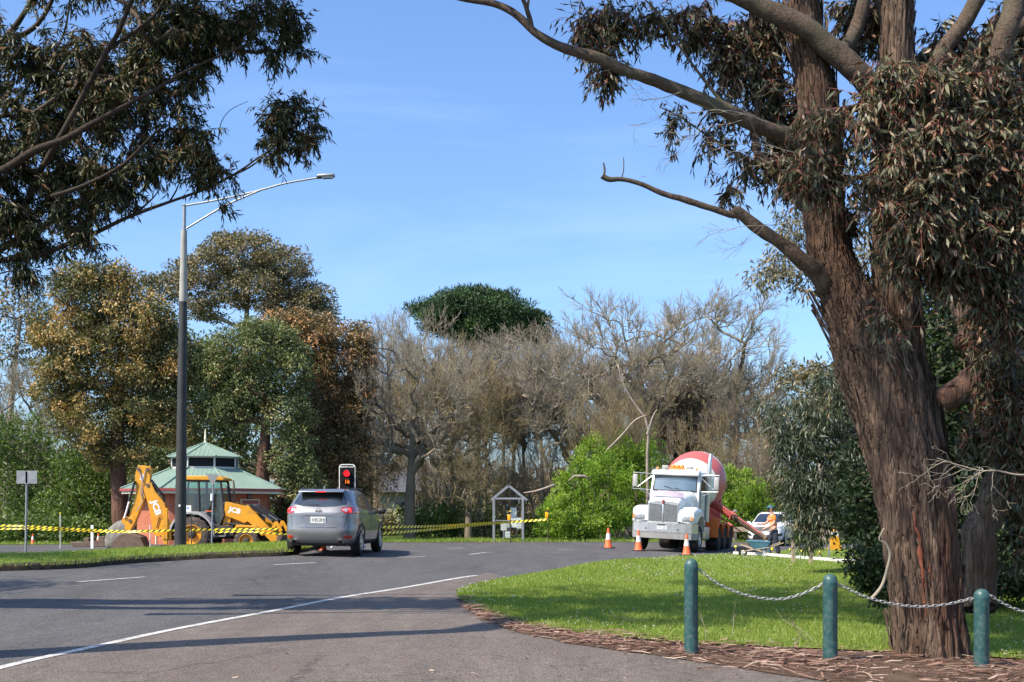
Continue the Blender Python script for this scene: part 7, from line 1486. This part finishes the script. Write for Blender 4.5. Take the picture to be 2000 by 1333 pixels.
# ------------------------------------------------------------------ pickets, tape, marker boards
M['capy'] = mat('yellow_cap', (.75, .6, .03), rough=.5); M['flag'] = mat('orange_lamp', (.9, .35, .01), rough=.35, emit=(1, .35, .01), estr=.12); M['picket'] = mat('dark_picket', (.06, .045, .035), rough=.8); M['palepost'] = mat('pale_post', (.5, .49, .44), rough=.7, var=.2)
M['tape'] = stripemat('hazard_tape')
def picket(label, px, Y, py_top, py_base, m, cap=True, lamp=False, r=.02):
    b = Vector(((px - 1000) / FPX * Y, Y, CAM_H - (py_base - HORIZON) / FPX * Y)); b.z = min(b.z, zf(b.x, b.y) + .02) if False else b.z; t = thing('picket', label, 'post', b); h = (py_base - py_top) / FPX * Y
    MB().add([(-r, 0, -.3), (r, 0, -.3), (0, r * 1.2, -.3), (-r, 0, h), (r, 0, h), (0, r * 1.2, h)], [(0, 1, 4, 3), (1, 2, 5, 4), (2, 0, 3, 5), (3, 4, 5)]).tube([(0, .0, -.3), (0, 0, h)], r * .7, 5).build('stake', m, t)
    if cap: MB().lathe([(.03, h - .06), (.034, h - .02), (.03, h + .02), (.001, h + .03)], (0, 0, 0), 'z', 10, caps=False).build('cap', M['capy'], t, smooth=50)
    if lamp:
        l_ = MB().box((-.07, -.02, h - .33), (.16, .1, .3), bevel=.025).build('warning_lamp', M['flag'], t, smooth=50); MB().box((-.07, -.02, h - .16), (.18, .11, .05), bevel=.01).build('lamp_hood', M['black'], l_)
    return t
picket('pale picket with a yellow cap left of the white marker board', 118, 48, 1002, 1063, M['palepost'], r=.03)
picket('dark picket with an orange lamp in the middle of the kiosk frame', 997, 57, 998, 1060, M['picket'], lamp=True); picket('dark picket with an orange lamp at the end of the tape right of the kiosk', 1070.5, 57, 993, 1061, M['picket'], lamp=True)
t = thing('marker_board', 'upright white marker board behind the barrier tape', 'post', onground(180, 48.5)); MB().box((0, 0, .5), (.12, .04, 1.05), bevel=.008).build('board', M['letter'], t)
picket('white picket between the digger bucket and boom', 293, 46, 1026, 1064, M['letter'], cap=False)
picket('rusty picket in front of the digger rear wheel', 374, 38, 1005, 1063, M['picket'], cap=False)
def tape(label, pts, w=.075, twist=.6):
    P = np.array([tuple(Wp(a, b, Y)) for a, b, Y in pts]); o = P[0].copy(); n = max(24, int(np.linalg.norm(np.diff(P, axis=0), axis=1).sum() * 6)); Q = resample(P, n); ln = np.concatenate([[0], np.cumsum(np.linalg.norm(np.diff(Q, axis=0), axis=1))])
    vs = []; 
    for i, q in enumerate(Q):
        a = .3 * math.sin(ln[i] * twist * 2.1) + .15 * math.sin(ln[i] * 5.1); d = np.array([0, math.sin(a), math.cos(a)]) * w / 2; vs += [q - o - d, q - o + d]
    f = [(2 * i, 2 * i + 2, 2 * i + 3, 2 * i + 1) for i in range(n - 1)]; me = bpy.data.meshes.new('barrier_tape'); me.from_pydata([tuple(v) for v in vs], [], f)
    uv = me.uv_layers.new(name='UVMap')
    for p in me.polygons:
        for li in p.loop_indices: vi = me.loops[li].vertex_index; uv.data[li].uv = (ln[vi // 2], vi % 2)
    ob = link('barrier_tape', me, M['tape']); ob.location = o; return tag(ob, label, 'barrier tape', 'black and yellow barrier tapes')
tape('upper strand of yellow and black tape from the left edge to the digger', [(-40, 1026, 46), (50, 1028, 46), (118, 1032, 46), (240, 1038, 45.6), (330, 1036.5, 45.5), (420, 1034.5, 45.5), (545, 1034, 45.5)], .085)
tape('lower strand of yellow and black tape from the left edge to the picket', [(-40, 1034, 46), (50, 1033, 46), (118, 1036, 46), (240, 1039.5, 45.9), (330, 1036.5, 45.6)], .085)
tape('thin end of the tape in front of the loader arms', [(420, 1040, 45.4), (480, 1039, 45.4), (545, 1043, 45.4), (600, 1046, 46)], .07)
tape('upper strand of yellow and black tape right of the silver car', [(600, 1034, 47), (740, 1030, 48), (850, 1028, 51), (960, 1021.5, 56)], .11, .25)
tape('lower strand of yellow and black tape running from the car to the end picket', [(600, 1046, 47), (745, 1042, 48), (850, 1034, 51), (960, 1023, 55), (998, 1020, 56.8), (1070, 1015, 56.8)], .115, .25)
bl_ = thing('boulder', 'grey weathered boulder beside the digger bucket', 'boulder', onground(240, 49.5)); bm = bmesh.new(); bmesh.ops.create_icosphere(bm, subdivisions=4, radius=1)
for v in bm.verts:
    f = 1 + .22 * noise.noise(v.co * 1.3) + .07 * noise.noise(v.co * 5); v.co = Vector((v.co.x * .75 * f + v.co.z * .1, v.co.y * .6 * f, max(v.co.z * .72 * f, -.5) + .5)); v.co.x *= 1.15 - .35 * max(v.co.z, 0)
me = bpy.data.meshes.new('rock'); bm.to_mesh(me); bm.free(); M['rock'] = mat('lichen_rock', (.15, .14, .125), rough=.9, var=.3, scale=3, dirt=(.25, .26, .2), dscale=4, bump=.8, bscale=9); link('rock', me, M['rock'], bl_, 60)
ru = thing('steel_ramp', 'rusty steel ramp piece lying behind the white marker board', 'scrap', onground(185, 51)); MB().prism([(-.8, 0), (.8, 0), (.85, .25), (.5, .3), (-.6, .18), (-.95, .22)], -.5, .5).box((-.2, 0, .3), (.2, .9, .2)).box((.45, 0, .36), (.25, .9, .2)).build('ramp', M['rust'], ru, bevel=.02)
for px, py in ((955, 1062), (1013, 1058), (1010, 1060), (1039, 1060), (1068, 1053)): pass

# ------------------------------------------------------------------ bollards and chain
M['bollard'] = mat('bollard_green', (.016, .07, .072), rough=.45, var=.15, scale=4, dirt=(.10, .13, .11), dscale=16, damt=.8, bump=.08, bscale=12)
M['chain'] = mat('galvanised_chain', (.4, .4, .38), rough=.45, metal=.7, var=.25, scale=30)
tops = []
for lab, px, pyt, pyb, w in (('left green bollard standing in front of the lawn', 1350, 1091, 1264, 27), ('middle green bollard left of the huge trunk', 1621.5, 1121, 1292, 28), ('right green bollard near the right edge of the photo', 1917, 1150, 1322, 29), ('end bollard just beyond the right edge of the photo', 2195, 1168, 1340, 29)):
    Y = w and (.153 * FPX / w); Y = 12.35; b = Vector(((px - 1000) / FPX * Y, Y, CAM_H - (pyb - HORIZON) / FPX * Y)); t = thing('bollard', lab, 'bollard', b, 0, 'green timber bollards along the bark strip'); h = (pyb - pyt) / FPX * Y; r = w / 2 * Y / FPX
    MB().lathe([(r, -.25), (r, h - .105), (r * 1.012, h - .10), (r * 1.012, h - .092), (r * .995, h - .085)] + [(r * math.cos(a), h - .085 + .085 * math.sin(a)) for a in np.linspace(.1, 1.45, 9)] + [(.001, h)], (0, 0, 0), 'z', 40, caps=False).build('post', M['bollard'], t, smooth=50)
    MB().box((r * .15, -r * 1.0, h * .55), (.0035, .006, h * .6)).build('crack', M['black'], t)
    for s in (-1, 1):
        if not (s < 0 and px < 1400): MB().tube([(s * (r - .02), .02, h - .125), (s * (r + .02), .02, h - .125), (s * (r + .03), .02, h - .145), (s * (r + .012), .02, h - .155)], .004, 6).build('chain_eye', M['chain'], t, smooth=60)
    tops.append((b, h, r))
def link_mesh(L=.062, W=.026, r=.0052):
    pts = []; 
    for k in range(17):
        a = 2 * math.pi * k / 16; pts.append(((L / 2 - W / 2) * (1 if math.cos(a) > 0 else -1) + W / 2 * math.cos(a) if abs(math.cos(a)) > .01 else 0, W / 2 * math.sin(a), 0))
    pts[-1] = pts[0]; m = MB().tube(pts, r, 6, caps=False); me = bpy.data.meshes.new('link'); me.from_pydata(m.v, [], m.f); me.materials.append(M['chain']); me.polygons.foreach_set('use_smooth', [True] * len(me.polygons)); return me
lm = link_mesh()
def chain(lab, pts):
    P = resample([tuple(p) for p in pts], 400); d = np.concatenate([[0], np.cumsum(np.linalg.norm(np.diff(P, axis=0), axis=1))]); t = thing('chain', lab, 'chain', P[0], 0, 'galvanised chains slung between the bollards'); n = int(d[-1] / .0475)
    for k in range(n + 1):
        s = k * d[-1] / n; i = min(max(np.searchsorted(d, s), 1), 399); q = Vector(P[i] - P[0]); dr = Vector(P[i] - P[i - 1]).normalized(); ob = bpy.data.objects.new('link', lm); COL.objects.link(ob); ob.parent = t; ob.location = q
        ob.rotation_mode = 'QUATERNION'; ob.rotation_quaternion = Vector((1, 0, 0)).rotation_difference(dr) @ Matrix.Rotation((k % 2) * math.pi / 2 + .35 + random.uniform(-.15, .15), 3, 'X').to_quaternion()
cy = 12.37
chain('galvanised chain slung between the left and middle bollards', [Wp(a, b, cy) for a, b in ((1365, 1112), (1400, 1139), (1445, 1159), (1490, 1169), (1530, 1170), (1570, 1159), (1607, 1141))])
chain('galvanised chain passing in front of the huge trunk', [Wp(a, b, cy) for a, b in ((1637, 1141), (1690, 1166), (1740, 1179), (1790, 1185), (1840, 1182), (1875, 1175), (1902, 1168))])
chain('galvanised chain leaving the frame at the lower right', [Wp(a, b, cy) for a, b in ((1932, 1162), (1965, 1182), (2000, 1195), (2060, 1206), (2120, 1200), (2180, 1180))])

P = lawn_points(500, pow_=1.4); P = P[[nz((x, y, 9), .7) > -.05 for x, y in P]]
tag(strips(len(P), P, zg(P[:, 0], P[:, 1]) + .05, rng.gamma(2, .03, len(P)) + .02, rng.uniform(.01, .03, len(P)), 'lawn_leaves', M['litter'], .02), 'dry brown leaves and bark bits lying on the lawn', 'leaves', kind='stuff')
# dry weeds and sticks
wd = MB()
for px, py, hgt, ln in ((1378, 1255, .35, .05), (1430, 1250, .4, -.02), (1420, 1225, .2, .3), (1600, 1262, .55, -.3), (1590, 1262, .45, -.45), (1560, 1260, .3, -.1), (1210, 1225, .1, .35), (1725, 1262, .2, .1), (1745, 1262, .25, -.1)):
    b = G(px, py); out, _, _ = grow(np.array([tuple(b)]), np.array([[ln, .05, 1 - abs(ln) * 1.3]]), np.array([hgt]), np.array([.005]), 2, (3,), .5, .5, steps=5, jit=.18, up=.0, minr=.002)
    for lv, s in out:
        for a, c, r0, r1 in zip(*s): wd.tube([tuple(a), tuple(c)], [r0, r1], 4, caps=False)
tag(wd.build('dry_weeds', M['twig'], smooth=60), 'thin dry weed stalks standing at the lawn edge near the bollards', 'weeds', kind='stuff')
for lab, pts, r in (('reddish fallen stick lying left of the middle bollard', ((1520, 1190), (1545, 1215), (1565, 1245), (1590, 1262)), .009), ('dark fallen stick beside the left bollard', ((1262, 1272), (1300, 1264), (1340, 1256)), .009), ('long dead stick on the grass by the tip of the lawn', ((1188, 1200), (1225, 1212), (1262, 1217)), .006), ('curled dry frond on the asphalt at the bottom', ((1362, 1306), (1382, 1309), (1404, 1311)), .008)):
    P = [G(a, b, .02) for a, b in pts]; 
    for k, q in enumerate(P): q.z += .03 * math.sin(k)
    ob = MB().tube([tuple(Vector(q) - P[0]) for q in resample([tuple(p) for p in P], 12)], list(np.linspace(r, r * .4, 12)), 6).build('stick', M['twig'] if 'dead' in lab else M['redbark'], smooth=60); ob.location = P[0]; tag(ob, lab, 'stick')

# ------------------------------------------------------------------ formwork, stakes, posts, guard rail by the worker
M['timberw'] = mat('white_formwork', (.66, .64, .6), rough=.7, var=.12, scale=4, dirt=(.4, .36, .3), dscale=5); M['timber'] = mat('weathered_timber', (.32, .25, .18), rough=.85, var=.25, scale=5, stretch=(1, 1, .3)); M['dirt'] = M['soil']
fp = [G(a, b, .04) for a, b in ((1432, 1083), (1500, 1086.5), (1560, 1091.5), (1640, 1098), (1684, 1102))]
for i in range(4):
    a, b = fp[i], fp[i + 1]; L_ = (b - a).length; ob = MB().box((L_ / 2, 0, .03), (L_ * .985, .05, .13), bevel=.006).build('formwork_board', M['timberw']); ob.location = a; d = b - a; ob.rotation_euler = (0, -math.atan2(d.z, d.xy.length), math.atan2(d.y, d.x))
    tag(ob, ['first white formwork board nearest the truck', 'second white formwork board beneath the wheelbarrow', 'third white formwork board under the hanging gum leaves', 'last white formwork board towards the huge trunk'][i], 'formwork board', 'white formwork boards of the new footpath')
tr_d, _, _ = ruled('dirt_path', [(p.x, p.y - .35) for p in fp], [(p.x + .1, p.y + 1.3) for p in fp], 20, 6, .045, M['soil'])
for lab, px, py, Y in (('yellow-capped stake at the truck end of the formwork', 1437, 1083, 0), ('yellow-capped stake behind the first board', 1458, 1081, 0), ('yellow-capped stake at the wheelbarrow handles', 1508, 1089, 0), ('yellow-capped stake right of the worker', 1544, 1090, 0), ('small yellow-capped stake near the last board', 1566, 1094, 0), ('yellow-capped stake in the shade of the gum', 1600, 1097, 0)):
    b = G(px, py, .0); t = thing('stake', lab, 'stake', b, 0, 'yellow-capped stakes along the formwork'); MB().box((0, 0, .1), (.03, .03, .36)).build('peg', M['timber'], t); MB().lathe([(.035, .24), (.05, .26), (.05, .3), (.035, .33), (.001, .335)], (0, 0, 0), 'z', 12, caps=False).build('cap', M['capy'], t, smooth=50)
for lab, px, pyt, pyb in (('weathered timber post under the hanging gum foliage', 1549, 1057, 1102), ('grey steel post right of the timber post', 1583, 1040, 1103), ('second grey steel post beside the yellow stand', 1619, 1058, 1096), ('third grey steel post next to the cypress', 1666, 1082, 1100)):
    b = G(px, pyb); h = (pyb - pyt) * b.y / FPX; t = thing('post', lab, 'post', b); m = M['timber'] if 'timber' in lab else M['steel']; w = .085 if 'timber' in lab else .055
    MB().box((0, 0, h / 2 - .1), (w, w, h + .2), bevel=.006).build('shaft', m, t); MB().box((0, 0, h + .012), (w * 1.15, w * 1.15, .02)).build('post_cap', m, t)
b = G(1630, 1075); t = thing('lamp_stand', 'bright yellow warning stand beyond the gum leaves', 'stand', b); MB().prism([(-.3, 0), (.3, 0), (.2, .5), (.08, .62), (-.08, .62), (-.2, .5)], -.2, .2).build('stand_base', M['yellow'], t, bevel=.03); MB().box((0, 0, .7), (.34, .2, .26), bevel=.05).build('head', M['conewh'], t); MB().lathe([(.09, .8), (.1, .86), (.06, .95), (.001, .97)], (0, 0, 0), 'z', 14, caps=False).build('beacon', M['flag'], t, smooth=50)
gr_ = thing('guard_rail', 'low weathered timber guard rail on the verge right of the truck', 'fence', onground(1400, 62.5)); o_ = gr_.location
for x in np.arange(-5, 9, 2.0): MB().box((x, .1, .35), (.18, .18, .9)).build('post', M['timber'], gr_)
for x in np.arange(-4, 9, 2.0): MB().box((x, 0, .66), (1.99, .1, .26), bevel=.01).build('rail', M['timber'], gr_)
t = thing('road_marker', 'small red reflector post on the guard rail', 'marker', onground(1421, 62.2, .75)); MB().box((0, 0, .12), (.1, .05, .28), bevel=.01).build('board', M['coneor'], t)

# ------------------------------------------------------------------ wheelbarrow
wb = thing('wheelbarrow', 'blue wheelbarrow with timber handles below the end of the chute', 'wheelbarrow', G(1483, 1088), R(180)); s_ = 1
WY = wb.location.y; wb.location.z = zf(wb.location.x, WY)
M['blue'] = mat('worn_blue_paint', (.1, .3, .48), rough=.55, var=.15, scale=5, dirt=(.4, .38, .34), dscale=7, damt=.6)
# local x towards the wheel (photo left)
tray = MB(); top = [(-.42, -.34), (.52, -.3), (.52, .3), (-.42, .34)]; bot = [(-.22, -.2), (.25, -.16), (.25, .16), (-.22, .2)]
for (pts, z) in ((top, .66), (bot, .36)): tray.v += [(x, y, z + (.05 if x > .4 else 0)) for x, y in pts]
tray.v += [(x * .96, y * .95, z - .004) for x, y, z in tray.v[:4]] + [(x * .96, y * .94, z + .015) for x, y, z in tray.v[4:8]]
for k in range(4): j = (k + 1) % 4; tray.f += [(k, j, 4 + j, 4 + k), (8 + k, 12 + k, 12 + j, 8 + j), (k, 8 + k, 8 + j, j)]
tray.f += [(4, 5, 6, 7), (15, 14, 13, 12)]; tray.build('tray', M['blue'], wb)
MB().tube([(x, y, z + .005) for x, y, z in tray.v[:4]] + [tray.v[0]], .012, 6).build('rim', M['blue'], wb, smooth=50)
for s in (-1, 1): MB().tube([(.82, s * .08, .22), (.2, s * .2, .33), (-.4, s * .27, .42), (-1.0, s * .3, .62)], .02, 8).build('handle', M['timber'], wb, smooth=60); MB().tube([(-.1, s * .24, .38), (-.28, s * .26, 0), (-.4, s * .26, 0), (-.36, s * .26, .4)], .014, 6).build('leg', M['blue'], wb, smooth=60)
wt = MB().lathe([(.12, -.04), (.19, -.045), (.2, 0), (.19, .045), (.12, .04)], (0, 0, 0), 'y', 24).build('wheel', M['tyre'], wb, smooth=50); wt.location = (.72, 0, .2)
MB().lathe([(.10, -.042), (.10, .042)], (0, 0, 0), 'y', 16).build('rim', M['letter'], wt, smooth=50)
pk = thing('timber_plank', 'leaning timber plank beneath the wheelbarrow', 'plank', G(1447, 1070)); a, b = Wp(1446, 1064, 44.6) - pk.location, Wp(1512, 1085, 44.0) - pk.location; MB().tube([a, b], .045, 4).build('plank', M['timber'], pk)
sh = thing('trestle', 'small timber trestle beside the worker', 'trestle', Wp(1504, 1087, 44.2)); MB().box((0, 0, .62), (.4, .25, .03)).build('top', M['timber'], sh)
for x in (-.08, .1): MB().box((x, 0, .3), (.04, .04, .62)).build('leg', M['timber'], sh)

# ------------------------------------------------------------------ worker
pw = G(1507, 1086); pw.z = zf(pw.x, pw.y)
M['skin'] = mat('skin', (.5, .28, .2), rough=.55, var=.06); M['navy'] = mat('navy_cloth', (.018, .022, .04), rough=.85, var=.2, bump=.2, bscale=20); M['hivis'] = mat('orange_hivis', (.95, .22, .025), rough=.7, var=.08, bump=.15, bscale=14); M['silverband'] = mat('reflective_tape', (.55, .55, .52), rough=.4, var=.1)
M['capb'] = mat('teal_cap', (.03, .10, .14), rough=.8); M['hair'] = mat('dark_hair', (.03, .02, .015), rough=.8); M['boot'] = mat('boot', (.03, .025, .02), rough=.7)
pe = thing('person', 'worker in an orange high-visibility shirt, navy trousers and teal cap guiding the chute', 'person', pw, 0)
def skin(name, V_, E_, Rr, m, sub=2, root=0):
    me = bpy.data.meshes.new(name); me.from_pydata(V_, E_, []); o = link(name, me, m, pe); md = o.modifiers.new('s', 'SKIN'); md.use_smooth_shade = True; md.branch_smoothing = .6
    for i, r in enumerate(Rr): me.skin_vertices[0].data[i].radius = (r, r) if not isinstance(r, tuple) else r; me.skin_vertices[0].data[i].use_root = (i == root)
    s2 = o.modifiers.new('u', 'SUBSURF'); s2.levels = sub; s2.render_levels = sub
    dg = bpy.context.evaluated_depsgraph_get(); dg.update(); m2 = bpy.data.meshes.new_from_object(o.evaluated_get(dg)); o.modifiers.clear(); o.data = m2
    m2.materials.clear(); m2.materials.append(m); m2.polygons.foreach_set('use_smooth', [True] * len(m2.polygons)); return o
def addskin(V_, E_, Rr, chain_):
    base = None
    for item in chain_:
        if isinstance(item, int): base = item; continue
        p, r = item; V_.append(p); Rr.append(r)
        if base is not None: E_.append((base, len(V_) - 1))
        base = len(V_) - 1
    return base
# faces -x (photo left), slight forward lean; joints
Jn = dict(pel=(0.03, 0, .96), wst=(0.01, 0, 1.1), chs=(-.03, 0, 1.32), nkb=(-.04, 0, 1.47), nk=(-.06, 0, 1.54), hd=(-.085, 0, 1.63), hd2=(-.08, 0, 1.72))
V_, E_, Rr = [], [], []
addskin(V_, E_, Rr, [(Jn['pel'], .13), (Jn['wst'], .12), (Jn['chs'], .135), (Jn['nkb'], .07), (Jn['nk'], .055), (Jn['hd'], .088), (Jn['hd2'], .09)])
feet = {}
for s, fx in ((1, -.10), (-1, .12)):
    addskin(V_, E_, Rr, [0, ((.02 + fx * .1, s * .1, .88), .095), ((fx * .7 - .02, s * .11, .5), .062), ((fx * .9 + .02, s * .11, .28), .055), ((fx + .03, s * .11, .09), .042), ((fx - .05, s * .11, .045), .038), ((fx - .14, s * .115, .035), .03)])
arms = {1: [(-.04, .19, 1.42), (-.12, .24, 1.2), (-.22, .22, 1.13), (-.40, .16, 1.12)], -1: [(-.03, -.19, 1.42), (-.02, -.25, 1.17), (-.14, -.24, 1.06), (-.30, -.2, .98)]}
for s in (1, -1):
    A_ = arms[s]; wi = addskin(V_, E_, Rr, [2, (A_[0], .062), (A_[1], .045), (A_[2], .04), (A_[3], .028)])
    d = (Vector(A_[3]) - Vector(A_[2])).normalized(); h_ = Vector(A_[3]); pc = addskin(V_, E_, Rr, [wi, (tuple(h_ + d * .06), .032)])
    for k in range(4):
        o1 = Vector((0, s * (-.02 + .014 * k) * -1, .012 - .004 * k)); addskin(V_, E_, Rr, [pc, (tuple(h_ + d * .10 + o1), .010), (tuple(h_ + d * .13 + o1 + Vector((0, 0, -.015))), .009), (tuple(h_ + d * (.14 - .006 * abs(k - 1)) + o1 + Vector((0, 0, -.04))), .008)])
    addskin(V_, E_, Rr, [wi, (tuple(h_ + d * .04 + Vector((0, -s * .03, .025))), .012), (tuple(h_ + d * .075 + Vector((0, -s * .04, .03))), .010)])
body = skin('body', V_, E_, Rr, M['skin'])
V_, E_, Rr = [], [], []
addskin(V_, E_, Rr, [((.025, 0, 1.0), .15), (Jn['wst'], .142), (Jn['chs'], .158), ((-.04, 0, 1.45), .10)])
for s in (1, -1): A_ = arms[s]; addskin(V_, E_, Rr, [2, (A_[0], .082), (tuple(Vector(A_[0]).lerp(Vector(A_[1]), .75)), .068)])
skin('shirt', V_, E_, Rr, M['hivis'])
V_, E_, Rr = [], [], []
addskin(V_, E_, Rr, [((.03, 0, 1.0), .148), ((.03, 0, .93), .15)])
for s, fx in ((1, -.10), (-1, .12)): addskin(V_, E_, Rr, [1, ((.02 + fx * .1, s * .1, .84), .115), ((fx * .7 - .02, s * .11, .5), .084), ((fx * .95 + .02, s * .11, .2), .078), ((fx + .03, s * .11, .08), .076)])
skin('trousers', V_, E_, Rr, M['navy'])
for s, fx in ((1, -.10), (-1, .12)): MB().box((fx - .05, s * .112, .045), (.28, .11, .09), bevel=.035).build('boot', M['boot'], pe, smooth=60)
for z, x in ((1.16, -.005), (1.3, -.03)): MB().tube([(x + .152 * math.cos(a), .155 * math.sin(a), z) for a in np.linspace(0, 2 * math.pi, 25)], [.012] * 25, 6, caps=False).build('reflective_band', M['silverband'], pe, smooth=60)
hx, hz = -.088, 1.675
def ell(name, c, r, m, par=pe, cutz=None):
    bm = bmesh.new(); bmesh.ops.create_uvsphere(bm, u_segments=20, v_segments=14, radius=1)
    for v in bm.verts: v.co = Vector((v.co.x * r[0], v.co.y * r[1], v.co.z * r[2])); 
    if cutz is not None: bmesh.ops.delete(bm, geom=[v for v in bm.verts if v.co.z < cutz], context='VERTS')
    me = bpy.data.meshes.new(name); bm.to_mesh(me); bm.free(); o = link(name, me, m, par, 180); o.location = c; return o
cp = ell('cap', (hx, 0, hz + .02), (.112, .098, .1), M['capb'], cutz=.0); MB().prism([(-.18, -.075), (-.08, -.09), (-.08, .09), (-.18, .075), (-.2, 0)], -.008, .004, 'xy').build('brim', M['capb'], cp).location = (0, 0, .012)
ell('hair', (hx + .02, 0, hz - .01), (.1, .093, .085), M['hair']); ell('beard', (hx - .045, 0, hz - .085), (.055, .062, .05), M['hair'])
for s in (1, -1): ell('ear', (hx + .005, s * .092, hz - .02), (.022, .012, .03), M['skin']); ell('eye', (hx - .088, s * .033, hz - .01), (.009, .011, .008), M['letterb'])
MB().prism([(-.10, -.03), (-.128, -.045), (-.10, .01)], -.014, .014).build('nose', M['skin'], pe, smooth=60).location = (hx + .002, 0, hz - .01)
MB().box((hx - .093, 0, hz - .072), (.012, .045, .007)).build('mouth', M['redlens'], pe)
wb.scale = (.78, .78, .78); pe.location += Vector((.0, -.25, 0)); pe.scale = (1.12, 1.12, 1.02)

# ------------------------------------------------------------------ sky wisps are too faint to build; finish
cam_data.dof.use_dof = False
